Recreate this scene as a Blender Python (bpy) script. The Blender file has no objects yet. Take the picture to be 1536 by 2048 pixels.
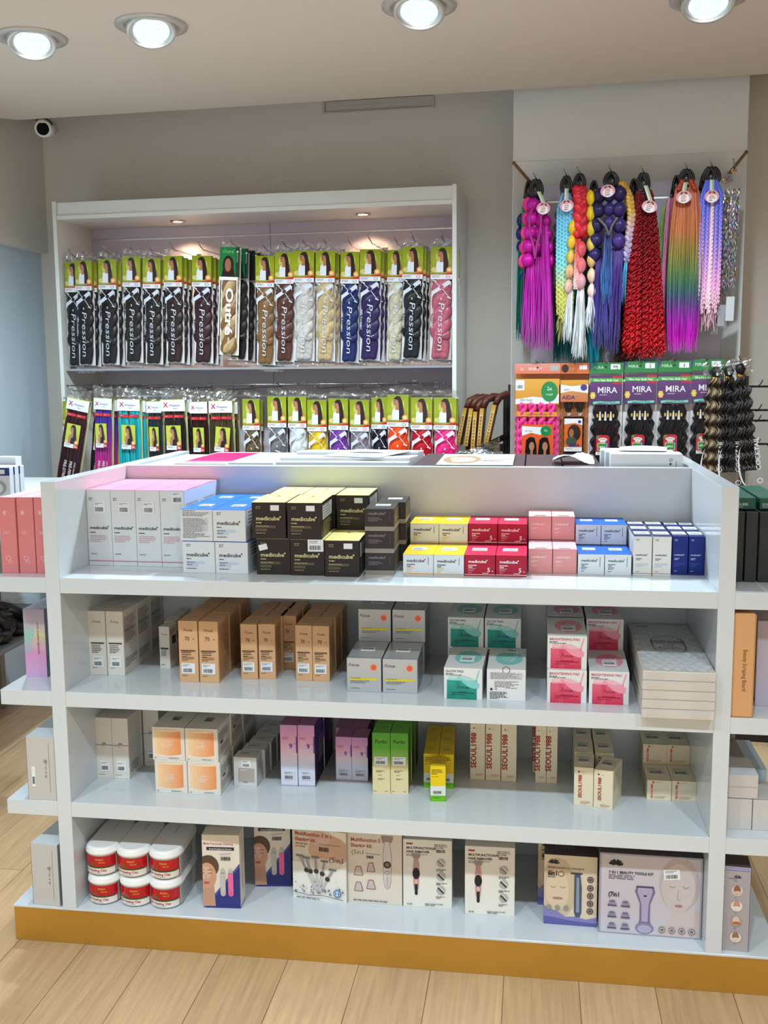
import bpy, bmesh, math, random
from mathutils import Vector, Matrix
R = math.radians
sc = bpy.context.scene
COL = sc.collection
# ------------------------------------------------------------------ camera
cam_d = bpy.data.cameras.new('camera')
cam = bpy.data.objects.new('camera', cam_d); COL.objects.link(cam); sc.camera = cam
yaw, pit, rol = 0.1453, -0.1350, -0.0083
fw = Vector((-math.sin(yaw)*math.cos(pit), math.cos(yaw)*math.cos(pit), math.sin(pit)))
rt = Vector((math.cos(yaw), math.sin(yaw), 0)); up = rt.cross(fw)
r2 = rt*math.cos(rol)+up*math.sin(rol); u2 = up*math.cos(rol)-rt*math.sin(rol)
m = Matrix((r2, u2, -fw)).transposed().to_4x4(); m.translation = (0.3599, -2.2836, 1.4243)
cam.matrix_world = m
cam_d.sensor_width = 36; cam_d.lens = 2052.3/2048*36; cam_d.clip_start = 0.05
# ------------------------------------------------------------------ light and exposure
sc.view_settings.view_transform = 'Standard'; sc.view_settings.look = 'None'
sc.view_settings.exposure = 0.15; sc.view_settings.gamma = 1; sc.view_settings.use_curve_mapping = False
W0 = bpy.data.worlds.new('world'); sc.world = W0; W0.use_nodes = True
W0.node_tree.nodes['Background'].inputs[0].default_value = (1.0, 0.965, 0.93, 1)
W0.node_tree.nodes['Background'].inputs[1].default_value = 1.08
FRONT_W = 96; REAR_W = 84; WARM_W = 4.5
COOL = (0.76, 0.915, 1.0)
sc.cycles.max_bounces = 7; sc.cycles.transparent_max_bounces = 10
sc.cycles.diffuse_bounces = 4; sc.cycles.glossy_bounces = 3
sc.cycles.caustics_reflective = False; sc.cycles.caustics_refractive = False
# ------------------------------------------------------------------ helpers
def S(r, g=None, b=None):
    if g is None: r, g, b = (r >> 16) & 255, (r >> 8) & 255, r & 255
    f = lambda c: (c/255/12.92) if c <= 10 else ((c/255+0.055)/1.055)**2.4
    return (f(r), f(g), f(b))
def mixc(a, b, t): return tuple(a[i]*(1-t)+b[i]*t for i in range(3))
def jit(c, rnd, k=0.15):
    q = 1+rnd.uniform(-k, k); return tuple(min(1, x*q) for x in c)
WHITE = S(236, 238, 238); BLACK = S(22, 20, 22); GREY = S(120, 122, 126)
class MB:
    """Collects faces with a colour per corner; build() links them as one mesh object."""
    def __init__(s): s.v = []; s.f = []; s.c = []; s.m = []; s.sm = []
    def face(s, pts, col, m=0, sm=False):
        i = len(s.v); s.v += [tuple(p) for p in pts]; s.f.append(tuple(range(i, i+len(pts)))); s.c.append(col); s.m.append(m); s.sm.append(sm)
    def box(s, x0, y0, z0, x1, y1, z1, col, b=0.0, m=0, top=None):
        cx, cy, cz = (x0+x1)/2, (y0+y1)/2, (z0+z1)/2; hx, hy, hz = (x1-x0)/2, (y1-y0)/2, (z1-z0)/2
        b = min(b, hx*.45, hy*.45, hz*.45)
        V = {}
        for sx in (-1, 1):
            for sy in (-1, 1):
                for sz in (-1, 1):
                    V[sx, sy, sz] = ((cx+sx*hx, cy+sy*(hy-b), cz+sz*(hz-b)), (cx+sx*(hx-b), cy+sy*hy, cz+sz*(hz-b)), (cx+sx*(hx-b), cy+sy*(hy-b), cz+sz*hz))
        fs = []; o = (-1, 1)
        for q in o:
            fs.append([V[q, a, c][0] for a, c in ((-1, -1), (1, -1), (1, 1), (-1, 1))])
            fs.append([V[a, q, c][1] for a, c in ((-1, -1), (1, -1), (1, 1), (-1, 1))])
            fs.append([V[a, c, q][2] for a, c in ((-1, -1), (1, -1), (1, 1), (-1, 1))])
        if b > 0:
            for a in o:
                for c in o:
                    fs.append([V[a, c, -1][0], V[a, c, 1][0], V[a, c, 1][1], V[a, c, -1][1]])
                    fs.append([V[a, -1, c][0], V[a, 1, c][0], V[a, 1, c][2], V[a, -1, c][2]])
                    fs.append([V[-1, a, c][1], V[1, a, c][1], V[1, a, c][2], V[-1, a, c][2]])
                    for e in o: fs.append(list(V[a, c, e]))
        ce = Vector((cx, cy, cz))
        for F in fs:
            P = [Vector(p) for p in F]; n = (P[1]-P[0]).cross(P[2]-P[0]); mid = sum(P, Vector())/len(P)
            if n.dot(mid-ce) < 0: P.reverse()
            s.face(P, top if (top is not None and abs(n.normalized().z) > .9 and mid.z > cz) else col, m)
        return s
    def tube(s, pts, rad, n=6, col=(1, 1, 1), m=0, cap=True, flat=1.0, side=None):
        """rad: number or list; col: colour, or f(i, k) per ring and side"""
        P = [Vector(p) for p in pts]; L = len(P); base = len(s.v)
        ref = Vector((0, 1, 0.01))
        for i, p in enumerate(P):
            t = (P[min(i+1, L-1)]-P[max(i-1, 0)])
            t = t.normalized() if t.length > 1e-9 else Vector((0, 0, 1))
            rf = ref if abs(t.dot(ref.normalized())) < .95 else Vector((1, 0, 0))
            a = t.cross(rf).normalized(); b = t.cross(a).normalized()
            r = rad[i] if isinstance(rad, (list, tuple)) else rad
            for k in range(n):
                th = 2*math.pi*k/n
                s.v.append(tuple(p+a*(r*math.cos(th))+b*(r*math.sin(th)*flat)))
        cf = col if callable(col) else (lambda i, k: col)
        for i in range(L-1):
            for k in range(n):
                k2 = (k+1) % n
                s.f.append((base+i*n+k, base+i*n+k2, base+(i+1)*n+k2, base+(i+1)*n+k))
                s.c.append([cf(i, k), cf(i, k2), cf(i+1, k2), cf(i+1, k)] if callable(col) else col); s.m.append(m); s.sm.append(True)
        if cap:
            s.f.append(tuple(base+k for k in range(n-1, -1, -1))); s.c.append(cf(0, 0)); s.m.append(m); s.sm.append(False)
            s.f.append(tuple(base+(L-1)*n+k for k in range(n))); s.c.append(cf(L-1, 0)); s.m.append(m); s.sm.append(False)
        return s
    def lathe(s, prof, n=32, col=(1, 1, 1), c=(0, 0, 0), m=0, sx=1, sy=1, sm=True):
        base = len(s.v); L = len(prof)
        for r, z in prof:
            for k in range(n):
                th = 2*math.pi*k/n; s.v.append((c[0]+r*math.cos(th)*sx, c[1]+r*math.sin(th)*sy, c[2]+z))
        for i in range(L-1):
            for k in range(n):
                k2 = (k+1) % n
                s.f.append((base+i*n+k, base+i*n+k2, base+(i+1)*n+k2, base+(i+1)*n+k)); s.c.append(col); s.m.append(m); s.sm.append(sm)
        return s
    def grid(s, fn, nu, nv, col, m=0, sm=True):
        base = len(s.v)
        for j in range(nv+1):
            for i in range(nu+1): s.v.append(tuple(fn(i/nu, j/nv)))
        for j in range(nv):
            for i in range(nu):
                a = base+j*(nu+1)+i; s.f.append((a, a+1, a+nu+2, a+nu+1))
                s.c.append([col(i/nu, j/nv), col((i+1)/nu, j/nv), col((i+1)/nu, (j+1)/nv), col(i/nu, (j+1)/nv)] if callable(col) else col); s.m.append(m); s.sm.append(sm)
        return s
    def mesh(s, name, mats):
        me = bpy.data.meshes.new(name); me.from_pydata(s.v, [], s.f)
        if not isinstance(mats, (list, tuple)): mats = [mats]
        for q in mats: me.materials.append(q)
        me.polygons.foreach_set('material_index', s.m); me.polygons.foreach_set('use_smooth', s.sm)
        at = me.color_attributes.new('Col', 'FLOAT_COLOR', 'CORNER'); buf = []
        for f, c in zip(s.f, s.c):
            if isinstance(c, list):
                for q in c: buf += [q[0], q[1], q[2], 1.0]
            else: buf += [c[0], c[1], c[2], 1.0]*len(f)
        at.data.foreach_set('color', buf); me.update(); return me
    def build(s, name, mats, parent=None, **k):
        o = bpy.data.objects.new(name, s.mesh(name, mats)); COL.objects.link(o)
        if parent: o.parent = parent
        for a, b in k.items(): o[a] = b
        return o
def thing(name, label, cat, loc=(0, 0, 0), rz=0, group=None, scale=None):
    o = bpy.data.objects.new(name, None); COL.objects.link(o); o.empty_display_size = .05
    o.location = loc; o.rotation_euler = (0, 0, rz); o['label'] = label; o['category'] = cat
    if group: o['group'] = group
    if scale: o.scale = scale
    return o
def tag(o, label, cat, group=None):
    o['label'] = label; o['category'] = cat
    if group: o['group'] = group
    return o
def struct(name, mb, mat):
    o = mb.build(name, mat); o['kind'] = 'structure'; return o
def place(parts, name, cat, loc, rz, label, group=None, scale=None, rot=None):
    """one thing: an Empty with one object per part mesh; parts: (name, mesh, label or None[, sub-parts])"""
    t = thing(name, label, cat, loc, rz, group, scale)
    if rot: t.rotation_euler = rot
    for p in parts:
        o = bpy.data.objects.new(p[0], p[1]); COL.objects.link(o); o.parent = t
        if len(p) > 2 and p[2]: o['label'] = p[2]
        for q in (p[3] if len(p) > 3 else ()):
            o2 = bpy.data.objects.new(q[0], q[1]); COL.objects.link(o2); o2.parent = o
    return t
# ------------------------------------------------------------------ materials
def mat(name, rough=.5, metal=0.0, spec=.5, color=None, coat=0.0, bump=0.0, bscale=200, bstretch=(1, 1, 1), mott=0.0):
    M = bpy.data.materials.new(name); M.use_nodes = True; nt = M.node_tree; B = nt.nodes['Principled BSDF']
    B.inputs['Roughness'].default_value = rough; B.inputs['Metallic'].default_value = metal
    B.inputs['Specular IOR Level'].default_value = spec; B.inputs['Coat Weight'].default_value = coat; B.inputs['Coat Roughness'].default_value = .08
    if color is None:
        a = nt.nodes.new('ShaderNodeVertexColor'); a.layer_name = 'Col'; src = a.outputs['Color']
    else:
        a = nt.nodes.new('ShaderNodeRGB'); a.outputs[0].default_value = (*color, 1); src = a.outputs[0]
    tc = nt.nodes.new('ShaderNodeTexCoord')
    if mott > 0:
        n = nt.nodes.new('ShaderNodeTexNoise'); n.inputs['Scale'].default_value = 9; n.inputs['Detail'].default_value = 4
        nt.links.new(tc.outputs['Object'], n.inputs['Vector'])
        mr = nt.nodes.new('ShaderNodeMapRange'); mr.inputs['To Min'].default_value = 1-mott; mr.inputs['To Max'].default_value = 1
        nt.links.new(n.outputs['Fac'], mr.inputs['Value'])
        mx = nt.nodes.new('ShaderNodeMix'); mx.data_type = 'RGBA'; mx.blend_type = 'MULTIPLY'; mx.inputs[0].default_value = 1
        nt.links.new(src, mx.inputs[6]); nt.links.new(mr.outputs[0], mx.inputs[7]); src = mx.outputs[2]
    nt.links.new(src, B.inputs['Base Color'])
    if bump > 0:
        mp = nt.nodes.new('ShaderNodeMapping'); mp.inputs['Scale'].default_value = bstretch
        n = nt.nodes.new('ShaderNodeTexNoise'); n.inputs['Scale'].default_value = bscale; n.inputs['Detail'].default_value = 3
        bp = nt.nodes.new('ShaderNodeBump'); bp.inputs['Strength'].default_value = bump; bp.inputs['Distance'].default_value = .002
        nt.links.new(tc.outputs['Object'], mp.inputs[0]); nt.links.new(mp.outputs[0], n.inputs['Vector'])
        nt.links.new(n.outputs['Fac'], bp.inputs['Height']); nt.links.new(bp.outputs[0], B.inputs['Normal'])
    return M
CARD = mat('printed_card', .45, spec=.35, mott=.03)
GLOSSCARD = mat('glossy_card', .16, spec=.5, mott=.03)
PAPER = mat('paper', .7, mott=.03)
LAM = mat('white_laminate', .13, color=S(210, 217, 222), spec=.5, mott=.02)
LAMF = mat('fixture_laminate', .3, color=S(222, 224, 220), mott=.03)
SLAT = mat('slatwall_panel', .35, color=S(196, 192, 208), mott=.04)
PLAST = mat('moulded_plastic', .3, spec=.5)
HAIR = mat('synthetic_hair', .34, spec=.28, bump=.3, bscale=260, bstretch=(1, 1, .04))
HAIRC = mat('curled_hair', .38, spec=.5)
METAL = mat('chrome_wire', .22, metal=1)
BLKM = mat('black_metal', .4)
STK = mat('sticker_paper', .5)
def film_mat(name, amount, rough, tint=(1, 1, 1), fres=.11):
    M = bpy.data.materials.new(name); M.use_nodes = True; nt = M.node_tree; nt.nodes.clear()
    out = nt.nodes.new('ShaderNodeOutputMaterial'); mx = nt.nodes.new('ShaderNodeMixShader')
    tr = nt.nodes.new('ShaderNodeBsdfTransparent'); gl = nt.nodes.new('ShaderNodeBsdfGlossy'); gl.inputs['Roughness'].default_value = rough
    tr.inputs[0].default_value = (*tint, 1)
    lw = nt.nodes.new('ShaderNodeLayerWeight'); lw.inputs['Blend'].default_value = .35
    ma = nt.nodes.new('ShaderNodeMath'); ma.operation = 'MULTIPLY_ADD'; ma.inputs[1].default_value = fres; ma.inputs[2].default_value = amount
    n = nt.nodes.new('ShaderNodeTexNoise'); n.inputs['Scale'].default_value = 55; n.inputs['Detail'].default_value = 2; n.inputs['Distortion'].default_value = 1.2
    tc = nt.nodes.new('ShaderNodeTexCoord'); bp = nt.nodes.new('ShaderNodeBump'); bp.inputs['Strength'].default_value = .8; bp.inputs['Distance'].default_value = .006
    nt.links.new(tc.outputs['Object'], n.inputs['Vector']); nt.links.new(n.outputs['Fac'], bp.inputs['Height'])
    nt.links.new(bp.outputs[0], gl.inputs['Normal']); nt.links.new(lw.outputs['Fresnel'], ma.inputs[0]); nt.links.new(ma.outputs[0], mx.inputs[0])
    nt.links.new(tr.outputs[0], mx.inputs[1]); nt.links.new(gl.outputs[0], mx.inputs[2]); nt.links.new(mx.outputs[0], out.inputs[0])
    return M
FILM = film_mat('clear_film', .008, .07); FLAP = film_mat('crinkled_film', .22, .12, fres=.5)
def emis(name, col, st):
    M = bpy.data.materials.new(name); M.use_nodes = True; nt = M.node_tree; nt.nodes.clear()
    out = nt.nodes.new('ShaderNodeOutputMaterial'); e = nt.nodes.new('ShaderNodeEmission'); e.inputs[1].default_value = st
    v = nt.nodes.new('ShaderNodeTexVoronoi'); v.inputs['Scale'].default_value = 260
    tc = nt.nodes.new('ShaderNodeTexCoord'); nt.links.new(tc.outputs['Object'], v.inputs['Vector'])
    cr = nt.nodes.new('ShaderNodeValToRGB'); cr.color_ramp.elements[0].color = (*col, 1); cr.color_ramp.elements[1].color = (*[c*.45 for c in col], 1)
    nt.links.new(v.outputs['Distance'], cr.inputs[0]); nt.links.new(cr.outputs[0], e.inputs[0]); nt.links.new(e.outputs[0], out.inputs[0]); return M
LENS = emis('lamp_lens', (.72, .94, 1), 1.7); WLENS = emis('warm_lens', (1, .82, .6), 5)
def wood_floor():
    M = bpy.data.materials.new('oak_plank_floor'); M.use_nodes = True; nt = M.node_tree; B = nt.nodes['Principled BSDF']; L = nt.links.new
    tc = nt.nodes.new('ShaderNodeTexCoord'); mp = nt.nodes.new('ShaderNodeMapping'); mp.inputs['Rotation'].default_value = (0, 0, R(90)); mp.inputs['Location'].default_value = (.35, .046, 0)
    L(tc.outputs['Object'], mp.inputs[0])
    br = nt.nodes.new('ShaderNodeTexBrick'); br.offset = .37; br.inputs['Scale'].default_value = 1; br.inputs['Brick Width'].default_value = 1.3; br.inputs['Row Height'].default_value = .175
    br.inputs['Mortar Size'].default_value = .0011; br.inputs['Mortar Smooth'].default_value = .3; br.inputs['Bias'].default_value = 0
    br.inputs['Color1'].default_value = (*S(216, 180, 138), 1); br.inputs['Color2'].default_value = (*S(200, 164, 122), 1); br.inputs['Mortar'].default_value = (*S(120, 96, 66), 1)
    L(mp.outputs[0], br.inputs[0])
    m2 = nt.nodes.new('ShaderNodeMapping'); m2.inputs['Scale'].default_value = (1.4, 26, 1); L(mp.outputs[0], m2.inputs[0])
    n = nt.nodes.new('ShaderNodeTexNoise'); n.inputs['Scale'].default_value = 3; n.inputs['Detail'].default_value = 7; n.inputs['Distortion'].default_value = .6; L(m2.outputs[0], n.inputs[0])
    mr = nt.nodes.new('ShaderNodeMapRange'); mr.inputs['From Min'].default_value = .3; mr.inputs['From Max'].default_value = .7; mr.inputs['To Min'].default_value = .8; mr.inputs['To Max'].default_value = 1.06; L(n.outputs[0], mr.inputs[0])
    n2 = nt.nodes.new('ShaderNodeTexNoise'); n2.inputs['Scale'].default_value = 2.2; n2.inputs['Detail'].default_value = 3; L(mp.outputs[0], n2.inputs[0])
    mr2 = nt.nodes.new('ShaderNodeMapRange'); mr2.inputs['From Min'].default_value = .35; mr2.inputs['From Max'].default_value = .65; mr2.inputs['To Min'].default_value = .88; mr2.inputs['To Max'].default_value = 1.03; L(n2.outputs[0], mr2.inputs[0])
    mu = nt.nodes.new('ShaderNodeMath'); mu.operation = 'MULTIPLY'; L(mr.outputs[0], mu.inputs[0]); L(mr2.outputs[0], mu.inputs[1])
    mx = nt.nodes.new('ShaderNodeMix'); mx.data_type = 'RGBA'; mx.blend_type = 'MULTIPLY'; mx.inputs[0].default_value = 1; L(br.outputs[0], mx.inputs[6]); L(mu.outputs[0], mx.inputs[7])
    L(mx.outputs[2], B.inputs['Base Color']); B.inputs['Roughness'].default_value = .42; return M
def gold_mat():
    M = mat('brushed_gold', .42, metal=.75, color=S(208, 160, 72), mott=.08, bump=.15, bscale=30, bstretch=(1, 1, 20)); return M
WALLM = mat('wall_paint', .75, color=S(222, 217, 208), mott=.03); WALLB = mat('wall_paint_cool_lit', .6, color=S(204, 220, 232), mott=.03)  # WALLB carries the cool light on the lower left wall in its colour
CEILM = mat('ceiling_paint', .8, color=S(218, 208, 195), mott=.02)
# ------------------------------------------------------------------ printing on faces
_tc = {}
def text_geo(body, bold):
    key = (body, bold)
    if key in _tc: return _tc[key]
    cu = bpy.data.curves.new('t', 'FONT'); cu.body = body; cu.size = 1; cu.offset = bold; cu.resolution_u = 2
    o = bpy.data.objects.new('t', cu); COL.objects.link(o); bpy.context.view_layer.update()
    me = bpy.data.meshes.new_from_object(o.evaluated_get(bpy.context.evaluated_depsgraph_get()))
    vs = [(v.co.x, v.co.y) for v in me.vertices]; fs = [tuple(p.vertices) for p in me.polygons]
    xs = [v[0] for v in vs] or [0, 1]; w = max(xs)
    bpy.data.objects.remove(o); bpy.data.curves.remove(cu); bpy.data.meshes.remove(me)
    _tc[key] = (vs, fs, w); return _tc[key]
class CV:
    """a printed face: o = lower left corner, u/v = unit axes, w/h = size; coordinates are fractions of the face"""
    def __init__(s, mb, o, u, v, w, h, e0=.0002, seed=1, m=0):
        s.mb = mb; s.o = Vector(o); s.u = Vector(u); s.v = Vector(v); s.n = s.u.cross(s.v); s.w = w; s.h = h; s.e0 = e0; s.k = 0; s.rnd = random.Random(seed); s.m = m
    def P(s, a, b, d): return s.o+s.u*a+s.v*b+s.n*d
    def up(s): s.k += 1; return s.e0+s.k*.00009
    def poly(s, pts, col):
        d = s.up(); pts = list(pts)
        if not isinstance(col, list):      # keep the print inside its face
            for ax, lim, sg in ((0, 0, 1), (0, 1, -1), (1, 0, 1), (1, 1, -1)):
                out = []
                for p, q in zip(pts, pts[1:]+pts[:1]):
                    ip, iq = sg*(p[ax]-lim) >= -1e-9, sg*(q[ax]-lim) >= -1e-9
                    if ip: out.append(p)
                    if ip != iq: t = (lim-p[ax])/(q[ax]-p[ax]); out.append((p[0]+(q[0]-p[0])*t, p[1]+(q[1]-p[1])*t))
                pts = out
                if len(pts) < 3: return
        s.mb.face([s.P(a*s.w, b*s.h, d) for a, b in pts], col, s.m)
    def rect(s, a0, b0, a1, b1, col): s.poly([(a0, b0), (a1, b0), (a1, b1), (a0, b1)], col)
    def grad(s, b0, b1, c0, c1, a0=0, a1=1):
        s.poly([(a0, b0), (a1, b0), (a1, b1), (a0, b1)], [c0, c0, c1, c1])
    def ell(s, a, b, ra, rb=None, col=WHITE, n=20, rot=0):
        rb = ra*s.w/s.h if rb is None else rb; pts = []
        for k in range(n):
            t = 2*math.pi*k/n; x = ra*s.w*math.cos(t); y = rb*s.h*math.sin(t)
            pts.append((a+(x*math.cos(rot)-y*math.sin(rot))/s.w, b+(x*math.sin(rot)+y*math.cos(rot))/s.h))
        s.poly(pts, col)
    def ring(s, a, b, ra, rb, th, col, n=28):
        d = s.up()
        for k in range(n):
            q = []
            for t, r in ((k, 1), (k+1, 1), (k+1, 1-th), (k, 1-th)):
                t = 2*math.pi*t/n; q.append(s.P((a+ra*r*math.cos(t))*s.w, (b+rb*r*math.sin(t))*s.h, d))
            s.mb.face(q, col, s.m)
    def line(s, pts, th, col):
        d = s.up()
        for (a, b), (c, e) in zip(pts, pts[1:]):
            p, q = Vector((a*s.w, b*s.h)), Vector((c*s.w, e*s.h)); t = (q-p); t = t.normalized() if t.length > 0 else t
            n = Vector((-t.y, t.x))*th*s.w/2
            s.mb.face([s.P(x.x, x.y, d) for x in (p-n, q-n, q+n, p+n)], col, s.m)
    def text(s, body, a, b, size, col, al='l', rot=0, xs=1, shear=0, bold=.008):
        """size: letter size as a fraction of the face width (metres if negative)"""
        vs, fs, w = text_geo(body, bold); z = size*s.w if size > 0 else -size; d = s.up()
        off = {'l': 0, 'c': -w/2, 'r': -w}[al]; cr, sr = math.cos(R(rot)), math.sin(R(rot)); out = []
        for x, y in vs:
            x, y = ((x+off)*xs+y*shear)*z, y*z
            out.append(s.P(a*s.w+x*cr-y*sr, b*s.h+x*sr+y*cr, d))
        i = len(s.mb.v); s.mb.v += [tuple(p) for p in out]
        for f in fs: s.mb.f.append(tuple(i+k for k in f)); s.mb.c.append(col); s.mb.m.append(s.m); s.mb.sm.append(False)
    def micro(s, a, b, w, lines, lh, col, dens=1.0):
        """rows of tiny print too small to read, as short dashes; a,b = top left; lh = line height as a fraction of the width"""
        d = s.up(); lhf = lh*s.w/s.h
        for i in range(lines):
            x = a; y = b-i*lhf; end = a+w*(s.rnd.uniform(.72, 1) if i < lines-1 else s.rnd.uniform(.4, .8))
            while x < end:
                q = min(end, x+s.rnd.uniform(.03, .1)*dens); s.mb.face([s.P(x*s.w, y*s.h, d), s.P(q*s.w, y*s.h, d), s.P(q*s.w, (y+lhf*.5)*s.h, d), s.P(x*s.w, (y+lhf*.5)*s.h, d)], col, s.m)
                x = q+.014
    def bars(s, a0, b0, a1, b1, col=None):
        col = col or S(30, 30, 34); d = s.up(); x = a0
        while x < a1:
            q = x+(a1-a0)*s.rnd.uniform(.02, .07); s.mb.face([s.P(x*s.w, b0*s.h, d), s.P(min(q, a1)*s.w, b0*s.h, d), s.P(min(q, a1)*s.w, b1*s.h, d), s.P(x*s.w, b1*s.h, d)], col, s.m); x = q+(a1-a0)*s.rnd.uniform(.02, .05)
DK = S(52, 50, 54)
def sticker(a, b, w, h, base=S(232, 236, 240), rot=0, code=True, face='front', dims=None):
    """returns a mesh of a small price sticker; a, b = lower left in metres on the given face of a carton of dims w,d,h"""
    W, D, H = dims; mb = MB()
    if face == 'front': o, u, v = (-W/2+a, -D/2, b), (1, 0, 0), (0, 0, 1)
    else: o, u, v = (-W/2+a, -D/2+b, H), (1, 0, 0), (0, 1, 0)
    u = Vector(u); v = Vector(v); n = u.cross(v)
    u2_ = u*math.cos(R(rot))+v*math.sin(R(rot)); v2_ = v*math.cos(R(rot))-u*math.sin(R(rot))
    o = Vector(o)+n*.0017*0
    e = .0016
    mb.face([o+n*e, o+u2_*w+n*e, o+u2_*w+v2_*h+n*e, o+v2_*h+n*e], base)
    for q in (0, 1):
        pass
    for p, r in ((o, o+u2_*w), (o+u2_*w, o+u2_*w+v2_*h), (o+u2_*w+v2_*h, o+v2_*h), (o+v2_*h, o)): mb.face([p, r, r+n*e, p+n*e], base)
    c = CV(mb, o+n*(e-.0001), u2_, v2_, w, h, seed=int(a*1e4)+int(w*1e4))
    if code:
        if h > .35*w: c.micro(.1, .82, .75, 2, .09, GREY); c.bars(.12, .14, .82, .5)
        else: c.bars(.25, .3, .75, .62)
    return mb.mesh('price_sticker', STK)
def carton(W, D, H, col, front=None, side=None, top=None, lid=None, stick=(), mt=None, b=.0008, lidlabel=None, back=None, seed=3, lidh=.0012):
    """parts of a printed carton; front/side/top draw on their faces; lid = colour of the closing flap"""
    mb = MB(); mb.box(-W/2, -D/2, 0, W/2, D/2, H-(lidh if lid else 0), col, b)
    if front: front(CV(mb, (-W/2, -D/2, 0), (1, 0, 0), (0, 0, 1), W, H, seed=seed))
    if side:
        side(CV(mb, (W/2, -D/2, 0), (0, 1, 0), (0, 0, 1), D, H, seed=seed+1)); side(CV(mb, (-W/2, D/2, 0), (0, -1, 0), (0, 0, 1), D, H, seed=seed+2))
    if top and not lid: top(CV(mb, (-W/2, -D/2, H), (1, 0, 0), (0, 1, 0), W, D, seed=seed))
    if not lid and not top:
        c = CV(mb, (-W/2, -D/2, H), (1, 0, 0), (0, 1, 0), W, D); c.rect(.02, .045, .98, .055, tuple(x*.55 for x in col))
    parts = [('carton', mb.mesh('carton', mt or CARD), None)]
    if lid:
        l = MB(); nn = 6
        l.grid(lambda i, j: Vector((-W/2+W*i, -D/2+D*j, H-lidh+.0003+.0009*math.sin(math.pi*j))), 2, nn, lid)
        l.box(-W/2, -D/2, H-lidh, W/2, D/2, H-lidh+.0003, lid)
        if top: top(CV(l, (-W/2, -D/2, H-lidh+.002), (1, 0, 0), (0, 1, 0), W, D, seed=seed))
        parts.append(('top_flap', l.mesh('top_flap', mt or CARD), lidlabel))
    for sdef in stick: parts.append(('price_sticker', sticker(*sdef[:4], dims=(W, D, H), **(sdef[4] if len(sdef) > 4 else {})), None))
    return parts
ORD = ['first', 'second', 'third', 'fourth', 'fifth', 'sixth', 'seventh', 'eighth', 'ninth', 'tenth']
def put(kind, name, x, y, z, W, D, rz, label, group=None, cat='box'):
    """x,y = front left lower corner in the room, rz in degrees"""
    a = R(rz); cx = x+W/2*math.cos(a)-D/2*math.sin(a); cy = y+W/2*math.sin(a)+D/2*math.cos(a)
    return place(kind, name, cat, (cx, cy, z), a, label, group)
# ------------------------------------------------------------------ the room
WA = R(-3)
def Wp(u, v, z): return (u*math.cos(WA)-v*math.sin(WA), 2.0+u*math.sin(WA)+v*math.cos(WA), z)
def wobj(o): o.location = (0, 2.0, 0); o.rotation_euler = (0, 0, WA); return o     # local x,y of o are then u,v along the back wall
mb = MB(); mb.face([(-3.2, -5.2, 0), (3.6, -5.2, 0), (3.6, 2.9, 0), (-3.2, 2.9, 0)], WHITE); struct('floor', mb, wood_floor())
mb = MB(); mb.box(-3.2, .35, 0, 3.6, .5, 2.85, WHITE); wobj(struct('wall_back', mb, WALLM))
mb = MB(); mb.box(-2.14, -5.2, 0, -1.98, 2.6, 2.0, WHITE); struct('wall_left', mb, WALLB)
mb = MB(); mb.box(-2.14, -5.2, 2.0, -1.94, 2.6, 2.85, WHITE); struct('wall_left_upper', mb, WALLM)
mb = MB(); mb.box(3.2, -5.2, 0, 3.3, 2.6, 2.85, WHITE); struct('wall_right', mb, WALLM)
mb = MB(); mb.box(-3.2, -5.2, 2.8, 3.6, 2.9, 2.85, WHITE); struct('ceiling_upper', mb, CEILM)
def prism(mb, poly, z0, z1, col=WHITE):
    mb.face([(x, y, z0) for x, y in reversed(poly)], col); mb.face([(x, y, z1) for x, y in poly], col)
    for (a, b), (c, d) in zip(poly, poly[1:]+poly[:1]): mb.face([(a, b, z0), (c, d, z0), (c, d, z1), (a, b, z1)], col)
mb = MB(); prism(mb, [(-2.0, -5.0), (3.2, -5.0), (3.2, 1.726), (-1.82, 1.99), (-2.0, 1.86)], 2.5, 2.75); struct('ceiling', mb, CEILM)
# the column with its recessed slatwall, its front flush with the wall bay
mb = MB(); mb.box(.265, .06, 0, 1.157, .36, 2.75, WHITE)
for x0, x1 in ((.265, .267), (1.155, 1.157)): mb.box(x0, 0, 0, x1, .06, 2.75, WHITE)
mb.box(.265, 0, 2.251, 1.157, .06, 2.75, WHITE); mb.box(.265, 0, 0, 1.157, .06, .8, WHITE)
wobj(struct('wall_column', mb, mat('column_paint', .6, color=S(222, 223, 220), mott=.03)))
# ceiling vent on the back wall
t = thing('air_vent', 'white rectangular air vent high on the back wall under the ceiling edge', 'vent', Wp(-.35, .35, 2.585), WA)
mb = MB(); w, h = .245, .022
for a in (-h, h): mb.box(-w, -.012, a-.005+.005, w, 0, a+.005, WHITE, .001)
for a in (-w, w): mb.box(a-.005, -.012, -h, a+.005, 0, h+.005, WHITE, .001)
mb.build('frame', mat('vent_paint', .5, color=S(200, 196, 186)), t)
mb = MB()
mb.box(-w+.006, -.004, -h+.004, w-.006, 0, h, WHITE)
for k in range(2): mb.box(-w+.006, -.006, -h+.014+k*.013, w-.006, 0, -h+.0155+k*.013, WHITE)
mb.build('louvre', mat('vent_slat', .5, color=S(206, 202, 192)), t)
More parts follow.
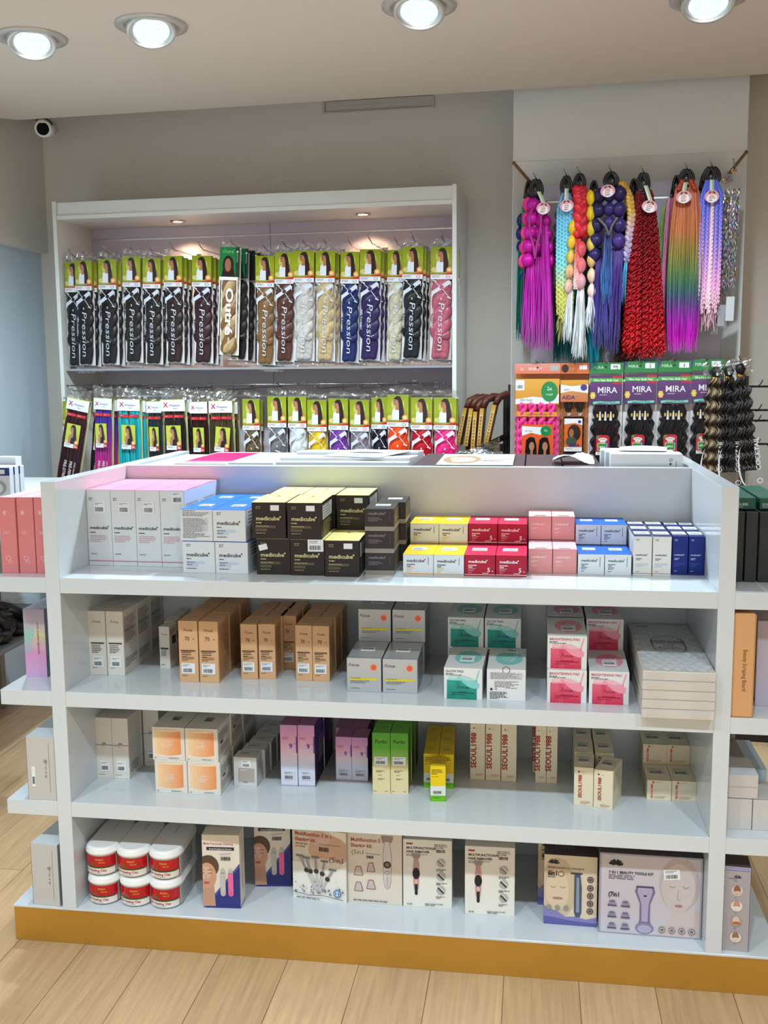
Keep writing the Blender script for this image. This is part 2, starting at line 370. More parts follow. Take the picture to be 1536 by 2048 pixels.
# security camera
t = thing('security_camera', 'white bullet security camera with black lens in the corner above the wall bay', 'camera', (-1.80, 2.2, 2.497), 0)
d = (cam.matrix_world.translation-t.location); t.rotation_euler = (0, 0, math.atan2(d.y, d.x)+R(90-12))
mb = MB(); mb.tube([(0, -.06, 0), (0, .08, .035)], [.036, .036], 24, WHITE); mb.tube([(0, -.062, -.001), (0, -.058, 0)], [.033, .033], 24, WHITE); mb.build('body', PLAST, t)
mb = MB(); mb.tube([(0, -.064, -.001), (0, -.058, 0)], [.027, .027], 24, BLACK); mb.build('lens', mat('lens_glass', .5, spec=.1, color=(.004, .004, .005)), t)
mb = MB(); mb.tube([(.045*math.sin(R(a)), -.066, .043*math.cos(R(a))) for a in range(-40, 75, 8)], .0035, 6, BLACK); mb.build('sunshield_rim', PLAST, t)
mb = MB(); mb.tube([(0, .08, .035), (0, .11, .13), (0, .11, .3)], .014, 12, WHITE); mb.build('bracket', PLAST, t)
# ------------------------------------------------------------------ downlights
def downlight(x, y, label, power, tilt=(0, 0), seen=True):
    t = thing('ceiling_downlight', label, 'ceiling light', (x, y, 2.5), 0, 'recessed ceiling downlights')
    mb = MB(); mb.lathe([(.112, 0), (.111, -.006), (.090, -.009), (.080, -.002)], 40, S(190, 190, 186)); mb.build('trim_ring', mat('trim_paint', .35, metal=.3), t)
    mb = MB(); mb.lathe([(.077, .0), (.074, -.010), (.066, -.010), (.060, 0), (.056, .012)], 40, S(214, 216, 214)); g = mb.build('gimbal_ring', mat('gimbal', .3, metal=.5), t); g.rotation_euler = (R(tilt[0]), R(tilt[1]), 0); g.location = (0, 0, -.016 if tilt[0] else 0)
    mb = MB(); n = 36; mb.face([(.056*math.cos(2*math.pi*k/n), .056*math.sin(2*math.pi*k/n), -.003) for k in range(n)][::-1], WHITE); l = mb.build('lens', LENS, g, label='glowing cool white lens')
    L = bpy.data.lights.new('downlight_lamp', 'SPOT'); L.energy = power; L.color = COOL; L.spot_size = R(158 if power == REAR_W else 125); L.spot_blend = 1; L.shadow_soft_size = .045
    o = bpy.data.objects.new('downlight_lamp', L); COL.objects.link(o); o.parent = t; o.location = (0, 0, -.05)
for x, y, q in ((-1.25, .99, 'at the far end of the ceiling, beside the left wall'), (-.83, .94, 'above the left half of the display, next to the corner pair'), (.01, .91, 'above the middle of the display'), (.85, .99, 'cut by the top edge of the view, above the right side')):
    downlight(x, y, 'round recessed downlight '+q, REAR_W, (-20, -10 if x < -.5 else 0))
for i, x in enumerate((-1.3, -.45, .4, 1.25)):
    downlight(x, -1.55, 'round recessed downlight in the aisle row before the display, '+ORD[i]+' from the left wall', FRONT_W)
for i, x in enumerate((-.9, .6)):
    downlight(x, -3.6, 'round recessed downlight far behind the viewer, '+ORD[i]+' from the left wall', FRONT_W*.7)
# ------------------------------------------------------------------ the display gondola
ZH, Z1, Z2, Z3, ZB, TH, TG = 1.1739, .9419, .6587, .3759, .0956, .0378, .0362
GH, D1, D2, EW = .8, .4385, .971, .1334
g = thing('display_gondola', 'white double-sided shop display unit with four shelf levels on a gold plinth', 'display shelf', (0, 0, 0))
E_ = .0007
for s in (-1, 1):
    mb = MB(); x0, x1 = sorted((s*GH, s*(GH-TG))); mb.box(x0, 0, ZB, x1, D2, ZH, WHITE, E_); mb.build('side_panel', LAM, g)
mb = MB(); mb.box(-GH+TG, D1, ZB, GH-TG, D1+.034, ZH, WHITE, E_); mb.build('divider_panel', LAM, g)
for z in (Z1, Z2, Z3):
    mb = MB(); mb.box(-GH+TG, .0005, z-TH, GH-TG, D1, z, WHITE, E_); mb.build('shelf', LAM, g)
    mb = MB(); mb.box(-GH+TG, D1+.034, z-TH, GH-TG, D2-.0005, z, WHITE, E_); mb.build('rear_shelf', LAM, g)
    for s in (-1, 1):
        mb = MB(); x0, x1 = sorted((s*GH, s*(GH+EW))); mb.box(x0, .0005, z-TH, x1, D2-.0005, z, WHITE, E_); mb.build('end_shelf', LAM, g)
mb = MB(); mb.box(-GH-EW, 0, ZB-.006, GH+EW, D2, ZB, WHITE, E_); mb.build('base_board', LAM, g)
mb = MB(); mb.box(-GH-EW+.001, .002, 0, GH+EW-.001, D2-.002, ZB-.006, WHITE, E_); mb.build('plinth', gold_mat(), g, label='gold-coloured plinth')
# ------------------------------------------------------------------ the wall bay on the left
t = thing('wall_display_bay', 'white wall bay with slatted back panel and two warm lamps in its hood', 'display shelf', (0, 2.0, 0), WA)
XL, XR = -1.741, .041
for x0, x1 in ((XL, XL+.018), (XR-.018, XR)):
    mb = MB(); mb.box(x0, 0, 0, x1, .345, 2.178, WHITE, .001); mb.build('side_panel', LAMF, t)
mb = MB(); mb.box(XL+.018, .012, 2.118, XR-.018, .03, 2.174, WHITE, .001); mb.box(XL+.018, .004, 2.10, XR-.018, .345, 2.118, WHITE, .001); mb.build('hood', LAMF, t)
mb = MB()
for z0, z1 in ((0, .33), (.338, .66), (.668, .99), (.998, 1.32), (1.328, 1.61), (1.618, 1.90), (1.908, 2.045), (2.053, 2.1)):
    mb.box(XL+.018, .325, z0, -.85, .34, z1, WHITE, .001); mb.box(-.848, .325, z0, XR-.018, .34, z1, WHITE, .001)
mb.box(XL+.018, .338, 0, XR-.018, .345, 2.1, WHITE); mb.build('slat_panel', SLAT, t)
mb = MB()
for z in (.334, .664, .994, 1.324, 1.614, 1.904, 2.049): mb.box(XL+.018, .326, z-.004, XR-.018, .337, z+.003, S(210, 212, 216))
mb.build('slat_insert', METAL, t)
mb = MB(); mb.box(XL+.018, .02, 1.442, XR-.018, .325, 1.452, WHITE, .001); mb.build('shelf', mat('grey_shelf', .4, color=S(150, 150, 156)), t)
for x in (-1.228, -.385):
    mb = MB(); mb.lathe([(.034, 0), (.033, -.004), (.024, -.004), (.021, .001)], 28, S(214, 208, 196), c=(x, .17, 2.099)); r_ = mb.build('spotlight', METAL, t, label='small chrome spotlight in the hood')
    mb = MB(); mb.face([(x+.021*math.cos(2*math.pi*k/24), .17+.021*math.sin(2*math.pi*k/24), 2.0965) for k in range(24)][::-1], WHITE); mb.build('lens', WLENS, r_)
    L = bpy.data.lights.new('hood_lamp', 'SPOT'); L.energy = WARM_W*4; L.color = (1, .62, .33); L.spot_size = R(105); L.spot_blend = .8; L.shadow_soft_size = .02
    o = bpy.data.objects.new('hood_lamp', L); COL.objects.link(o); o.parent = t; o.location = (x, .19, 2.088); o.rotation_euler = (R(14), 0, 0)
BAY = t
def hook(parent, u, v0, v1, z, tip=.035):
    mb = MB(); mb.tube([(u, v1, z), (u, v0+.02, z), (u, v0, z+.006), (u-.006, v0-.012, z+tip*.6), (u-.010, v0-.016, z+tip)], .0024, 6, S(150, 150, 154))
    mb.box(u-.012, v1-.004, z-.014, u+.012, v1, z+.014, S(140, 140, 144), .001); return mb.build('hook', METAL, parent)
# recessed frame on the column
t = thing('column_display_frame', 'white mitred frame round a slatted panel on the column', 'display shelf', (0, 2.0, 0), WA)
u0, u1, z0, z1 = .267, 1.155, .8, 2.25; a0, a1, b0, b1 = .345, 1.088, .8, 2.165
mb = MB(); mb.face([(u0, -.004, z1), (u1, -.004, z1), (a1, .05, b1), (a0, .05, b1)], WHITE);
mb.build('top_board', LAMF, t)
for s, (ua, ub) in enumerate(((u0, a0), (u1, a1))):
    mb = MB(); q = [(ua, -.004, z0), (ub, .05, b0), (ub, .05, b1), (ua, -.004, z1)]; mb.face(q if s == 0 else q[::-1], WHITE)
    mb.build('side_board', LAMF, t)
    mb = MB(); mb.tube([(ua, -.006, z1), (ub, .048, b1)], .0065, 4, S(128, 98, 62)); mb.build('mitre_edge', mat('raw_board_edge', .7), t, label='bare brown board edge')
mb = MB()
for q0, q1 in ((.8, 1.10), (1.108, 1.45), (1.458, 1.78), (1.788, 2.095), (2.103, 2.165)): mb.box(a0, .045, q0, a1, .058, q1, WHITE, .001)
mb.build('slat_panel', SLAT, t)
mb = MB()
for q in (1.104, 1.454, 1.784, 2.099): mb.box(a0, .046, q-.004, a1, .057, q+.003, S(220, 222, 226))
mb.build('slat_insert', METAL, t)
CFR = t
# ------------------------------------------------------------------ cartons on the display
def logo(c, a, b, size, col):
    c.text('medicube', a, b, size, col, xs=1.12, bold=.022); w = text_geo('medicube', .022)[2]*1.12*size
    c.ell(a+w+size*.12, b+size*.62*c.w/c.h, size*.16, col=col, n=10)
WH = S(222, 228, 232); WH2 = S(226, 222, 216)
# ---- top shelf
def f(c):
    c.rect(0, .055, 1, .059, S(90, 96, 100)); c.rect(0, .062, 1, .069, S(240, 120, 160)); logo(c, .1, .48, .17, DK); c.micro(.1, .88, .2, 2, .07, GREY); c.micro(.1, .43, .5, 1, .07, DK); c.micro(.1, .385, .75, 4, .075, S(214, 170, 184)); c.micro(.1, .15, .4, 1, .06, GREY)
def sd(c): c.rect(0, .055, 1, .059, S(90, 96, 100)); c.micro(.1, .8, .8, 18, .05, S(180, 186, 194))
PINKTOP = carton(.0645, .135, .1955, WH, f, sd, lid=S(246, 140, 172), lidlabel='pale pink top', stick=[(.02, .135, .03, .03)])
PINKTOP2 = carton(.0645, .135, .1955, WH, f, sd, lid=S(246, 140, 172), lidlabel='pale pink top', stick=[(.032, .162, .03, .03)])
col_w = ['against the side panel', 'second from the side panel', 'third from the side panel', 'beside the blue-topped boxes']
for r_ in range(2):
    for k in range(4):
        put(PINKTOP2 if k == 3 else PINKTOP, 'skincare_carton', -.763+.0658*k, (.168-.002*k) if r_ == 0 else .3, Z1, .0645, .135, -.6, f'tall white carton with pale pink top, {"front" if r_ == 0 else "back"} row, {col_w[k]}', 'pink-topped tall cartons')
def f(c): logo(c, .12, .52, .155, DK); c.micro(.12, .88, .18, 2, .05, GREY); c.micro(.12, .43, .35, 1, .05, DK); c.rect(.12, .29, .68, .36, S(196, 210, 232)); c.rect(.12, .21, .48, .275, S(196, 210, 232)); c.micro(.13, .32, .5, 1, .06, GREY); c.micro(.13, .24, .3, 1, .06, GREY); c.micro(.12, .13, .4, 1, .04, DK)
def fb(c): c.micro(.08, .93, .8, 1, .04, DK); c.micro(.08, .87, .85, 3, .045, GREY); c.rect(.08, .3, .86, .72, S(206, 210, 214)); c.micro(.1, .7, .74, 16, .028, GREY); c.micro(.08, .22, .85, 4, .04, GREY)
def sd(c): c.micro(.15, .85, .7, 4, .05, GREY); c.ell(.3, .3, .08, col=S(190, 196, 204)); c.micro(.5, .35, .35, 4, .04, GREY)
BT = dict(side=sd, lid=S(0, 104, 216), lidlabel='bright blue top', stick=[(.03, .05, .032, .034, dict(face='top'))])
BLUET = carton(.082, .163, .0788, WH, f, **BT); BLUETB = carton(.082, .163, .0788, WH, fb, **BT)
for lv in range(2):
    for r_ in range(2):
        for k in range(2):
            nm = 'upper' if lv else 'lower'
            put(BLUETB if (lv, r_, k) == (1, 0, 0) else BLUET, 'skincare_carton', -.488+.0835*k-(.004 if lv else 0), .097-.002*k+.165*r_+.001*lv, Z1+.0788*lv, .082, .163, -1, f'square blue-topped white carton, {nm} layer, {"front" if r_ == 0 else "back"} row, {"beside the black cartons" if k else "beside the pink-topped cartons"}' + (', text side out' if (lv, r_, k) == (1, 0, 0) else ''), 'blue-topped square cartons')
GOLD = S(214, 206, 150); CHOC = S(42, 34, 32)
def f(c): logo(c, .12, .5, .16, GOLD); c.micro(.12, .86, .2, 2, .05, S(150, 140, 110)); c.micro(.12, .42, .35, 1, .05, GOLD); c.rect(.1, .29, .7, .36, S(92, 84, 62)); c.rect(.1, .2, .44, .27, S(92, 84, 62)); c.micro(.12, .33, .5, 1, .05, S(170, 160, 120)); c.micro(.12, .14, .45, 1, .04, S(170, 160, 120))
def sd(c): c.rect(.1, .5, .9, .9, S(206, 210, 210)); c.micro(.15, .86, .7, 8, .04, GREY); c.rect(.1, .08, .9, .45, S(66, 58, 44)); c.micro(.14, .4, .7, 6, .04, S(130, 120, 80))
def tp(c): c.ell(.5, .72, .07, .03, S(120, 108, 50)); c.rect(.49, .15, .51, .55, S(226, 216, 130))
BK = dict(side=sd, top=tp, lid=S(240, 230, 146), lidlabel='pale yellow top')
BLK = carton(.083, .163, .0888, CHOC, f, stick=[(.046, .068, .021, .013, dict(code=False))], **BK)
BLK2 = carton(.083, .163, .0888, CHOC, f, stick=[(.008, .058, .021, .014, dict(rot=14, code=False))], **BK)
BLK3 = carton(.083, .163, .0888, CHOC, f, stick=[(.043, .059, .038, .029)], **BK)
BLK0 = carton(.083, .163, .0888, CHOC, f, **BK)
for lv, r_, xs in ((0, 0, (-.300, -.2155, -.130)), (0, 1, (-.300, -.2155, -.130)), (1, 0, (-.309, -.221)), (1, 1, (-.306, -.220, -.132))):
    for k, x in enumerate(xs):
        kd = BLK if lv else (BLK2, BLK3, BLK)[k] if r_ == 0 else BLK0
        put(kd, 'skincare_carton', x, (.092, .089, .082)[k]+.168*r_-(.002 if lv else 0), Z1+.0888*lv, .083, .163, 1.6 if r_ == 0 else .8, f'black square carton with pale yellow top, {"upper" if lv else "lower"} layer, {"front" if r_ == 0 else "back"} row, {("beside the blue-topped boxes", "in the middle", "beside the dark flat boxes")[k]}', 'black cartons with yellow tops')
BRN = S(52, 46, 48)
def f(c): c.rect(0, 0, 1, .2, S(150, 144, 132)); logo(c, .12, .74, .13, S(140, 130, 132)); c.micro(.12, .58, .5, 3, .05, S(130, 120, 122)); c.line([(.86, .45), (.86, .85)], .02, S(90, 84, 88))
def sd(c): c.rect(0, 0, 1, .2, S(150, 144, 132)); c.rect(.05, .28, .95, .92, S(78, 70, 54)); c.micro(.1, .86, .8, 6, .05, S(130, 122, 96))
DF = carton(.070, .128, .0533, BRN, f, sd, stick=[(.02, .05, .036, .03, dict(face='top'))])
for r_ in range(2):
    for lv in range(3): put(DF, 'skincare_carton', -.038+.012*r_+.002*lv*0, .116+.131*r_, Z1+.0534*lv, .070, .128, 2, f'flat dark grey carton with tan base band, {("bottom", "middle", "top")[lv]} of the {"front" if r_ == 0 else "back"} stack', 'stacked flat dark cartons')
def mk(base, ink, accent, lid, W, D, H, extra=None, li=None, st=(.2, .35), band=None, side=None):
    def f(c):
        if band: c.rect(0, .05, 1, .09, band)
        logo(c, .12, .62, .135, ink); c.micro(.12, .48, .35, 2, .06, ink); c.micro(.12, .33, .3, 2, .06, accent); c.micro(.12, .15, .16, 1, .05, accent)
        if extra: extra(c)
    def sd(c): c.micro(.1, .8, .8, 7, .03, accent)
    return carton(W, D, H, base, f, sd, lid=lid, lidlabel=li, stick=[(W*st[0], D*st[1], W*.5, D*.24, dict(face='top'))])
YEL = mk(WH, DK, S(226, 196, 120), S(250, 204, 16), .0725, .15, .0515, lambda c: c.line([(.84, .5), (.84, .85)], .02, GREY), 'bright yellow top', band=S(226, 170, 90))
def five(c): c.text('5', .74, .2, .2, S(250, 240, 244), bold=.02); c.text('%', .89, .2, .07, S(250, 240, 244)); c.micro(.58, .12, .3, 1, .05, S(240, 220, 226))
MAG = mk(S(176, 14, 52), S(250, 236, 240), S(222, 150, 166), S(206, 20, 74), .0725, .147, .0515, five, 'magenta top', band=S(240, 190, 190))
PNK = mk(S(232, 158, 160), S(250, 226, 228), S(244, 200, 204), S(246, 184, 190), .0565, .125, .0605, None, 'light pink top', st=(.25, .05))
BW = mk(WH, DK, S(70, 96, 160), S(0, 96, 206), .0615, .125, .0515, lambda c: c.line([(.84, .4), (.84, .85)], .02, GREY), 'blue top')
for kd, nm, xs, y, dy, W, D, H, g_, nb in (
    (YEL, 'white carton with bright yellow top', (.053, .1265), .123, .156, .0725, .15, .052, 'yellow-topped cartons', ('dark flat stack', 'red cartons')),
    (MAG, 'crimson carton with a white number five', (.2005, .2745), .127, .158, .0725, .147, .052, 'crimson cartons', ('yellow-topped boxes', 'plain pink boxes')),
    (PNK, 'small plain pink carton with white label', (.351, .409), .177, .129, .0565, .125, .061, 'plain pink cartons', ('red cartons', 'blue-topped boxes')),
    (BW, 'small white carton with blue top', (.468, .531), .169, .13, .0615, .125, .052, 'small blue-topped cartons', ('pink cartons', 'white and navy cartons'))):
    for k in range(2):
        for lv, r_ in ((0, 0), (0, 1), (1, 1)):
            put(kd, 'skincare_carton', xs[k]-(.001 if lv else 0), y+dy*r_, Z1+H*lv, W, D, 0, f'{nm}, {("front row", "hidden lower back row", "raised back row")[r_+lv]}, nearer the {nb[k]}', g_)
def mk2(base, ink, blk): 
    def f(c): c.micro(.14, .9, .24, 2, .05, ink); logo(c, .12, .5, .14, ink); c.micro(.14, .42, .4, 2, .07, ink); c.rect(.12, .27, .82, .31, blk); c.rect(.12, .22, .5, .255, blk); c.micro(.14, .1, .3, 1, .05, ink); c.rect(0, .055, 1, .062, ink if base == WH2 else base)
    def sd(c): c.micro(.1, .85, .8, 18, .045, blk)
    return f, sd
f_, s_ = mk2(WH2, DK, S(196, 204, 216)); WT = carton(.0425, .08, .096, WH2, f_, s_, lid=S(20, 34, 96), lidlabel='navy top edge', stick=[(.003, .018, .036, .04, dict(face='top'))])
f_, s_ = mk2(S(14, 36, 124), S(220, 226, 240), S(40, 62, 150)); NV = carton(.0355, .078, .094, S(14, 36, 124), f_, s_, lid=S(16, 30, 100), stick=[(.002, .018, .031, .04, dict(face='top'))])
for kd, nm, xs, y, W, D, g_, nb in ((WT, 'slim white carton', (.597, .6415), .171, .0425, .08, 'slim white cartons', ('the blue-topped boxes', 'the navy boxes')), (NV, 'slim navy blue carton', (.689, .7265), .188, .0355, .078, 'slim navy cartons', ('the white slim boxes', 'the side panel'))):
    for k in range(2):
        for r_ in range(3): put(kd, 'skincare_carton', xs[k], y+.083*r_*(1 if kd is WT else .97), Z1, W, D, 0, f'{nm} with white label on top, {("front", "middle", "back")[r_]} row, beside {nb[k]}', g_)
# ---- second shelf
GW = S(222, 218, 210)
def anua(c, a, b, s, col): c.text('\u039bnua', a, b, s, col, 'c', xs=1.15, bold=.012)
def f(c): anua(c, .5, .82, .2, GREY); c.rect(.12, .49, .9, .512, S(50, 66, 62)); c.micro(.16, .46, .66, 5, .1, S(90, 90, 90)); c.micro(.16, .11, .6, 1, .07, GREY)
def sd(c):
    for k, (b, n) in enumerate(((.88, 8), (.68, 7), (.24, 5))): c.micro(.08, b, .84, n, .055, S(130, 128, 126) if k != 1 else S(110, 108, 108))
def tp(c): c.text('anua', .5, .5, .2, GREY, 'c')
ANW = carton(.046, .092, .1685, GW, f, sd, tp, stick=[(.010, .022, .028, .028)])
for r_ in range(3):
    for k in range(2): put(ANW, 'skincare_carton', -.7645+.0475*k, .146+.0945*r_+.001*k, Z2, .046, .092, 0, f'tall off-white carton with dark green bar, {("front", "middle", "back")[r_]} row, {"outer" if k == 0 else "inner"} column', 'tall off-white cartons')
def f(c): anua(c, .5, .8, .26, GREY); c.rect(.12, .46, .88, .5, S(50, 66, 62)); c.micro(.2, .43, .6, 5, .12, S(100, 120, 110)); c.micro(.16, .1, .5, 2, .09, GREY)
ANS = carton(.029, .05, .113, GW, f, lambda c: (c.micro(.1, .9, .8, 4, .08, GREY), c.rect(.3, .55, .8, .75, S(60, 60, 70)), c.micro(.1, .5, .8, 10, .08, S(180, 160, 160))), tp)
for r_ in range(4): put(ANS, 'skincare_carton', -.605+(-.005*r_ if r_ else 0), .222+.054*r_, Z2, .029, .05, -4 if r_ == 0 else 2, f'very small white carton in the file beside the tan cartons, {ORD[r_]} from the front', 'small slim white cartons')
TAN = S(216, 172, 128)
def f(c): anua(c, .5, .83, .2, S(96, 74, 56)); c.text('70', .44, .68, .3, S(84, 60, 44), 'c', xs=.85, bold=.012); c.text('+', .78, .685, .2, S(84, 60, 44), 'c', bold=.0); c.rect(.1, .5, .86, .525, S(104, 76, 58)); c.micro(.14, .475, .62, 3, .11, S(96, 74, 58)); c.micro(.14, .40, .7, 3, .08, S(120, 94, 74)); c.micro(.14, .1, .5, 1, .07, S(120, 94, 74))
def sd(c):
    for b, n in ((.9, 8), (.68, 10), (.36, 12)): c.micro(.08, b, .84, n, .05, S(176, 132, 92))
def tp(c): c.text('anua', .5, .45, .2, S(120, 90, 64), 'c')
def tanbox(W, D, H): return carton(W, D, H, TAN, f, sd, tp, stick=[(W*.12, H*.14, W*.7, H*.17)])
TA = tanbox(.0495, .093, .157); TB = tanbox(.0425, .082, .1425)
for k in range(2):
    for r_ in range(3): put(TA, 'sunscreen_carton', -.513+.0525*k, .115+.1*r_, Z2, .0495, .093, .8, f'large tan carton printed 70+, {("front", "middle", "back")[r_]} row, {"outer" if k == 0 else "inner"} column of the biggest tan pair', 'large tan 70+ cartons')
for k, (x, y, n, a) in enumerate(((-.365, .155, 3, 1), (-.320, .158, 3, 4), (-.2865, .253, 2, 2), (-.2245, .159, 3, .6), (-.1805, .157, 3, 1.6))):
    nm = ('outer column of the middle tan group', 'slightly turned inner column of the middle group', 'short column set back between the tan groups', 'outer column near the silver boxes', 'column nearest the silver boxes')[k]
    for r_ in range(n): put(TB, 'sunscreen_carton', x, y+.0855*r_+(.002 if k == 1 and r_ == 0 else 0), Z2, .0425, .082, a if r_ == 0 else .8, f'slim tan carton printed 70+, {("front", "middle", "back")[r_]} of the {nm}', 'slim tan 70+ cartons')
SIL = S(186, 190, 194)
def f(c): anua(c, .2, .76, .13, S(70, 72, 76)); c.ell(.78, .74, .1, col=S(240, 140, 110), n=24); c.ell(.78, .74, .075, col=S(226, 96, 56), n=24); c.rect(.07, .355, .9, .42, S(226, 214, 40)); c.micro(.1, .4, .6, 1, .03, DK); c.micro(.1, .31, .75, 2, .045, GREY); c.micro(.1, .1, .4, 1, .04, GREY)
def sd(c): c.micro(.1, .85, .8, 6, .05, S(130, 134, 140)); c.micro(.1, .35, .8, 6, .04, S(130, 134, 140))
SUN = carton(.084, .155, .0838, SIL, f, sd, stick=[(.024, .07, .036, .03, dict(face='top'))], mt=mat('silver_card', .3, metal=.35))
for k in range(2):
    for lv, r_ in ((0, 0), (0, 1), (1, 1)): put(SUN, 'cream_carton', (-.081, .0065)[k]+(.002 if lv else 0), .086+.159*r_+(.003 if k and lv else 0), Z2+.0838*lv, .084, .155, .8, f'silver square carton with orange sun dot, {("front", "hidden lower back", "raised back")[r_+lv]}, {"nearer the tan cartons" if k == 0 else "nearer the green pad boxes"}', 'silver sun-dot cartons')
def padf(c1, c2, c3, c4, title, ink, under):
    def f(c):
        c.text(title, .05, .86, .088, ink, bold=.02); c.micro(.05, .8, .4, 1, .04, DK); c.micro(.05, .765, .66, 1, .03, DK)
        c.rect(.08, 0, .86, .62, c2); c.grad(.0, .5, c1, c2, .08, .86); c.rect(.12, .6, .46, .74, c3); c.rect(.3, .02, .42, .6, mixc(c2, c1, .5)); c.ell(.24, .7, .12, .06, mixc(c3, WHITE, .4)); c.line([(.92, .95), (.84, .62)], .03, c4)
        c.poly([(.36, .76), (.6, .72), (.82, .62), (.93, .5), (.9, .37), (.78, .36), (.62, .42), (.48, .56)], c4); c.poly([(.36, .76), (.6, .74), (.8, .63), (.62, .6), (.46, .66)], mixc(c4, WHITE, .3))
        anua(c, .5, .35, .13, mixc(ink, BLACK, .3)); c.rect(.2, .2, .8, .225, under); c.text(title.title()[:14], .5, .225, .055, under, 'c', bold=.02); c.micro(.2, .14, .6, 1, .035, mixc(ink, BLACK, .3))
    def tp(c): c.ell(.55, .5, .36, .3, c4); c.ell(.55, .46, .2, .12, mixc(c4, WHITE, .2)); c.line([(.56, .3), (.8, .7)], .02, WHITE)
    return f, tp
f_, tp_ = padf(S(22, 130, 116), S(40, 160, 144), S(150, 216, 206), S(134, 208, 204), 'GLOW PAD', S(60, 90, 92), S(30, 86, 80))
def sd(c): c.micro(.1, .9, .8, 8, .05, S(186, 190, 192)); c.micro(.1, .4, .8, 6, .05, S(186, 190, 192))
PW = S(228, 230, 230)
GP = carton(.0905, .19, .0755, PW, f_, sd, tp_, stick=[(.032, .06, .034, .045, dict(face='top'))])
def fb(c): c.ring(.5, .98, .1, .12, .15, DK); c.rect(.08, .68, .92, .9, S(206, 208, 210)); c.micro(.1, .88, .8, 7, .026, GREY); c.micro(.2, .6, .62, 5, .035, GREY); c.ell(.12, .36, .035, col=DK, n=12); c.ring(.24, .38, .03, .035, .3, DK); c.micro(.5, .4, .4, 1, .03, GREY); c.micro(.08, .26, .5, 6, .034, DK)
GPB = carton(.0905, .19, .0755, PW, fb, sd, tp_, stick=[(.04, .15, .03, .03, dict(face='top'))])
put(GP, 'pad_carton', .1565, .060, Z2, .0905, .19, -1.5, 'white carton with teal jar picture, front lower box beside the silver cartons', 'teal pad cartons')
put(GPB, 'pad_carton', .2575, .060, Z2, .0905, .19, 0, 'white pad carton turned to its text side, front row beside the teal jar box', 'teal pad cartons')
for k in range(2):
    for lv in range(2): put(GP, 'pad_carton', (.150, .2435)[k], .2585, Z2+.0755*lv, .0905, .175, 0, f'white carton with teal jar picture, {"raised" if lv else "hidden lower"} back row, {"nearer the silver boxes" if k == 0 else "nearer the pink pad boxes"}', 'teal pad cartons')
f_, tp_ = padf(S(206, 48, 84), S(226, 96, 124), S(240, 160, 178), S(240, 156, 176), 'BRIGHTENING PAD', S(190, 44, 74), S(170, 20, 50))
BP = carton(.0905, .19, .0782, PW, f_, sd, tp_, stick=[(.032, .05, .034, .045, dict(face='top'))])
for lv in range(2): put(BP, 'pad_carton', .3975, .060+(.014 if lv else 0), Z2+.0782*lv, .0905, .19, 0, f'white carton with pink jar picture, {"upper" if lv else "lower"} box of the front stack', 'pink pad cartons')
for lv in range(2): put(BP, 'pad_carton', .399, .268, Z2+.0782*lv, .0905, .165, 0, f'white carton with pink jar picture, {"upper" if lv else "lower"} box behind the front stack', 'pink pad cartons')
put(BP, 'pad_carton', .4935, .061, Z2, .0905, .19, -1, 'white carton with pink jar picture, single low box in front beside the mirror boxes', 'pink pad cartons')
for lv in range(2): put(BP, 'pad_carton', .497, .2565, Z2+.0782*lv, .0865, .175, 0, f'white carton with pink jar picture, {"upper" if lv else "lower"} box behind the single low one', 'pink pad cartons')
# mirror boxes with quilted lid in shrink film
def cosy(topmost):
    W, D, H = .157, .436, .0213; mb = MB(); mb.box(-W/2, -D/2, 0, W/2, D/2, H, S(214, 210, 204), .002)
    if topmost:
        c = CV(mb, (-W/2, -D/2, H), (1, 0, 0), (0, 1, 0), W, D); nx, ny = 6, 8
        for i in range(nx):
            for j in range(ny*2):
                a = (i+(.5 if j % 2 else 0))/nx; b = (j+1)/(ny*2+1); dx, dy = .5/nx, 1/(ny*2+1)
                if a-dx < -.01 or a+dx > 1.01: continue
                p = [(a-dx, b), (a, b-dy), (a+dx, b), (a, b+dy)]; d = .0016; z = Vector((0, 0, 1)); ce = c.P(a*W, b*D, .0028)
                for q in range(4): mb.face([c.P(p[q][0]*W, p[q][1]*D, .0005), c.P(p[(q+1) % 4][0]*W, p[(q+1) % 4][1]*D, .0005), ce], S(214, 218, 222))
        c.e0 = .0045
        def oct_(r1, r2, th):
            P_ = [(.5+r1*math.copysign(abs(math.cos(t))**.6, math.cos(t)), .5+r2*math.copysign(abs(math.sin(t))**.6, math.sin(t))) for t in [2*math.pi*k/40 for k in range(41)]]; c.line(P_, th, S(70, 70, 74))
        oct_(.25, .17, .008); oct_(.235, .16, .008)
        c.text('COSYGLOW', .5, .53, .2, DK, 'c', xs=.45, bold=.01); c.text('Travel', .5, .46, .13, GREY, 'c', xs=.42); c.text('Makeup Mirror', .5, .405, .13, GREY, 'c', xs=.42); c.text('Unique', .1, .88, .15, DK, xs=.45, bold=.02)
    else: mb.box(-W/2, -D/2, H-.0005, W/2, D/2, H, S(222, 222, 220))
    pf = MB(); z = H/2
    for k, (x0, x1) in enumerate(((-W/2+.01, -.03), (.025, W/2-.01))):
        pf.grid(lambda i, j: Vector((x0+(x1-x0)*i, -D/2-.0035+.003*abs(2*j-1), .003+(H-.006)*j)), 8, 4, WHITE)
    pf.grid(lambda i, j: Vector((-W/2-.0005+(W+.001)*i, -D/2-.0008-.001*math.sin(i*31)*math.sin(j*9), H*j)), 24, 6, WHITE)
    return [('carton', mb.mesh('carton', CARD), None), ('shrink_film', pf.mesh('shrink_film', FILM), None)]
CG, CGT = cosy(False), cosy(True)
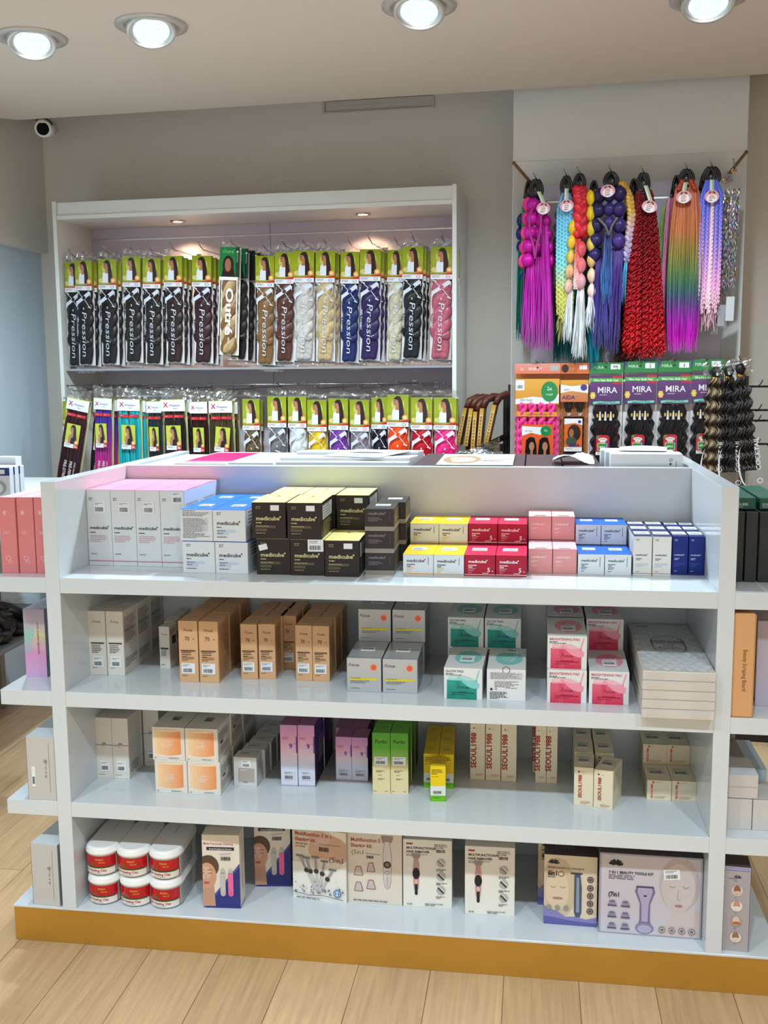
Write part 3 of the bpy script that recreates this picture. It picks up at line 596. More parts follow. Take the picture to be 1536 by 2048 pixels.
for lv in range(5): put(CGT if lv == 4 else CG, 'mirror_box', .604+.0006*((lv*7) % 3), -.026+.001*((lv*5) % 3), Z2+.0216*lv, .157, .436, -.8, f'flat white film-wrapped mirror box with quilted lid, {("bottom", "second from the bottom", "middle", "second from the top", "topmost, title showing")[lv]} of the stack', 'stacked flat mirror boxes')
# ---- third shelf
def f(c): c.text('abib', .5, .565, .16, DK, 'c', bold=.02); c.rect(.02, .548, .98, .556, S(70, 70, 74)); c.micro(.35, .525, .3, 1, .05, GREY); c.micro(.14, .06, .6, 1, .06, GREY)
def sd(c): c.rect(.02, .548, .98, .552, S(170, 170, 172)); c.micro(.1, .22, .8, 5, .06, GREY)
A3 = carton(.044, .088, .1645, GW, f, sd, lambda c: c.micro(.3, .5, .4, 2, .06, GREY), stick=[(.010, .02, .026, .028)])
for r_ in range(3):
    for k in range(2): put(A3, 'skincare_carton', -.764+.0448*k, .158+.09*r_, Z3, .044, .088, 1, f'tall plain white carton with thin black line, {("front", "middle", "back")[r_]} row, {"outer" if k == 0 else "inner"} column', 'tall plain white cartons')
for r_ in range(2): put(A3, 'skincare_carton', -.672, .254+.09*r_, Z3, .044, .088, 0, f'tall plain white carton set back behind the peach boxes, {"front" if r_ == 0 else "back"} one', 'tall plain white cartons')
def f(c):
    c.rect(.05, .12, .92, .93, S(238, 222, 206)); n = 8
    for k in range(n): t = k/(n-1); c.rect(.08+.8*k/n, .15+.04*abs(2*t-1)**2, .08+.8*(k+1)/n+.002, .9, mixc(S(240, 206, 162), S(232, 150, 96), t))
    c.ell(.48, .9, .4, .03, S(244, 214, 178)); c.text('beplain', .5, .55, .07, WHITE, 'c'); c.micro(.3, .48, .4, 3, .04, S(250, 226, 200)); c.micro(.06, .06, .12, 1, .04, GREY); c.micro(.5, .06, .42, 1, .04, GREY)
def sd(c): c.micro(.08, .8, .84, 6, .04, GREY); c.rect(.2, .45, .4, .52, DK); c.micro(.08, .35, .84, 5, .04, S(160, 158, 156))
PE = carton(.084, .112, .086, GW, f, sd, stick=[(.034, .05, .02, .03, dict(face='top', base=S(150, 148, 146)))])
for r_ in range(3):
    for lv in range(2):
        for k in range(2): put(PE, 'cream_carton', (-.577, -.491)[k]-(.004 if lv else 0), .0855+.113*r_+(.001 if lv else 0), Z3+.086*lv, .084, .112, 1.2, f'white carton with peach jar picture, {"upper" if lv else "lower"} layer, {("front", "middle", "back")[r_]} row, {"outer" if k == 0 else "inner"} column', 'peach jar cartons')
def f(c): c.rect(.06, .08, .94, .7, S(210, 208, 206)); c.rect(.2, .14, .9, .62, S(176, 166, 160)); c.micro(.3, .55, .5, 1, .04, WHITE); c.micro(.3, .42, .4, 2, .04, S(200, 160, 140)); c.text('Anua', .5, .12, .09, S(120, 70, 60), 'c')
GS = carton(.061, .05, .077, S(216, 214, 210), f, lambda c: (c.rect(0, .0, .15, 1, S(190, 188, 184)), c.micro(.2, .8, .7, 8, .1, S(180, 176, 172))), lambda c: c.micro(.2, .6, .5, 2, .08, GREY), stick=[(.022, .05, .024, .02)])
for r_ in range(6): put(GS, 'cream_carton', -.392+(.003*r_ if r_ else 0)+.004*(r_ > 0), .153+.0555*r_, Z3, .061, .05, -.5+1.2*(r_ % 2), f'small square grey carton in the single file beside the lilac boxes, {ORD[r_]} from the front', 'file of small grey cartons')
def nine(W, D, H, pos, sizes):
    def f(c):
        st = [(0, S(216, 216, 232)), (.3, S(214, 220, 240)), (.5, S(232, 208, 220)), (.75, S(228, 160, 190)), (1, S(196, 140, 190))]
        for (b0, c0), (b1, c1) in zip(st, st[1:]): c.grad(b0, b1, c0, c1)
        c.micro(.1, .79, .5, 2, .08, S(140, 100, 150)); c.text('9', pos[0], pos[1], sizes, S(96, 60, 150), 'c', xs=.95, bold=.03); c.text('+', pos[0]+.22, pos[1]+.06, sizes*.5, S(96, 60, 150), 'c', bold=.0)
        c.rect(.93, .55, 1, .82, S(86, 70, 170)); c.rect(0, 0, 1, .02, S(170, 168, 190))
    def sd(c): c.rect(0, 0, 1, 1, S(58, 38, 74)); c.rect(.45, .3, .95, .7, S(120, 112, 130)); c.micro(.05, .9, .9, 8, .08, S(96, 66, 124)); c.rect(.5, .68, .7, 1, S(80, 60, 160))
    return carton(W, D, H, S(150, 96, 140), f, sd, lambda c: c.rect(0, 0, 1, 1, S(150, 92, 134)), stick=[(W*.16, H*.1, W*.68, H*.15, dict(base=S(206, 210, 222)))])
N9 = nine(.0435, .12, .1625, (.62, .62), .42); N9S = nine(.0415, .066, .1175, (.62, .58), .36)
for k in range(2):
    for r_ in range(2): put(N9, 'serum_carton', -.271+.0447*k, .167+.003*k+.123*r_, Z3, .0435, .12, 1, f'tall pink-to-white carton with a purple 9+, {"front" if r_ == 0 else "back"} row, {"nearer the grey file" if k == 0 else "nearer the small 9+ pair"}', 'tall pink 9+ cartons')
for k in range(2):
    for r_ in range(3): put(N9S, 'serum_carton', -.138+.0425*k-(.012 if r_ else 0), .2205+.0675*r_, Z3, .0415, .066, 1, f'short pink-to-lilac carton with a purple 9+, {("front", "middle", "back")[r_]} row, {"outer" if k == 0 else "inner"} column', 'short lilac 9+ cartons')
def f(c):
    st = [(0, S(232, 214, 168)), (.42, S(226, 212, 160)), (.56, S(150, 190, 96)), (.75, S(92, 170, 52)), (1, S(84, 160, 48))]
    for (b0, c0), (b1, c1) in zip(st, st[1:]): c.grad(b0, b1, c0, c1)
    c.text('Purito', .5, .83, .3, S(34, 84, 30), 'c', xs=.92, bold=.03); c.rect(.42, .79, .58, .795, S(34, 84, 30)); c.micro(.2, .37, .62, 2, .07, S(90, 84, 50)); c.micro(.32, .3, .36, 1, .05, S(90, 84, 50)); c.micro(.3, .24, .4, 2, .05, S(90, 84, 50)); c.micro(.06, .03, .25, 1, .06, GREY); c.micro(.7, .03, .22, 1, .06, GREY)
def sd(c): c.grad(0, .35, S(140, 140, 84), S(84, 128, 50)); c.grad(.35, 1, S(74, 128, 42), S(62, 120, 36)); c.ell(.3, .6, .1, col=S(40, 84, 30), n=12); c.ell(.3, .4, .08, col=S(40, 84, 30), n=12)
def tp(c): c.ring(.5, .5, .2, .2*c.w/c.h, .15, S(40, 90, 30))
PU = carton(.0445, .073, .1575, S(88, 166, 50), f, sd, tp, stick=[(.005, .074, .033, .022)])
for k in range(2):
    for r_ in range(3): put(PU, 'serum_carton', -.031+.0455*k, .1515+.003*k+.0765*r_, Z3, .0445, .073, 2 if r_ == 0 else 1, f'tall green-to-cream carton, {("front", "middle", "back")[r_]} row, {"nearer the lilac boxes" if k == 0 else "nearer the yellow boxes"}', 'tall green cartons')
def f(c): c.rect(0, 0, 1, .17, S(110, 186, 36)); c.rect(0, .44, 1, 1, S(238, 206, 20)); c.rect(0, .17, 1, .44, S(226, 230, 224)); c.micro(.08, .88, .85, 3, .13, S(70, 64, 20)); c.micro(.08, .7, .8, 1, .06, S(120, 110, 30)); c.micro(.2, .1, .6, 1, .06, S(50, 90, 20)); c.bars(.2, .22, .72, .3)
def tp(c): c.ring(.5, .5, .22, .22*c.w/c.h, .12, S(150, 124, 10)); c.text('OC', .5, .44, .2, S(150, 124, 10), 'c')
def sd(c): c.rect(0, 0, 1, .17, S(100, 170, 36)); c.micro(.1, .8, .8, 8, .1, S(190, 160, 20))
YG = carton(.0375, .068, .0905, S(226, 192, 22), f, sd, tp)
put(YG, 'serum_carton', .118, .121, Z3, .0375, .062, 4, 'small yellow and green carton standing alone in front of its rows', 'yellow and green cartons')
for k in range(2):
    for r_ in range(3): put(YG, 'serum_carton', .093+.0385*k-.004*r_, .2+.0725*r_, Z3, .0375, .068, 2, f'small yellow and green carton, {("front", "middle", "back")[r_]} of the {"green-box side" if k == 0 else "cream-box side"} column behind the loner', 'yellow and green cartons')
CRM = S(232, 220, 190); RED_ = S(160, 34, 52)
def seoul(W, D, H, tall, red=RED_, st=True):
    def f(c):
        c.ell(.25, 1-.12 if tall else .9, .05, col=DK if tall else S(200, 90, 60), n=8); c.micro(.36, .87 if tall else .89, .4, 1, .06, S(190, 180, 150))
        L_ = text_geo('SEOUL1988', .03)[2]; s_ = (.6 if tall else .72)*c.h/c.w/L_
        c.text('SEOUL1988', .36 if tall else .24, .2 if tall else .08, s_, red, 'l', rot=90, xs=1, bold=.03) if not tall else c.text('SEOUL1988', .4, .2, s_/1.0, red, 'l', rot=90, bold=.03)
        c.micro(.35 if tall else .3, .1 if tall else .16, .55, 3 if tall else 2, .06, S(190, 150, 130))
    def sd(c): c.micro(.1, .9, .8, 10, .05, S(206, 196, 166))
    return carton(W, D, H, CRM, f, sd, stick=[(W*.15, D*.35, W*.65, D*.4, dict(face='top', base=S(206, 202, 190)))] if st else ())
ST = seoul(.0385, .075, .158, True); SN = seoul(.0272, .06, .158, True); SA = seoul(.0465, .092, .0965, True); SC = seoul(.0585, .105, .0505, False, S(214, 60, 44))
for k in range(3):
    for r_ in range(2): put(ST, 'serum_carton', .2065+.0402*k, .268-.002*k+.079*r_, Z3, .0385, .075, 1, f'tall cream carton with red vertical lettering, {"front" if r_ == 0 else "back"} row of three, {("nearest the yellow boxes", "in the middle", "farthest from the yellow boxes")[k]}', 'row of three tall cream cartons')
for k in range(2): put(SN, 'serum_carton', .374+.028*k, .2675, Z3, .0272, .06, .3, f'slim tall cream carton of the narrow pair set apart, {"nearer the row of three" if k == 0 else "nearer the short cream stack"}', 'narrow pair of cream cartons')
put(SN, 'serum_carton', .367, .332, Z3, .0272, .06, .3, 'slim tall cream carton half hidden behind the narrow pair', 'narrow pair of cream cartons')
put(SA, 'serum_carton', .4665, .143, Z3, .0465, .09, -4, 'short cream carton with red vertical lettering, front row, standing straight', 'short cream cartons')
put(SA, 'serum_carton', .5135, .135, Z3, .0465, .09, -18, 'short cream carton with red vertical lettering, front row, turned at an angle', 'short cream cartons')
for k in range(2):
    for r_ in range(2): put(SA, 'serum_carton', .4715+.0505*k, .243+.094*r_, Z3, .0465, .09, -1, f'short cream carton, {"second" if r_ == 0 else "third"} row, behind the {"straight" if k == 0 else "turned"} front one', 'short cream cartons')
for k in range(2):
    for lv, r_ in ((0, 0), (0, 1), (1, 1)): put(SC, 'cream_carton', (.646, .7055)[k]+(0 if r_ == 0 else .0005-.001*k), .195+.002*k+.111*r_, Z3+.0505*lv, .0585, .105, 0, f'low cream carton with small red lettering, {("front", "hidden lower back", "raised back")[r_+lv]}, {"away from" if k == 0 else "beside"} the side panel', 'low cream cartons')
# ---- bottom shelf
def clay_tub():
    w, L, H = .041, .055, .0745        # half width, half length of the straight part, height
    def outline(s, off=0.0):            # s = arc length from the middle of the front end, counter-clockwise seen from above (to the right)
        r = w+off; q = math.pi*w/2; sg = 1 if s >= 0 else -1; s = abs(s)
        if s <= q: t = s/w; x, y = r*math.sin(t), -L-r*math.cos(t)
        elif s <= q+2*L: x, y = r, -L+(s-q)
        else: t = (s-q-2*L)/w; x, y = r*math.cos(t), L+r*math.sin(t)
        return Vector((sg*x, y, 0))
    T = math.pi*w+2*L
    def ringpts(off, z, n=64): return [outline(-T+2*T*k/n, off)+Vector((0, 0, z)) for k in range(n)]
    def shell(mb, prof, col):
        rs = [ringpts(o, z) for o, z in prof]; base = len(mb.v); n = len(rs[0])
        for r_ in rs: mb.v += [tuple(p) for p in r_]
        for i in range(len(rs)-1):
            for k in range(n):
                k2 = (k+1) % n; mb.f.append((base+i*n+k, base+i*n+k2, base+(i+1)*n+k2, base+(i+1)*n+k)); mb.c.append(col); mb.m.append(0); mb.sm.append(True)
        mb.face(rs[-1], col); mb.face(rs[0][::-1], col)
    body = MB(); shell(body, [(-.008, 0), (-.003, .003), (-.001, .008), (-.001, .056), (-.003, .058)], S(206, 204, 198))
    lid = MB(); shell(lid, [(.001, .056), (.0025, .057), (.0025, .063), (.001, .0645), (.001, .0685), (-.002, .0725), (-.006, H)], S(238, 238, 236))
    lid.box(-.002, .01, H-.0005, .002, .06, H+.0012, S(214, 214, 212))
    lab = MB()
    def strip(s0, s1, z0, z1, col, off=.0, n=24):
        lab.grid(lambda i, j: outline(s0+(s1-s0)*i, off)+Vector((0, 0, z0+(z1-z0)*j)), n, 1, col)
    a, b = -.075, .045
    strip(a, b, .006, .053, S(232, 228, 220), .0002); strip(a, b, .022, .053, S(190, 22, 30), .0005)
    strip(b+.002, b+.10, .006, .053, S(186, 186, 184), .0002); strip(b, b+.002, .006, .053, S(120, 20, 24), .0004)
    rnd = random.Random(4)
    for i in range(11):
        s_ = b+.006
        while s_ < b+.095: q = s_+rnd.uniform(.004, .012); strip(s_, q, .049-i*.0038, .0505-i*.0038, S(140, 138, 140), .0005, 2); s_ = q+.002
    def tri(s0, z0, pts, col, off): lab.face([outline(s0+x, off)+Vector((0, 0, z0+z)) for x, z in pts], col)
    for k in range(6):   # pyramid on a green band
        tri(-.014, .024, [(-.011+.0018*k, .0025*k), (.011-.0018*k, .0025*k), (.011-.0018*(k+1), .0025*(k+1)), (-.011+.0018*(k+1), .0025*(k+1))], S(96, 84, 34) if k % 2 else S(120, 104, 44), .001)
    strip(a+.02, b-.006, .022, .026, S(52, 80, 34), .0008)
    def ctext(body_, s0, z0, size, col, bold=.015):
        vs, fs, W_ = text_geo(body_, bold); i = len(lab.v); lab.v += [tuple(outline(s0+(x-W_/2)*size, .0012)+Vector((0, 0, z0+y*size))) for x, y in vs]
        for f in fs: lab.f.append(tuple(i+k for k in f)); lab.c.append(col); lab.m.append(0); lab.sm.append(False)
    ctext('Aztec', .004, .0425, .0085, S(206, 170, 70)); ctext('Secret', .010, .0355, .006, S(206, 170, 70)); ctext('Indian Healing Clay', -.012, .0135, .0086, S(176, 22, 30)); ctext('deep pore cleansing', -.008, .0085, .0038, S(110, 108, 104), 0)
    return [('tub', body.mesh('tub', PLAST), None), ('lid', lid.mesh('lid', PLAST), 'white lid'), ('wrap_label', lab.mesh('wrap_label', GLOSSCARD), 'red and white label')]
TUB = clay_tub()
for k, x in enumerate((-.717, -.634, -.549)):
    for lv in range(2):
        place(TUB, 'clay_tub', 'tub', (x+(.004 if lv == 0 and k == 0 else 0)+(.006 if k == 1 and lv == 0 else 0), .118+.004*lv, ZB+.0757*lv), R(2), f'white oblong clay tub with red label, {"upper" if lv else "lower"}, {("against the side panel", "in the middle stack", "beside the cleaning-device carton")[k]}', 'stacked red-labelled clay tubs')
SKIN = S(206, 156, 128)
def face_art(c, cx, cy, s, skin=SKIN, hair=S(96, 70, 56), flip=1):
    k = c.w/c.h
    c.ell(cx+.06*s*flip, cy+.5*s*k, .46*s, .5*s*k, hair); c.poly([(cx-.3*s, cy-1.3*s*k), (cx+.34*s, cy-1.3*s*k), (cx+.26*s, cy-.1*s*k), (cx-.1*s, cy-.2*s*k)], mixc(skin, BLACK, .12))
    c.ell(cx, cy+.08*s*k, .4*s, .58*s*k, skin, 24); c.ell(cx-.08*s, cy+.2*s*k, .26*s, .3*s*k, mixc(skin, WHITE, .2))
    for q in (-.2, .14): c.line([(cx+(q-.08)*s, cy+.2*s*k), (cx+q*s, cy+.17*s*k), (cx+(q+.08)*s, cy+.2*s*k)], .012*s*2, S(70, 46, 36)); c.line([(cx+(q-.1)*s, cy+.33*s*k), (cx+(q+.08)*s, cy+.35*s*k)], .012*s*2, S(96, 66, 50))
    c.line([(cx-.04*s, cy+.15*s*k), (cx-.07*s, cy-.05*s*k), (cx-.01*s, cy-.08*s*k)], .014*s, mixc(skin, BLACK, .3)); c.ell(cx-.03*s, cy-.24*s*k, .13*s, .05*s*k, S(176, 92, 84))
IV = S(226, 218, 206)
def f(c):
    c.text('Multi-Functional Cleaning', .04, .865, .094, S(190, 40, 50), xs=.82, bold=.01); c.rect(.12, .79, .86, .835, S(40, 40, 60)); c.text('Facial & Eyebrow Device', .49, .8, .06, WHITE, 'c', bold=.01)
    c.poly([(.0, .0), (1, 0), (1, .62)], S(48, 52, 122)); c.poly([(.02, 0), (.06, 0), (1, .58), (1, .62)], S(84, 90, 160)); face_art(c, .12, .42, .62)
    for x, col in ((.54, S(196, 190, 184)), (.75, S(232, 108, 160))): c.rect(x-.07, .2, x+.07, .48, col); c.ell(x, .2, .07, col=mixc(col, BLACK, .1)); c.poly([(x-.07, .48), (x+.07, .48), (x+.05, .53), (x, .56), (x-.05, .53)], S(188, 186, 184)); c.ell(x-.025, .485, .014, col=DK, n=8); c.ell(x+.03, .485, .014, col=DK, n=8)
    c.line([(.46, .74), (.8, .76)], .01, GREY); c.bars(.5, .66, .76, .71)
def sd(c): c.micro(.3, .85, .15, 1, .05, GREY); c.text('Multi-Functional Cleaning', .55, .2, .16, S(150, 60, 60), rot=90, xs=1); c.rect(0, 0, 1, .02, S(150, 150, 180))
CLN = carton(.0945, .055, .193, IV, f, sd, lambda c: c.rect(0, .9, 1, .95, S(180, 172, 160)))
CLN2 = carton(.0945, .055, .193, IV, f, lambda c: c.rect(0, 0, 1, 1, S(50, 50, 100)), None)
put(CLN, 'device_carton', -.4475, .048, ZB, .0945, .055, 4, 'white carton with a woman and two wands, standing in front beside the clay tubs', 'cleaning device cartons', 'box')
put(CLN2, 'device_carton', -.3475, .168, ZB+.0, .0945, .055, 8, 'white carton with a woman and two wands, set back beside the brush kit', 'cleaning device cartons', 'box')
MAR = S(176, 84, 66)
def razor(c, x, y, s, body, line_, head=S(150, 148, 146), dark=S(60, 44, 44)):
    k = c.w/c.h; c.poly([(x-.09*s, y+.62*s*k), (x+.09*s, y+.62*s*k), (x+.12*s, y+.7*s*k), (x+.12*s, y+.76*s*k), (x-.12*s, y+.76*s*k), (x-.12*s, y+.7*s*k)], head)
    P_ = [(x-.05*s, y+.64*s*k), (x-.085*s, y+.35*s*k), (x-.07*s, y-.2*s*k), (x-.05*s, y-.32*s*k), (x, y-.36*s*k), (x+.05*s, y-.32*s*k), (x+.07*s, y-.2*s*k), (x+.085*s, y+.35*s*k), (x+.05*s, y+.64*s*k)]
    c.poly(P_, body); c.line(P_+[P_[0]], .008*s, line_)
    return k
def f(c):
    c.rect(.7, .0, 1, 1, S(232, 224, 210)); c.ell(.68, .72, .38, .22, S(206, 164, 138)); c.ell(.5, .88, .2, .1, mixc(SKIN, WHITE, .2)); c.rect(0, 0, 1, .52, S(232, 228, 220)); c.ell(.62, .52, .3, .08, S(224, 210, 194))
    c.text('Multifunction 5 in 1', .05, .9, .098, MAR, xs=.9, bold=.03); c.text('Shaving kit', .05, .82, .098, MAR, xs=.9, bold=.03); c.micro(.06, .77, .3, 2, .05, S(176, 120, 100))
    c.text('(5in1', .68, .56, .14, S(90, 76, 70), xs=1, bold=.0); c.bars(.5, .7, .68, .76); c.line([(.5, .8), (.88, .8)], .008, GREY)
    for k, (x0, y0, x1, y1) in enumerate(((.14, .6, .46, .1), (.26, .58, .46, .1), (.43, .6, .47, .1), (.6, .56, .48, .1), (.75, .45, .49, .1))):
        c.line([(x0, y0), (x1, y1)], .055, S(196, 192, 190)); c.line([(x0, y0), ((x0*2+x1)/3, (y0*2+y1)/3)], .03, S(150, 146, 146)); c.ell(x0*.62+x1*.38, y0*.62+y1*.38, .045, col=S(62, 52, 52), n=14); c.rect(x0-.07, y0-.005, x0+.07, y0+.02, S(120, 116, 116))
    rnd = random.Random(8)
    for q in range(46): x = rnd.gauss(.5, .3); c.ell(min(.94, max(.06, x)), .1+abs(rnd.gauss(0, .11)), rnd.uniform(.006, .022), col=S(122, 122, 142), n=7)
    c.line([(.03, .1), (.3, .07), (.6, .085), (.95, .05)], .012, S(90, 90, 116)); c.ell(.84, .14, .07, col=S(40, 112, 180)); c.ring(.84, .14, .05, .05*c.w/c.h, .2, WHITE); c.ell(.84, .14, .014, .035, WHITE, 8); c.micro(.08, .02, .8, 1, .04, GREY)
K5A = carton(.1435, .045, .187, S(214, 204, 188), f, lambda c: c.rect(.0, 0, .06, 1, S(170, 186, 186)))
put(K5A, 'device_carton', -.2365, .131, ZB, .1435, .045, -7, 'shaving kit carton with a fan of brushes and splashing water, slightly turned', 'shaving kit cartons', 'box')
def f(c):
    c.text('Multifunction 5 in 1', .06, .86, .098, MAR, xs=.92, bold=.03); c.text('Shaving kit', .06, .78, .098, MAR, xs=.92, bold=.03); c.text('(5in1', .07, .68, .12, S(150, 104, 92), bold=.0); c.bars(.35, .63, .48, .67); c.line([(.33, .7), (.6, .69)], .008, GREY)
    razor(c, .73, .46, .9, S(214, 208, 204), S(150, 110, 104), S(160, 140, 132)); c.ell(.73, .56, .07, col=S(70, 60, 60)); c.ell(.73, .56, .035, col=S(130, 124, 120)); c.ring(.73, .45, .04, .04*c.w/c.h, .2, S(130, 104, 100)); c.rect(.7, .25, .76, .4, S(190, 184, 182))
    for x, y, wd in ((.2, .44, .08), (.43, .5, .07), (.2, .22, .08), (.43, .26, .08)):
        c.poly([(x-wd, y-.05), (x+wd, y-.05), (x+wd*.5, y+.07), (x-wd*.5, y+.07)], S(196, 186, 182)); c.line([(x-wd, y-.05), (x+wd, y-.05), (x+wd*.5, y+.07), (x-wd*.5, y+.07), (x-wd, y-.05)], .012, S(160, 84, 80))
    c.micro(.1, .035, .84, 1, .04, GREY)
K5B = carton(.139, .045, .190, S(222, 212, 198), f, None)
put(K5B, 'device_carton', -.0925, .123, ZB, .139, .045, -1.5, 'shaving kit carton with one outlined shaver and four loose heads', 'shaving kit cartons', 'box')
def f(c):
    c.rect(.07, .925, .2, .95, S(150, 70, 60)); c.text('MULTIFUNCTIONAL', .07, .86, .068, S(52, 46, 46), xs=1.0, bold=.03); c.text('HAIR REMOVER', .07, .805, .068, S(52, 46, 46), xs=1.0, bold=.03); c.micro(.07, .775, .55, 2, .03, GREY); c.micro(.64, .93, .3, 3, .035, GREY); c.bars(.68, .82, .86, .865)
    razor(c, .27, .42, .72, S(196, 150, 150), S(170, 120, 120), S(150, 142, 140)); c.ell(.27, .5, .075, .085, S(34, 28, 30)); c.rect(.24, .2, .3, .5, S(34, 34, 48)); c.ell(.27, .2, .03, col=S(34, 34, 48)); c.ell(.27, .38, .035, .04, S(226, 176, 166))
    for k, y in enumerate((.67, .47, .27)):
        c.ell(.78, y, .09, col=S(180, 176, 170)); c.line([(.72, y+.04), (.84, y-.04)], .05, S(70, 66, 66) if k else S(140, 136, 130)); c.line([(.74, y+.05), (.86, y-.03)], .015, WHITE); c.micro(.68, y-.1, .22, 2, .03, GREY)
    c.micro(.08, .04, .2, 1, .04, GREY); c.micro(.45, .055, .4, 2, .03, GREY)
HR = carton(.122, .042, .178, S(232, 228, 218), f, lambda c: (c.micro(.2, .9, .6, 6, .1, GREY), c.rect(.9, 0, 1, 1, S(190, 186, 180))), lambda c: c.rect(0, .94, 1, .98, S(160, 156, 150)))
put(HR, 'device_carton', .049, .119, ZB, .122, .042, 1, 'white hair remover carton with pink shaver, beside the outlined shaving kit', 'hair remover cartons', 'box')
put(HR, 'device_carton', .2045, .1015, ZB, .122, .042, 1, 'white hair remover carton with pink shaver, standing alone nearer the front edge', 'hair remover cartons', 'box')
def lotus(c, x, y, s, col):
    k = c.w/c.h
    for a in (-75, -45, -18, 18, 45, 75):
        t = R(a); px, py = x+math.sin(t)*s, y+math.cos(t)*s*k*.8; c.line([(x+math.sin(t)*.3*s, y), (px+math.cos(t)*.12*s-math.sin(t)*.3*s, py-math.sin(t)*.1*s*k-.25*s*k*math.cos(t)), (px, py), (px-math.cos(t)*.12*s-math.sin(t)*.3*s, py-.25*s*k*math.cos(t)), (x+math.sin(t)*.3*s, y)], .018, col)
def f(c):
    c.ell(.27, .52, .34, .44, S(206, 186, 156)); c.ell(.25, .5, .22, .3, S(218, 200, 172)); c.ell(.26, .38, .1, .02, S(170, 130, 110)); c.line([(.12, .55), (.18, .53), (.22, .55)], .012, S(150, 120, 96)); c.line([(.3, .55), (.36, .53), (.4, .55)], .012, S(150, 120, 96))
    c.poly([(0, 0), (1, 0), (1, .14), (.8, .1), (.6, .13), (.4, .12), (.25, .2), (.1, .22), (0, .27)], S(136, 130, 186)); c.poly([(0, 0), (1, 0), (1, .05), (.5, .07), (0, .12)], S(96, 96, 160))
    lotus(c, .18, .88, .11, S(60, 50, 50)); c.text('Multifunctional 6 in 1 Shaving kit', .07, .81, .052, S(90, 70, 66), bold=.01); c.text('6in1', .07, .71, .13, S(50, 40, 44), xs=.85, bold=.04); c.ring(.32, .735, .06, .035, .2, S(60, 50, 54)); c.micro(.07, .68, .3, 1, .05, GREY)
    c.rect(.5, .745, .72, .765, S(70, 66, 76)); c.poly([(.57, .74), (.68, .74), (.71, .55), (.71, .2), (.68, .13), (.6, .13), (.57, .2), (.57, .55)], S(76, 88, 116)); c.poly([(.61, .7), (.66, .7), (.67, .2), (.61, .2)], S(140, 152, 176))
    for y in (.68, .56, .45, .34, .23): c.ell(.87, y, .062, col=S(96, 70, 80)); c.ring(.87, y, .04, .04*c.w/c.h, .3, S(180, 150, 150))
    for x in (.1, .26, .42): c.ell(x, .25, .05, col=S(150, 150, 140))
K6 = carton(.126, .055, .1775, S(222, 210, 184), f, lambda c: c.rect(0, 0, 1, .3, S(110, 110, 170)), lambda c: (c.rect(0, 0, 1, 1, S(84, 70, 78)), c.micro(.2, .8, .5, 2, .06, GREY)))
put(K6, 'device_carton', .397, .0825, ZB, .126, .055, -1, 'beige and violet shaving kit carton leaning against the wide one', 'violet shaving kit cartons', 'box')
put(K6, 'device_carton', .383, .171, ZB, .126, .055, -1, 'beige and violet shaving kit carton almost hidden behind its twin', 'violet shaving kit cartons', 'box')
LIL = S(202, 196, 206)
def f(c):
    c.rect(.02, .02, .98, .98, LIL); c.ell(.78, .66, .2, .34, S(190, 178, 180)); c.ell(.77, .62, .16, .3, S(204, 193, 194)); c.poly([(.6, 0.02), (.98, .02), (.98, .34), (.9, .36), (.72, .3)], S(206, 192, 190))
    for q in (.71, .84): c.line([(q-.03, .64), (q, .62), (q+.03, .64)], .005, S(120, 96, 90))
    c.line([(.77, .6), (.76, .48), (.79, .47)], .005, S(170, 146, 138)); c.ell(.775, .4, .04, .018, S(176, 130, 126)); lotus(c, .16, .86, .07, S(50, 44, 50))
    c.text('7 IN 1 BEAUTY TOOLS KIT', .09, .755, .037, S(60, 52, 56), bold=.03); c.micro(.09, .73, .32, 3, .018, GREY); c.text('(7in1', .09, .47, .066, S(56, 48, 54), xs=.85, bold=.03)
    B_ = S(140, 128, 168)
    c.poly([(.365, .62), (.53, .62), (.545, .55), (.5, .4), (.5, .2), (.51, .14), (.39, .14), (.4, .2), (.4, .4), (.35, .55)], mixc(B_, BLACK, .25)); c.poly([(.38, .6), (.515, .6), (.52, .55), (.485, .4), (.48, .18), (.42, .18), (.415, .4), (.375, .55)], S(176, 168, 200)); c.ell(.45, .1, .09, .07, B_); c.ell(.45, .09, .07, .05, S(176, 170, 198)); c.ell(.45, .5, .018, .01, DK)
    c.rect(.365, .6, .53, .615, S(70, 62, 86))
    for i, x in enumerate((.13, .26)):
        for j, y in enumerate((.35, .21, .07)): c.poly([(x-.05, y), (x+.05, y), (x+.02, y+.07), (x-.02, y+.07)], S(146, 140, 166)); c.rect(x-.04, y, x+.04, y+.015, S(80, 70, 92)); c.ell(x, y+.06, .03, .014, S(120, 112, 136))
    for k in range(4): c.ell(.62+.095*k, .1, .032, col=S(120, 112, 114)); c.ring(.62+.095*k, .1, .024, .024*c.w/c.h, .3, S(210, 200, 200))
K7 = carton(.2365, .075, .202, S(168, 162, 176), f, lambda c: c.rect(.02, .02, .98, .98, S(120, 114, 124)), lambda c: c.rect(0, 0, 1, 1, S(96, 92, 98)), stick=[(.149, .143, .037, .026, dict(rot=6))])
put(K7, 'device_carton', .526, .0585, ZB, .2365, .075, -.8, 'wide lilac beauty tools carton with woman and violet epilator, beside the side panel', None, 'box')
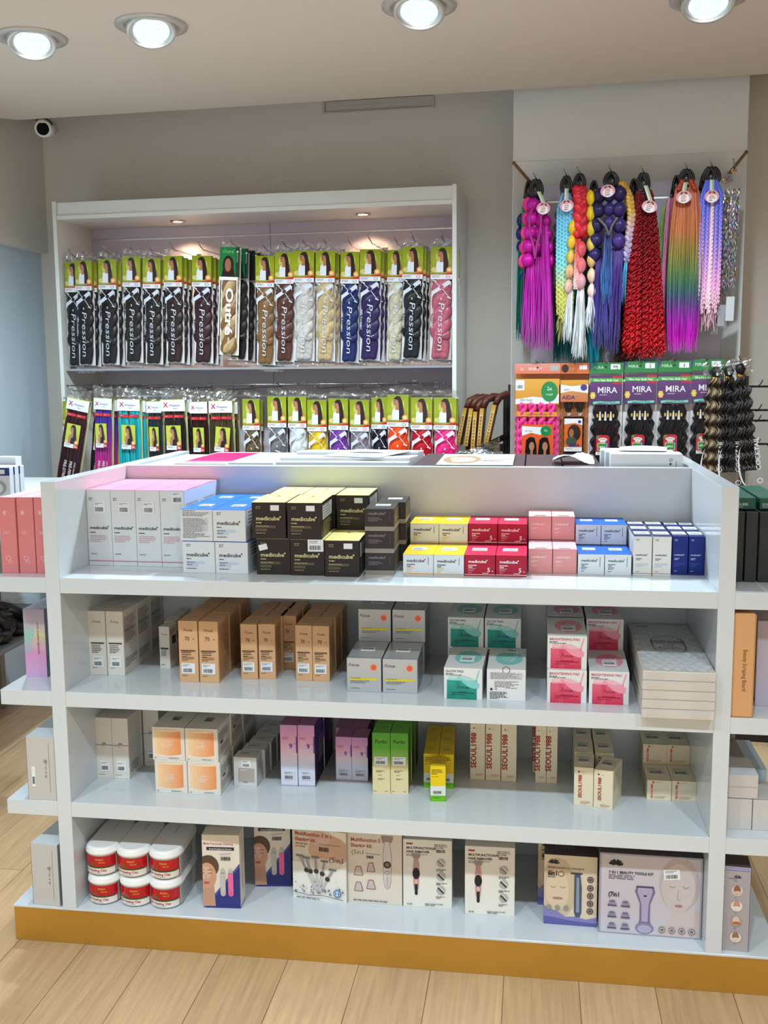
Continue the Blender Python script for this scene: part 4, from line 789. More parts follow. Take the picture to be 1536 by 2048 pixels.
# ---- end shelves
def f(c): c.ell(.35, .8, .1, .03, S(240, 178, 176)); c.text('S&1', .4, .52, .26, S(240, 186, 184), 'c', bold=0); c.ring(.45, .2, .18, .03, .3, S(240, 180, 180)); c.ring(.55, .15, .14, .02, .3, S(240, 180, 180))
PB = carton(.043, .155, .188, S(222, 132, 134), f, None, lambda c: c.rect(0, 0, 1, 1, S(250, 178, 182)))
for k, x in enumerate((-.9345, -.8900, -.8455)): put(PB, 'gift_carton', x, (.045, .049, .05)[k], Z1, .043, .155, -.5, f'dusty pink glossy carton on the end shelf, {("outermost", "middle", "innermost, touching the side panel")[k]} of the three', 'dusty pink cartons', 'box')
def f(c):
    c.grad(0, .35, S(206, 170, 214), S(222, 150, 196)); c.grad(.35, .6, S(222, 150, 196), S(206, 196, 160)); c.grad(.6, .8, S(150, 206, 190), S(190, 176, 190), 0, .5); c.grad(.6, .8, S(222, 206, 150), S(190, 176, 190), .5, 1); c.grad(.35, .6, S(196, 160, 200), S(150, 206, 190), 0, .35); c.grad(.8, 1, S(190, 176, 190), S(170, 160, 180))
    c.text('FACIAL SCRAPING MASSAGER', .62, .82, .12, S(120, 70, 110), rot=-90, xs=.95, bold=.01)
IR = carton(.056, .14, .178, S(170, 160, 176), f, lambda c: c.rect(0, 0, 1, 1, S(120, 118, 130)), mt=GLOSSCARD)
put(IR, 'massager_carton', -.920, .108, Z2, .056, .14, 2, 'pearly rainbow-tinted carton standing alone on the end shelf', None, 'box')
def f(c): c.rect(.78, .12, .8, .92, S(150, 150, 150)); [c.text(ch, .66, .6-.06*i, .14, S(110, 110, 112), 'c', bold=.01) for i, ch in enumerate('@17+0')]
WE = carton(.073, .15, .163, S(196, 194, 190), f, lambda c: c.rect(0, 0, 1, 1, S(150, 148, 160)), lambda c: c.rect(0, 0, 1, 1, S(214, 222, 230)))
WE1 = carton(.073, .15, .163, S(196, 194, 190), f, lambda c: c.rect(0, 0, 1, 1, S(150, 148, 160)), lambda c: c.rect(0, 0, 1, 1, S(214, 222, 230)), stick=[(.012, .035, .009, .052)])
for r_ in range(2):
    put(WE1 if r_ == 0 else WE, 'device_carton', -.8765, .004+.155*r_, Z3, .073, .15, 2, f'plain pale grey carton on the third end shelf, {"front, with a narrow barcode" if r_ == 0 else "behind the barcoded one"}', 'plain grey end-shelf cartons', 'box')
    put(WE, 'device_carton', -.8815, .007+.155*r_, ZB, .073, .15, -3, f'plain pale grey carton on the bottom end shelf, {"front" if r_ == 0 else "rear"} one', 'plain grey end-shelf cartons', 'box')
# dark wrapped cartons and two green ones lying on them
def slab(W, D, H, col, txt=None, ink=WHITE):
    mb = MB(); mb.box(-W/2, -D/2, 0, W/2, D/2, H, col, .0012)
    if txt: c = CV(mb, (-W/2, -D/2, 0), (1, 0, 0), (0, 0, 1), W, H); c.text(txt, .12, .34, .16, ink, xs=1, bold=.01); c.micro(.12, .2, .7, 1, .05, ink)
    fl = MB(); e = .0012; fl.box(-W/2-e, -D/2-e, -0.0+.0002, W/2+e, D/2+e, H+e, WHITE, .001)
    return [('carton', mb.mesh('carton', CARD), None), ('shrink_film', fl.mesh('shrink_film', FILM), None)]
DKB = slab(.026, .3, .162, S(34, 36, 38))
for k in range(4): put(DKB, 'book_shaped_box', .811+.0295*k, .119, Z1, .026, .3, -1, f'upright black box in shrink film on the end shelf, {ORD[k]} from the side panel', 'black film-wrapped boxes', 'box')
GRB = slab(.05, .26, .027, S(16, 84, 66), 'SOUEIR', S(220, 236, 228))
for k in range(2): put(GRB, 'lash_box', .8155+.058*k, .145, Z1+.1645, .05, .26, -1, f'dark green film-wrapped box lying on the black ones, {"beside the side panel" if k == 0 else "the outer one"}', 'green boxes on the black ones', 'box')
def f(c): c.text('Beauty Scraping Board', .45, .66, .27, S(120, 80, 44), rot=-90, xs=.82, bold=.01)
TB_ = carton(.047, .14, .2365, S(214, 162, 112), f, None, None, b=.004)
put(TB_, 'board_carton', .8005, .0005, Z2, .047, .14, 0, 'tall tan carton lettered down its spine, at the front of the end shelf', None, 'box')
LV = carton(.06, .3, .2, S(190, 184, 204), None, lambda c: c.rect(0, .05, 1, .1, S(80, 76, 86)), None)
put(LV, 'device_carton', .869, .09, Z2, .06, .3, 0, 'lavender carton standing behind the tan one on the end shelf', None, 'box')
PW_ = carton(.057, .11, .0725, S(204, 200, 198), None, lambda c: c.rect(.0, 0, .04, 1, S(180, 176, 172)), None)
for k in range(2): put(PW_, 'plain_carton', .808+.0585*k, .05, Z3, .057, .11, 1, f'blank pale carton on the third end shelf, under the wide one, {"beside the side panel" if k == 0 else "outer"}', 'blank pale cartons', 'box')
put(carton(.066, .11, .056, S(204, 200, 198), lambda c: c.rect(0, .47, 1, .5, S(176, 172, 168)), None, lambda c: c.rect(0, 0, 1, 1, S(214, 220, 228))), 'plain_carton', .811, .055, Z3+.0735, .066, .11, 0, 'wide blank pale carton lying on top of the two small ones', None, 'box')
def tp(c): c.rect(0, 0, 1, 1, S(150, 146, 146)); c.ell(.2, .5, .3, .2, S(110, 100, 104)); c.text('SONIC BRUSH', .55, .85, .16, S(50, 48, 52), rot=-90, bold=.03); c.micro(.75, .6, .2, 3, .1, S(60, 58, 62))
put(carton(.062, .2, .13, S(176, 176, 178), None, None, tp), 'device_carton', .806, .17, Z3, .062, .2, 0, 'grey carton with printed top standing behind the blank pale ones', None, 'box')
put(carton(.05, .2, .1, S(176, 200, 222), None, None, lambda c: c.rect(0, 0, 1, 1, S(188, 212, 232))), 'device_carton', .871, .17, Z3, .05, .2, 0, 'light blue carton at the outer edge behind the blank pale ones', None, 'box')
put(carton(.06, .06, .15, S(30, 140, 140)), 'device_carton', .808, .42, Z3, .06, .06, 0, 'teal carton glimpsed behind the grey printed one', None, 'box')
def f(c):
    lotus(c, .5, .87, .16, S(70, 60, 64)); c.micro(.18, .855, .64, 1, .06, S(130, 110, 110)); c.micro(.36, .83, .3, 1, .06, GREY)
    for k, (y, a, b_) in enumerate(((.72, S(150, 100, 76), S(206, 186, 170)), (.54, S(196, 150, 120), S(230, 220, 210)), (.36, S(214, 196, 182), S(170, 116, 84)), (.17, S(150, 116, 86), S(222, 206, 190)))):
        c.ell(.5, y, .22, col=mixc(b_, WHITE, .2)); c.ell(.5, y+.01, .13, .055, a); c.ell(.52, y-.02, .16, .02, b_); c.micro(.42, y-.085, .16, 1, .04, GREY)
    c.rect(.04, .965, .98, .985, S(150, 156, 214))
put(carton(.0575, .06, .2055, S(172, 166, 170), f, lambda c: c.rect(0, 0, 1, 1, S(60, 54, 60)), lambda c: c.rect(0, 0, 1, 1, S(70, 62, 66))), 'device_carton', .8035, .019, ZB, .0575, .06, -4, 'narrow lilac-grey carton with four round pictures, on the base beside the side panel', None, 'box')
# ---- goods behind the divider, seen over its edge
zt = ZH
def rearbox(x0, y0, x1, y1, z1, col, name, label, topc=None, group=None, top=None):
    W, D, H = x1-x0, y1-y0, z1-Z1; put(carton(W, D, H, col, None, None, top or ((lambda c: c.rect(.01, .01, .99, .99, topc)) if topc else None)), name, x0, y0, Z1, W, D, 0, label, group, 'box')
rearbox(-.75, .50, -.66, .9, zt-.006, S(214, 220, 224), 'tall_carton', 'tall white carton behind the divider in the side panel corner')
rearbox(-.655, .52, -.50, .93, zt-.001, S(226, 214, 220), 'tall_carton', 'tall white box with shiny hot-pink top behind the divider', top=lambda c: (c.rect(.05, .1, .95, .95, S(240, 8, 92)), c.rect(.05, .1, .95, .2, S(214, 120, 150))))
rearbox(-.49, .50, -.36, .86, zt+.004, S(220, 226, 230), 'tall_carton', 'tall plain white carton between the hot-pink box and the row of thin white ones')
for k in range(8): rearbox(-.352+.0, .50+.052*k, .02, .545+.052*k, zt+.006+.003*((k*3) % 4), S(222, 226, 230), 'thin_white_carton', f'wide thin white carton in the rear row, {ORD[k]} behind the divider', group='wide thin white cartons')
mb = MB(); mb.box(-.09, -.13, 0, .09, .13, .0012, WHITE); c = CV(mb, (-.09, -.13, .0012), (1, 0, 0), (0, 1, 0), .18, .26); c.ell(.45, .55, .3, .12, S(84, 86, 92)); c.micro(.1, .2, .8, 3, .06, GREY)
o = tag(mb.build('leaflet', PAPER), 'white leaflet with dark oval picture lying on the thin white cartons', 'leaflet'); o.location = (-.12, .68, zt+.0165); o.rotation_euler = (0, 0, R(-14))
for k in range(5):
    x0 = .03+.103*k; rearbox(x0, .50, x0+.1, .94, zt-.004-.002*(k % 2), S(62, 50, 54), 'dark_carton', f'tall dark brown carton behind the divider, {ORD[k]} from the thin white cartons', S(74, 60, 64), 'tall dark brown cartons')
mb = MB(); mb.box(-.105, -.15, 0, .105, .15, .001, WHITE); c = CV(mb, (-.105, -.15, .001), (1, 0, 0), (0, 1, 0), .21, .3)
c.ell(.3, .48, .26, .36, S(196, 160, 122)); c.ell(.32, .46, .17, .22, S(232, 226, 216)); c.ell(.2, .56, .08, .1, S(226, 206, 180)); c.text('EYELASHES', .97, .5, .075, S(50, 60, 70), rot=180, bold=.01); c.micro(.58, .36, .38, 2, .05, GREY); c.micro(.1, .12, .8, 1, .02, S(190, 196, 200))
o = tag(mb.build('brochure', GLOSSCARD), 'white brochure with oval face picture lying across the dark cartons', 'brochure'); o.location = (.2, .66, zt+.001); o.rotation_euler = (R(1), 0, 0)
mb = MB(); rn = random.Random(3)
mb.grid(lambda i, j: Vector((-.055+.11*i, -.06+.12*j, .008+.012*math.sin(5*i+2*j)*math.cos(4*j)+.006*math.sin(11*i*j))), 8, 8, S(214, 226, 234), sm=False)
o = tag(mb.build('crumpled_paper', PAPER), 'crumpled sheet of white paper on the dark cartons', 'paper'); o.location = (.47, .62, zt+.002)
for k in range(6):
    x0 = .556+.006*k*0; W, D, H = .185, .05, zt+.0325-.0015*k-Z1
    def f(c): c.ring(.84, .94, .022, .022*c.w/c.h, .35, DK); c.rect(.82, .89, .85, .91, DK); c.rect(.91, .85, .917, .93, DK)
    put(carton(W, D, H, S(222, 228, 232), f, lambda c: c.rect(.1, .1, .9, .9, S(222, 200, 212) if k == 0 else S(206, 212, 218))), 'thin_white_carton', .562-.003*k+.007*(k % 2), .485+.053*k, Z1, W, D, 0, f'tall white carton standing proud of the divider by the side panel, {ORD[k]} from the divider', 'tall proud white cartons', 'box')
mb = MB(); mb.grid(lambda i, j: Vector((-.065+.13*i, -.07+.14*j, .0015+.004*math.sin(3*i)*j)), 6, 6, S(216, 226, 234)); o = tag(mb.build('paper_sheet', PAPER), 'loose white paper sheet lying on the proud white cartons', 'paper'); o.location = (.66, .64, zt+.033); o.rotation_euler = (0, 0, R(-8))
# ------------------------------------------------------------------ hair packs on the wall
HB = S(40, 26, 24)
def lady(c, pony=True, body=S(222, 226, 236)):
    sk = S(176, 118, 88)
    c.ell(.5, .62, .3, .28, S(186, 192, 90)); c.poly([(.2, 0), (.26, .42), (.5, .5), (.6, .3), (.62, 0)], body); c.poly([(.62, 0), (.66, .42), (.78, .5), (.86, .3), (.84, 0)], sk)
    c.poly([(.38, .4), (.42, .62), (.58, .62), (.56, .4)], sk); c.ell(.42, .74, .14, .17, sk); c.poly([(.28, .7), (.33, .76), (.34, .66)], sk)
    c.poly([(.3, .84), (.44, .96), (.6, .95), (.7, .8), (.76, .5), (.82, .05), (.56, .0), (.56, .4), (.54, .68), (.5, .8)], HB); c.line([(.33, .76), (.4, .77)], .03, HB)
    c.line([(.34, .66), (.4, .655)], .025, S(150, 40, 50)); c.ell(.14, .1, .12, col=S(206, 196, 120)); c.ell(.84, .1, .14, col=S(226, 160, 80)); c.ell(.84, .1, .08, col=S(240, 210, 150))
def header(c, h_lime):
    c.rect(0, .15, 1, 1, S(150, 160, 32)); c.grad(.5, 1, S(158, 168, 36), S(134, 148, 20))
def x_logo(c, cx, cy, s, col):
    """the big serifed X: one broad stroke, one thin one"""
    k = c.w/c.h; q = lambda x, y: (cx+x*s, cy+y*s*k)
    c.poly([q(.5, .62), q(.62, .48), q(.62, .34), q(-.5, -.42), q(-.6, -.62), q(-.62, -.2)], col)
    c.line([q(-.5, .55), q(.1, -.05), q(.55, -.66)], .045*s, col); c.line([q(-.62, .62), q(-.34, .5)], .07*s, col); c.line([q(.4, -.62), q(.66, -.72)], .07*s, col); c.line([q(.62, .5), q(.62, .18)], .05*s, col); c.line([q(-.62, -.16), q(-.62, -.62)], .05*s, col)
def locks(mb, W, z0, z1, col, rnd, n=3, jitk=.3, flat=.45, r=None, amp=None, turns=2.2, col2=None, yoff=0.0):
    r = r or W*.31; amp = amp or W*.2; L = 40; nn = 14
    for q in range(n):
        ph = 2*math.pi*q/n; st = [rnd.uniform(-jitk, jitk) for _ in range(nn)]; st = [s_ if k % 2 else s_*.3-.25*jitk for k, s_ in enumerate(st)]
        pts = []; rr = []
        for i in range(L):
            t = i/(L-1); z = z0+(z1-z0)*t; a = ph+turns*2*math.pi*t
            pts.append((amp*math.sin(a), yoff+.006*math.cos(a), z)); rr.append(r*(.86+.14*math.sin(2.3*a+q))*(1 if .03 < t < .97 else .7))
        def cf(i, k, st=st, q=q):
            b = col if not col2 else mixc(col, col2, (q % 2)*.85)
            v = 1+st[k % nn]+.12*math.sin(i*.9+k); return tuple(max(0, min(1, x*v)) for x in b)
        mb.tube(pts, rr, nn, cf, flat=flat)
def bag(W, z0, z1, prints, y=-.0145, depth=.022, tilt=0):
    fl = MB(); h = z1-z0
    fl.grid(lambda i, j: Vector((-W/2+W*i, y+.0012*math.sin(i*17+j*9)+.001*math.sin(j*41+i*5)+.004*(2*i-1)**4, z0+h*j)), 10, 40, WHITE, m=0)
    if prints: prints(CV(fl, (-W/2, y-.002, z0), (1, 0, 0), (0, 0, 1), W, h, m=1))
    return fl
def flap(W, z0, z1, y=-.008):
    mb = MB(); rnd = random.Random(int(W*1e4))
    P_ = {}
    nx, nz = 9, 5
    for i in range(nx+1):
        for j in range(nz+1): P_[i, j] = Vector((-W/2+W*i/nx+rnd.uniform(-.003, .003), y+rnd.uniform(-.006, .006), z0+(z1-z0)*j/nz+(rnd.uniform(-.008, .006) if j == nz else 0)))
    for i in range(nx):
        for j in range(nz): mb.face([P_[i, j], P_[i+1, j], P_[i+1, j+1], P_[i, j+1]], WHITE)
    return mb
INK = mat('bag_ink', .4)
_rk = random.Random(11)
def xpack(col, seed=1, jitk=.3, full=True, ink=S(206, 212, 222)):
    W, H = .083, .47; rnd = random.Random(seed); top = -.035; hc = .13
    card = MB(); card.box(-W/2, -.0125, top-H+.012, W/2, -.0005+.0015*0-.0105+.0, top, S(222, 222, 224)) if False else card.box(-W/2, .0085, top-H+.012, W/2, .0095, top, S(224, 222, 224))
    hd = MB(); hd.box(-W/2, -.0128, top-hc, W/2, -.0118, top, S(166, 178, 34)); c = CV(hd, (-W/2, -.0128, top-hc), (1, 0, 0), (0, 0, 1), W, hc)
    header(c, 0); c2 = CV(hd, (-W/2, -.0132, top-hc+.028), (1, 0, 0), (0, 0, 1), W, hc-.028); lady(c2)
    c = CV(hd, (-W/2, -.0145, top-hc), (1, 0, 0), (0, 0, 1), W, .03); c.rect(0, 0, 1, .62, S(226, 228, 232)); c.poly([(0, .62), (1, .62), (1, .95), (.5, .7), (0, .72)], S(190, 30, 40)); c.micro(.06, .4, .5, 2, .06, GREY); c.ring(.78, .32, .1, .2, .3, _rk.choice([S(40, 150, 110), S(200, 70, 80), S(70, 120, 190)]))
    for d in (-.013, .0085): hd.box(-W/2, -.0118, top-hc, -W/2+.0004, .0085, top, S(150, 156, 60)); hd.box(W/2-.0004, -.0118, top-hc, W/2, .0085, top, S(150, 156, 60)); break
    hr = MB(); locks(hr, W, top-hc+.01, top-H+.1, col, rnd, 4, jitk, turns=1.4)
    locks(hr, W*.8, top-H+.13, top-H+.018, col, rnd, 2, jitk, turns=.35, amp=W*.16, r=W*.3); band = MB(); band.tube([(-.02+.04*k/6, -.0125, top-H+.118+.003*math.sin(k)) for k in range(7)], .0015, 5, _rk.choice([S(200, 30, 60), S(240, 240, 240), S(60, 170, 70), S(120, 60, 180)]))
    def pr(c):
        x_logo(c, .5, .885, .64, ink); c.line([(.5, .775), (.5, .75)], .05, ink)
        Lx = text_geo('Pression', .02)[2]; c.text('Pression', .4, .73, .38, ink, rot=-90, xs=(.58*c.h/c.w/.38)/Lx, shear=.25, bold=-.006); c.text('100% Kanekalon', .1, .66, .14, ink, rot=-90, xs=1.05, bold=0)
    b = bag(W+.004, top-H, top-hc+.002, pr if full else None); b2 = flap(W+.004, top-.004, 0)
    sl = MB(); sl.grid(lambda i, j: Vector((-W/2-.003+(W+.006)*i, -.006+.002*math.sin(i*20), top-H-.008+.012*j)), 12, 1, WHITE)
    return [('backing_card', card.mesh('backing_card', PAPER), None), ('header_card', hd.mesh('header_card', GLOSSCARD), 'lime green header card with a woman'), ('hair_bundle', hr.mesh('hair_bundle', HAIR), None, [('hair_tie', band.mesh('hair_tie', PLAST))]),
            ('clear_bag', b.mesh('clear_bag', [FILM, INK]), 'clear bag with white lettering'), ('bag_flap', b2.mesh('bag_flap', FLAP), None), ('bag_seal', sl.mesh('bag_seal', FLAP), None)]
def hang(parts, name, u, v, z, roll, label, group, cat='hair pack', sx=1.0, yawx=0.0):
    return place(parts, name, cat, Wp(u, v, z), 0, label, group, (sx, 1, 1), (0, R(roll), WA+R(yawx)))
BLKH, DBR = S(26, 23, 26), S(44, 28, 28)
UP = [(-1.675, 1.955, S(24, 26, 34), 'blue-black', .9, 'half hidden at the corner end'), (-1.613, 1.96, BLKH, 'black', .95, 'second from the corner end'), (-1.500, 1.962, BLKH, 'black', 1, 'third from the corner end'), (-1.386, 1.97, S(34, 29, 28), 'off-black', 1, 'fourth from the corner end'), (-1.292, 1.961, S(34, 28, 28), 'off-black', .98, 'fifth from the corner end'),
      (-1.193, 1.966, DBR, 'dark brown', 1, 'sixth, left of the plum one'), (-1.062, 1.963, S(52, 24, 34), 'dark plum', 1.05, 'next to the green-headed pack'), None,
      (-.778, 1.954, S(126, 92, 54), 'golden brown', 1, 'next to the green-headed stack'), (-.692, 1.966, S(84, 48, 36), 'chestnut', 1, 'between golden brown and silver'), (-.606, 1.97, S(190, 186, 180), 'silver', 1.07, 'between chestnut and sandy blond'), (-.513, 1.967, S(190, 168, 124), 'sandy blond', 1, 'between silver and navy'),
      (-.407, 1.96, S(18, 36, 94), 'navy blue', .95, 'between blond and violet'), (-.320, 1.968, S(40, 26, 82), 'dark violet', 1.07, 'beside the navy one'), (-.215, 1.964, S(196, 188, 160), 'pale blond', .85, 'partly behind the dark teal-black one'), (-.140, 1.972, S(18, 26, 30), 'teal-black', 1.02, 'beside the rose one'), (-.018, 1.968, S(176, 88, 106), 'dusty rose', 1.1, 'last by the bay side')]
for i, e in enumerate(UP):
    if e is None: continue
    u, z, col, nm, sx, wh = e; pk = xpack(col, i+1, .35 if sum(col) < .2 else .2)
    v = .03 if i not in (0, 14) else .05
    hook(BAY, u, v-.01, .325, z-.008, .03)
    for r_ in range(3):
        hang(pk, 'hair_pack', u+.006*r_*(1 if u < 0 else 0)+.003*r_, v+.027*r_, z-.006*(r_ > 0)-.004*(r_ == 2), 1.6 if r_ == 0 else 1.0, f'{nm} braiding hair pack on an upper hook, {wh}' if r_ == 0 else f'{nm} braiding hair pack {"directly" if r_ == 1 else "last"} behind the front one, {wh}', 'braiding hair packs on the upper hooks', sx=sx)
# packs with green head and bold lettering
def outre():
    W, H, top = .088, .465, -.02; hc = .125; rnd = random.Random(5)
    card = MB(); card.box(-W/2, .0085, top-H+.012, W/2, .0095, top, S(232, 228, 214))
    hd = MB(); hd.box(-W/2, -.0128, top-hc, W/2, -.0118, top, S(20, 120, 60)); c = CV(hd, (-W/2, -.013, top-hc), (1, 0, 0), (0, 0, 1), W, hc); c.rect(.82, 0, 1, 1, S(34, 52, 46)); c.ell(.9, .85, .05, col=S(200, 210, 200))
    c.ell(.44, .38, .28, .34, HB); c.poly([(.2, .4), (.68, .4), (.8, 0), (.1, 0)], HB); c.ell(.43, .4, .16, .22, S(156, 104, 76)); c.text('Outr\u00e9', .14, .8, .22, S(120, 190, 130), shear=.2); c.micro(.86, .8, .08, 8, .06, S(160, 180, 170))
    hr = MB(); locks(hr, W, top-hc+.005, top-H+.02, S(124, 88, 50), rnd, 4, .25, col2=S(206, 176, 128), turns=1.9, amp=W*.22, r=W*.22)
    def pr(c):
        for a0, b0, a1, b1 in ((.03, .27, .08, .99), (.88, .25, .93, .99), (.03, .95, .93, .99)): c.rect(a0, b0, a1, b1, S(232, 230, 222))
        Lx = text_geo('Outr\u00e9', .03)[2]; c.text('Outr\u00e9', .38, .86, .5, S(244, 244, 240), rot=-90, xs=(.58*c.h/c.w/.5)/Lx, bold=.03); c.text('PRO', .5, .25, .14, S(240, 236, 226), rot=-90)
    b = bag(W+.004, top-H, top-hc+.004, pr); b2 = flap(W, top-.01, 0); sl = MB(); sl.grid(lambda i, j: Vector((-W/2-.003+(W+.006)*i, -.006+.002*math.sin(i*20), top-H-.008+.014*j)), 12, 1, WHITE)
    return [('backing_card', card.mesh('backing_card', PAPER), None), ('header_card', hd.mesh('header_card', GLOSSCARD), 'green header card with a woman'), ('hair_bundle', hr.mesh('hair_bundle', HAIR), None), ('clear_bag', b.mesh('clear_bag', [FILM, INK]), 'clear bag with bold white lettering'), ('bag_flap', b2.mesh('bag_flap', FLAP), None), ('bag_seal', sl.mesh('bag_seal', FLAP), None)]
OU = outre(); hook(BAY, -.917, .0, .325, 1.968, .03)
hang(OU, 'hair_pack', -.922, .0, 1.977, 3.2, 'brown and blond braiding hair pack with green header and bold white lettering', 'green-headed hair packs')
OUB = xpack(BLKH, 77, .3, False); _m = MB(); _m.box(-.044, -.0128, -.145, .044, -.0118, -.02, S(30, 38, 36)); OUD = _m.mesh('header_card', GLOSSCARD)
for r_ in range(4): hang([p for p in OUB if p[0] != 'header_card']+([OU[1]] if r_ < 1 else [('header_card', OUD, 'dark header card')]), 'hair_pack', -.899+.014*r_, .045+.045*r_, 1.975-.004*r_, 2.4-.4*r_, f'black hair pack, {ORD[r_]} behind the pack with bold white lettering', 'green-headed hair packs')
# lower hooks: the same kind of pack
LO = [(-1.700, 1.343, S(40, 60, 90), 'slate blue', .8, 'behind the tilted maroon one', .01, 2), (-.821, 1.353, S(96, 78, 50), 'olive brown', .9, 'first of the lime-headed run', -.08, 0), (-.707, 1.364, S(112, 112, 114), 'dark grey', .98, 'beside the white one', -.08, 0), (-.618, 1.363, S(214, 218, 218), 'white', .95, 'beside the yellow one', -.08, 0), (-.533, 1.348, S(222, 186, 20), 'bright yellow', 1, 'beside the purple one', -.08, 0),
      (-.441, 1.354, S(116, 56, 156), 'purple', 1, 'beside the yellow one', -.08, 0), (-.351, 1.348, S(134, 126, 138), 'mauve grey', .98, 'beside the purple one', -.08, 0), (-.270, 1.358, S(30, 28, 40), 'black', .8, 'beside the orange one', -.065, 0), (-.188, 1.368, S(238, 76, 18), 'bright orange', 1.08, 'beside the red one', -.085, 0), (-.090, 1.357, S(184, 14, 34), 'red', 1.06, 'beside the hot pink one', -.08, 0), (.008, 1.357, S(232, 36, 120), 'hot pink', 1.1, 'last by the bay side', -.085, 0)]
for i, (u, z, col, nm, sx, wh, v, ro) in enumerate(LO):
    pk = xpack(col, 40+i, .3 if sum(col) < .2 else .2, ink=S(232, 214, 226) if nm in ('red', 'hot pink', 'bright orange', 'bright yellow') else S(206, 212, 222)); hook(BAY, u, v+.01, .325, z+.012, .012)
    for r_ in range(2): hang(pk, 'hair_pack', u+.004*r_, v+.03*r_, z-.005*r_, .4+ro, f'{nm} braiding hair pack on a lower hook, {wh}' if r_ == 0 else f'{nm} pack behind the front one on a lower hook, {wh}', 'lime-headed packs on the lower hooks', sx=sx)
# pre-stretched packs with white header label
def pspack(col, col2=None, seed=1, twist=0, W=.1, cardtilt=0):
    H, top = .5, -.045; rnd = random.Random(seed)
    card = MB(); card.box(-W/2, .0085, top-H, W/2, .0095, top, S(206, 206, 150)); card.box(-W/2-.001, -.012, top-.003, W/2+.001, .0085, top, S(190, 200, 60))
    hd = MB(); hd.box(-W/2, -.0148, top-.05, W/2, -.0138, top-.002, S(228, 230, 234)); c = CV(hd, (-W/2, -.0148, top-.05), (1, 0, 0), (0, 0, 1), W, .048); c.text('X', .1, .36, .26, S(176, 30, 70), bold=.03); c.text('-Pression', .3, .42, .13, S(60, 60, 130), shear=.2, xs=1.0, bold=.01); c.micro(.5, .22, .35, 1, .05, GREY)
    hr = MB(); nst = 28
    for s_ in (-1, 1):
        for k in range(nst):
            x = s_*W*.23+W*.225*(rnd.random()*2-1); v_ = 1+rnd.uniform(-.3, .3); y = rnd.uniform(-.009, -.002)
            def cf(i, q, v_=v_): b = mixc(col, col2, min(1, max(0, (i-2)/7*1.2))) if col2 else col; return tuple(min(1, t*v_) for t in b)
            hr.tube([(s_*W*.22+(x-s_*W*.22)*(.75 if i == 1 else 1)+.001*math.sin(i*2+k), y, top-.02-(H-.04)*i/11) for i in range(12)], W*.03, 5, cf)
    bd = MB()
    for s_ in (-1, 1): bd.box(s_*W*.22-W*.2, -.0145, top-.078, s_*W*.22+W*.2, -.008, top-.066, S(206, 36, 50)); c = CV(bd, (s_*W*.22-W*.2, -.0146, top-.078), (1, 0, 0), (0, 0, 1), W*.4, .012); c.micro(.1, .5, .8, 1, .1, S(240, 160, 160))
    pc = MB(); cw, ch = W*.62, .105; pc.box(-cw/2, -.0172, 0, cw/2, -.0165, ch, S(166, 180, 40)); c = CV(pc, (-cw/2, -.0172, .018), (1, 0, 0), (0, 0, 1), cw, ch-.018); c.rect(.02, 0, .98, .98, S(186, 196, 60)); lady(c, body=S(176, 120, 90)); c.poly([(.4, 0), (.45, .3), (.6, .34), (.62, 0)], BLACK)
    c = CV(pc, (-cw/2, -.0178, 0), (1, 0, 0), (0, 0, 1), cw, .026); c.rect(0, 0, .68, .72, S(226, 228, 232)); c.rect(.68, .0, 1, .8, S(190, 30, 40)); c.text('2x', .72, .2, .22, WHITE, bold=.02); c.micro(.08, .5, .5, 2, .06, GREY)
    me_pc = MB(); me_pc = pc
    def pr(c): 
        for k, (t_, a) in enumerate((('PR\u00c9-PEIGN\u00c9', .52), ('PRE-STRETCHED', .28))): c.text(t_, a, .52, .17, S(226, 228, 232), rot=-90, xs=1, bold=.01)
        c.text('100% Kanekalon', .72, .52, .11, S(200, 204, 214), rot=-90)
    b = bag(W+.004, top-H-.01, top-.055, pr, y=-.0155); b2 = flap(W+.006, top-.004, .005, -.01)
    # the picture card hangs in front of the hair
    for i in range(len(pc.v)):
        x, y, z = pc.v[i]; a = R(cardtilt); x, z = x*math.cos(a)-z*math.sin(a), x*math.sin(a)+z*math.cos(a); pc.v[i] = (x, y-.004, z+top-.215)
    return [('backing_card', card.mesh('backing_card', PAPER), None), ('header_label', hd.mesh('header_label', GLOSSCARD), 'white label with printed name'), ('hair_bundle', hr.mesh('hair_bundle', HAIR), None, [('hair_tie', bd.mesh('hair_tie', GLOSSCARD))]), ('picture_card', pc.mesh('picture_card', GLOSSCARD), 'small lime card with a woman'), ('clear_bag', b.mesh('clear_bag', [FILM, INK]), None), ('bag_flap', b2.mesh('bag_flap', FLAP), None)]
PS = [(-1.578, 1.365, S(52, 16, 24), None, 'maroon', .105, -.12, 12, 0, 'tilted, farthest to the corner'), (-1.487, 1.37, S(72, 48, 160), S(226, 40, 130), 'purple-to-pink', .085, -.09, 3, 3, 'beside the turquoise one'), (-1.365, 1.365, S(20, 176, 186), None, 'turquoise', .104, -.1, 1, 0, 'between purple-pink and dark teal'), (-1.264, 1.355, S(30, 52, 56), None, 'dark teal', .07, -.07, 0, 0, 'narrow, beside the turquoise one'),
      (-1.163, 1.363, S(38, 24, 26), None, 'dark brown', .108, -.1, -.5, 0, 'widest dark one'), (-1.056, 1.353, S(48, 20, 22), None, 'oxblood', .08, -.08, 0, 0, 'between dark brown and olive'), (-.953, 1.356, S(72, 60, 38), None, 'olive brown', .105, -.09, -.5, -6, 'last before the lime-headed run')]
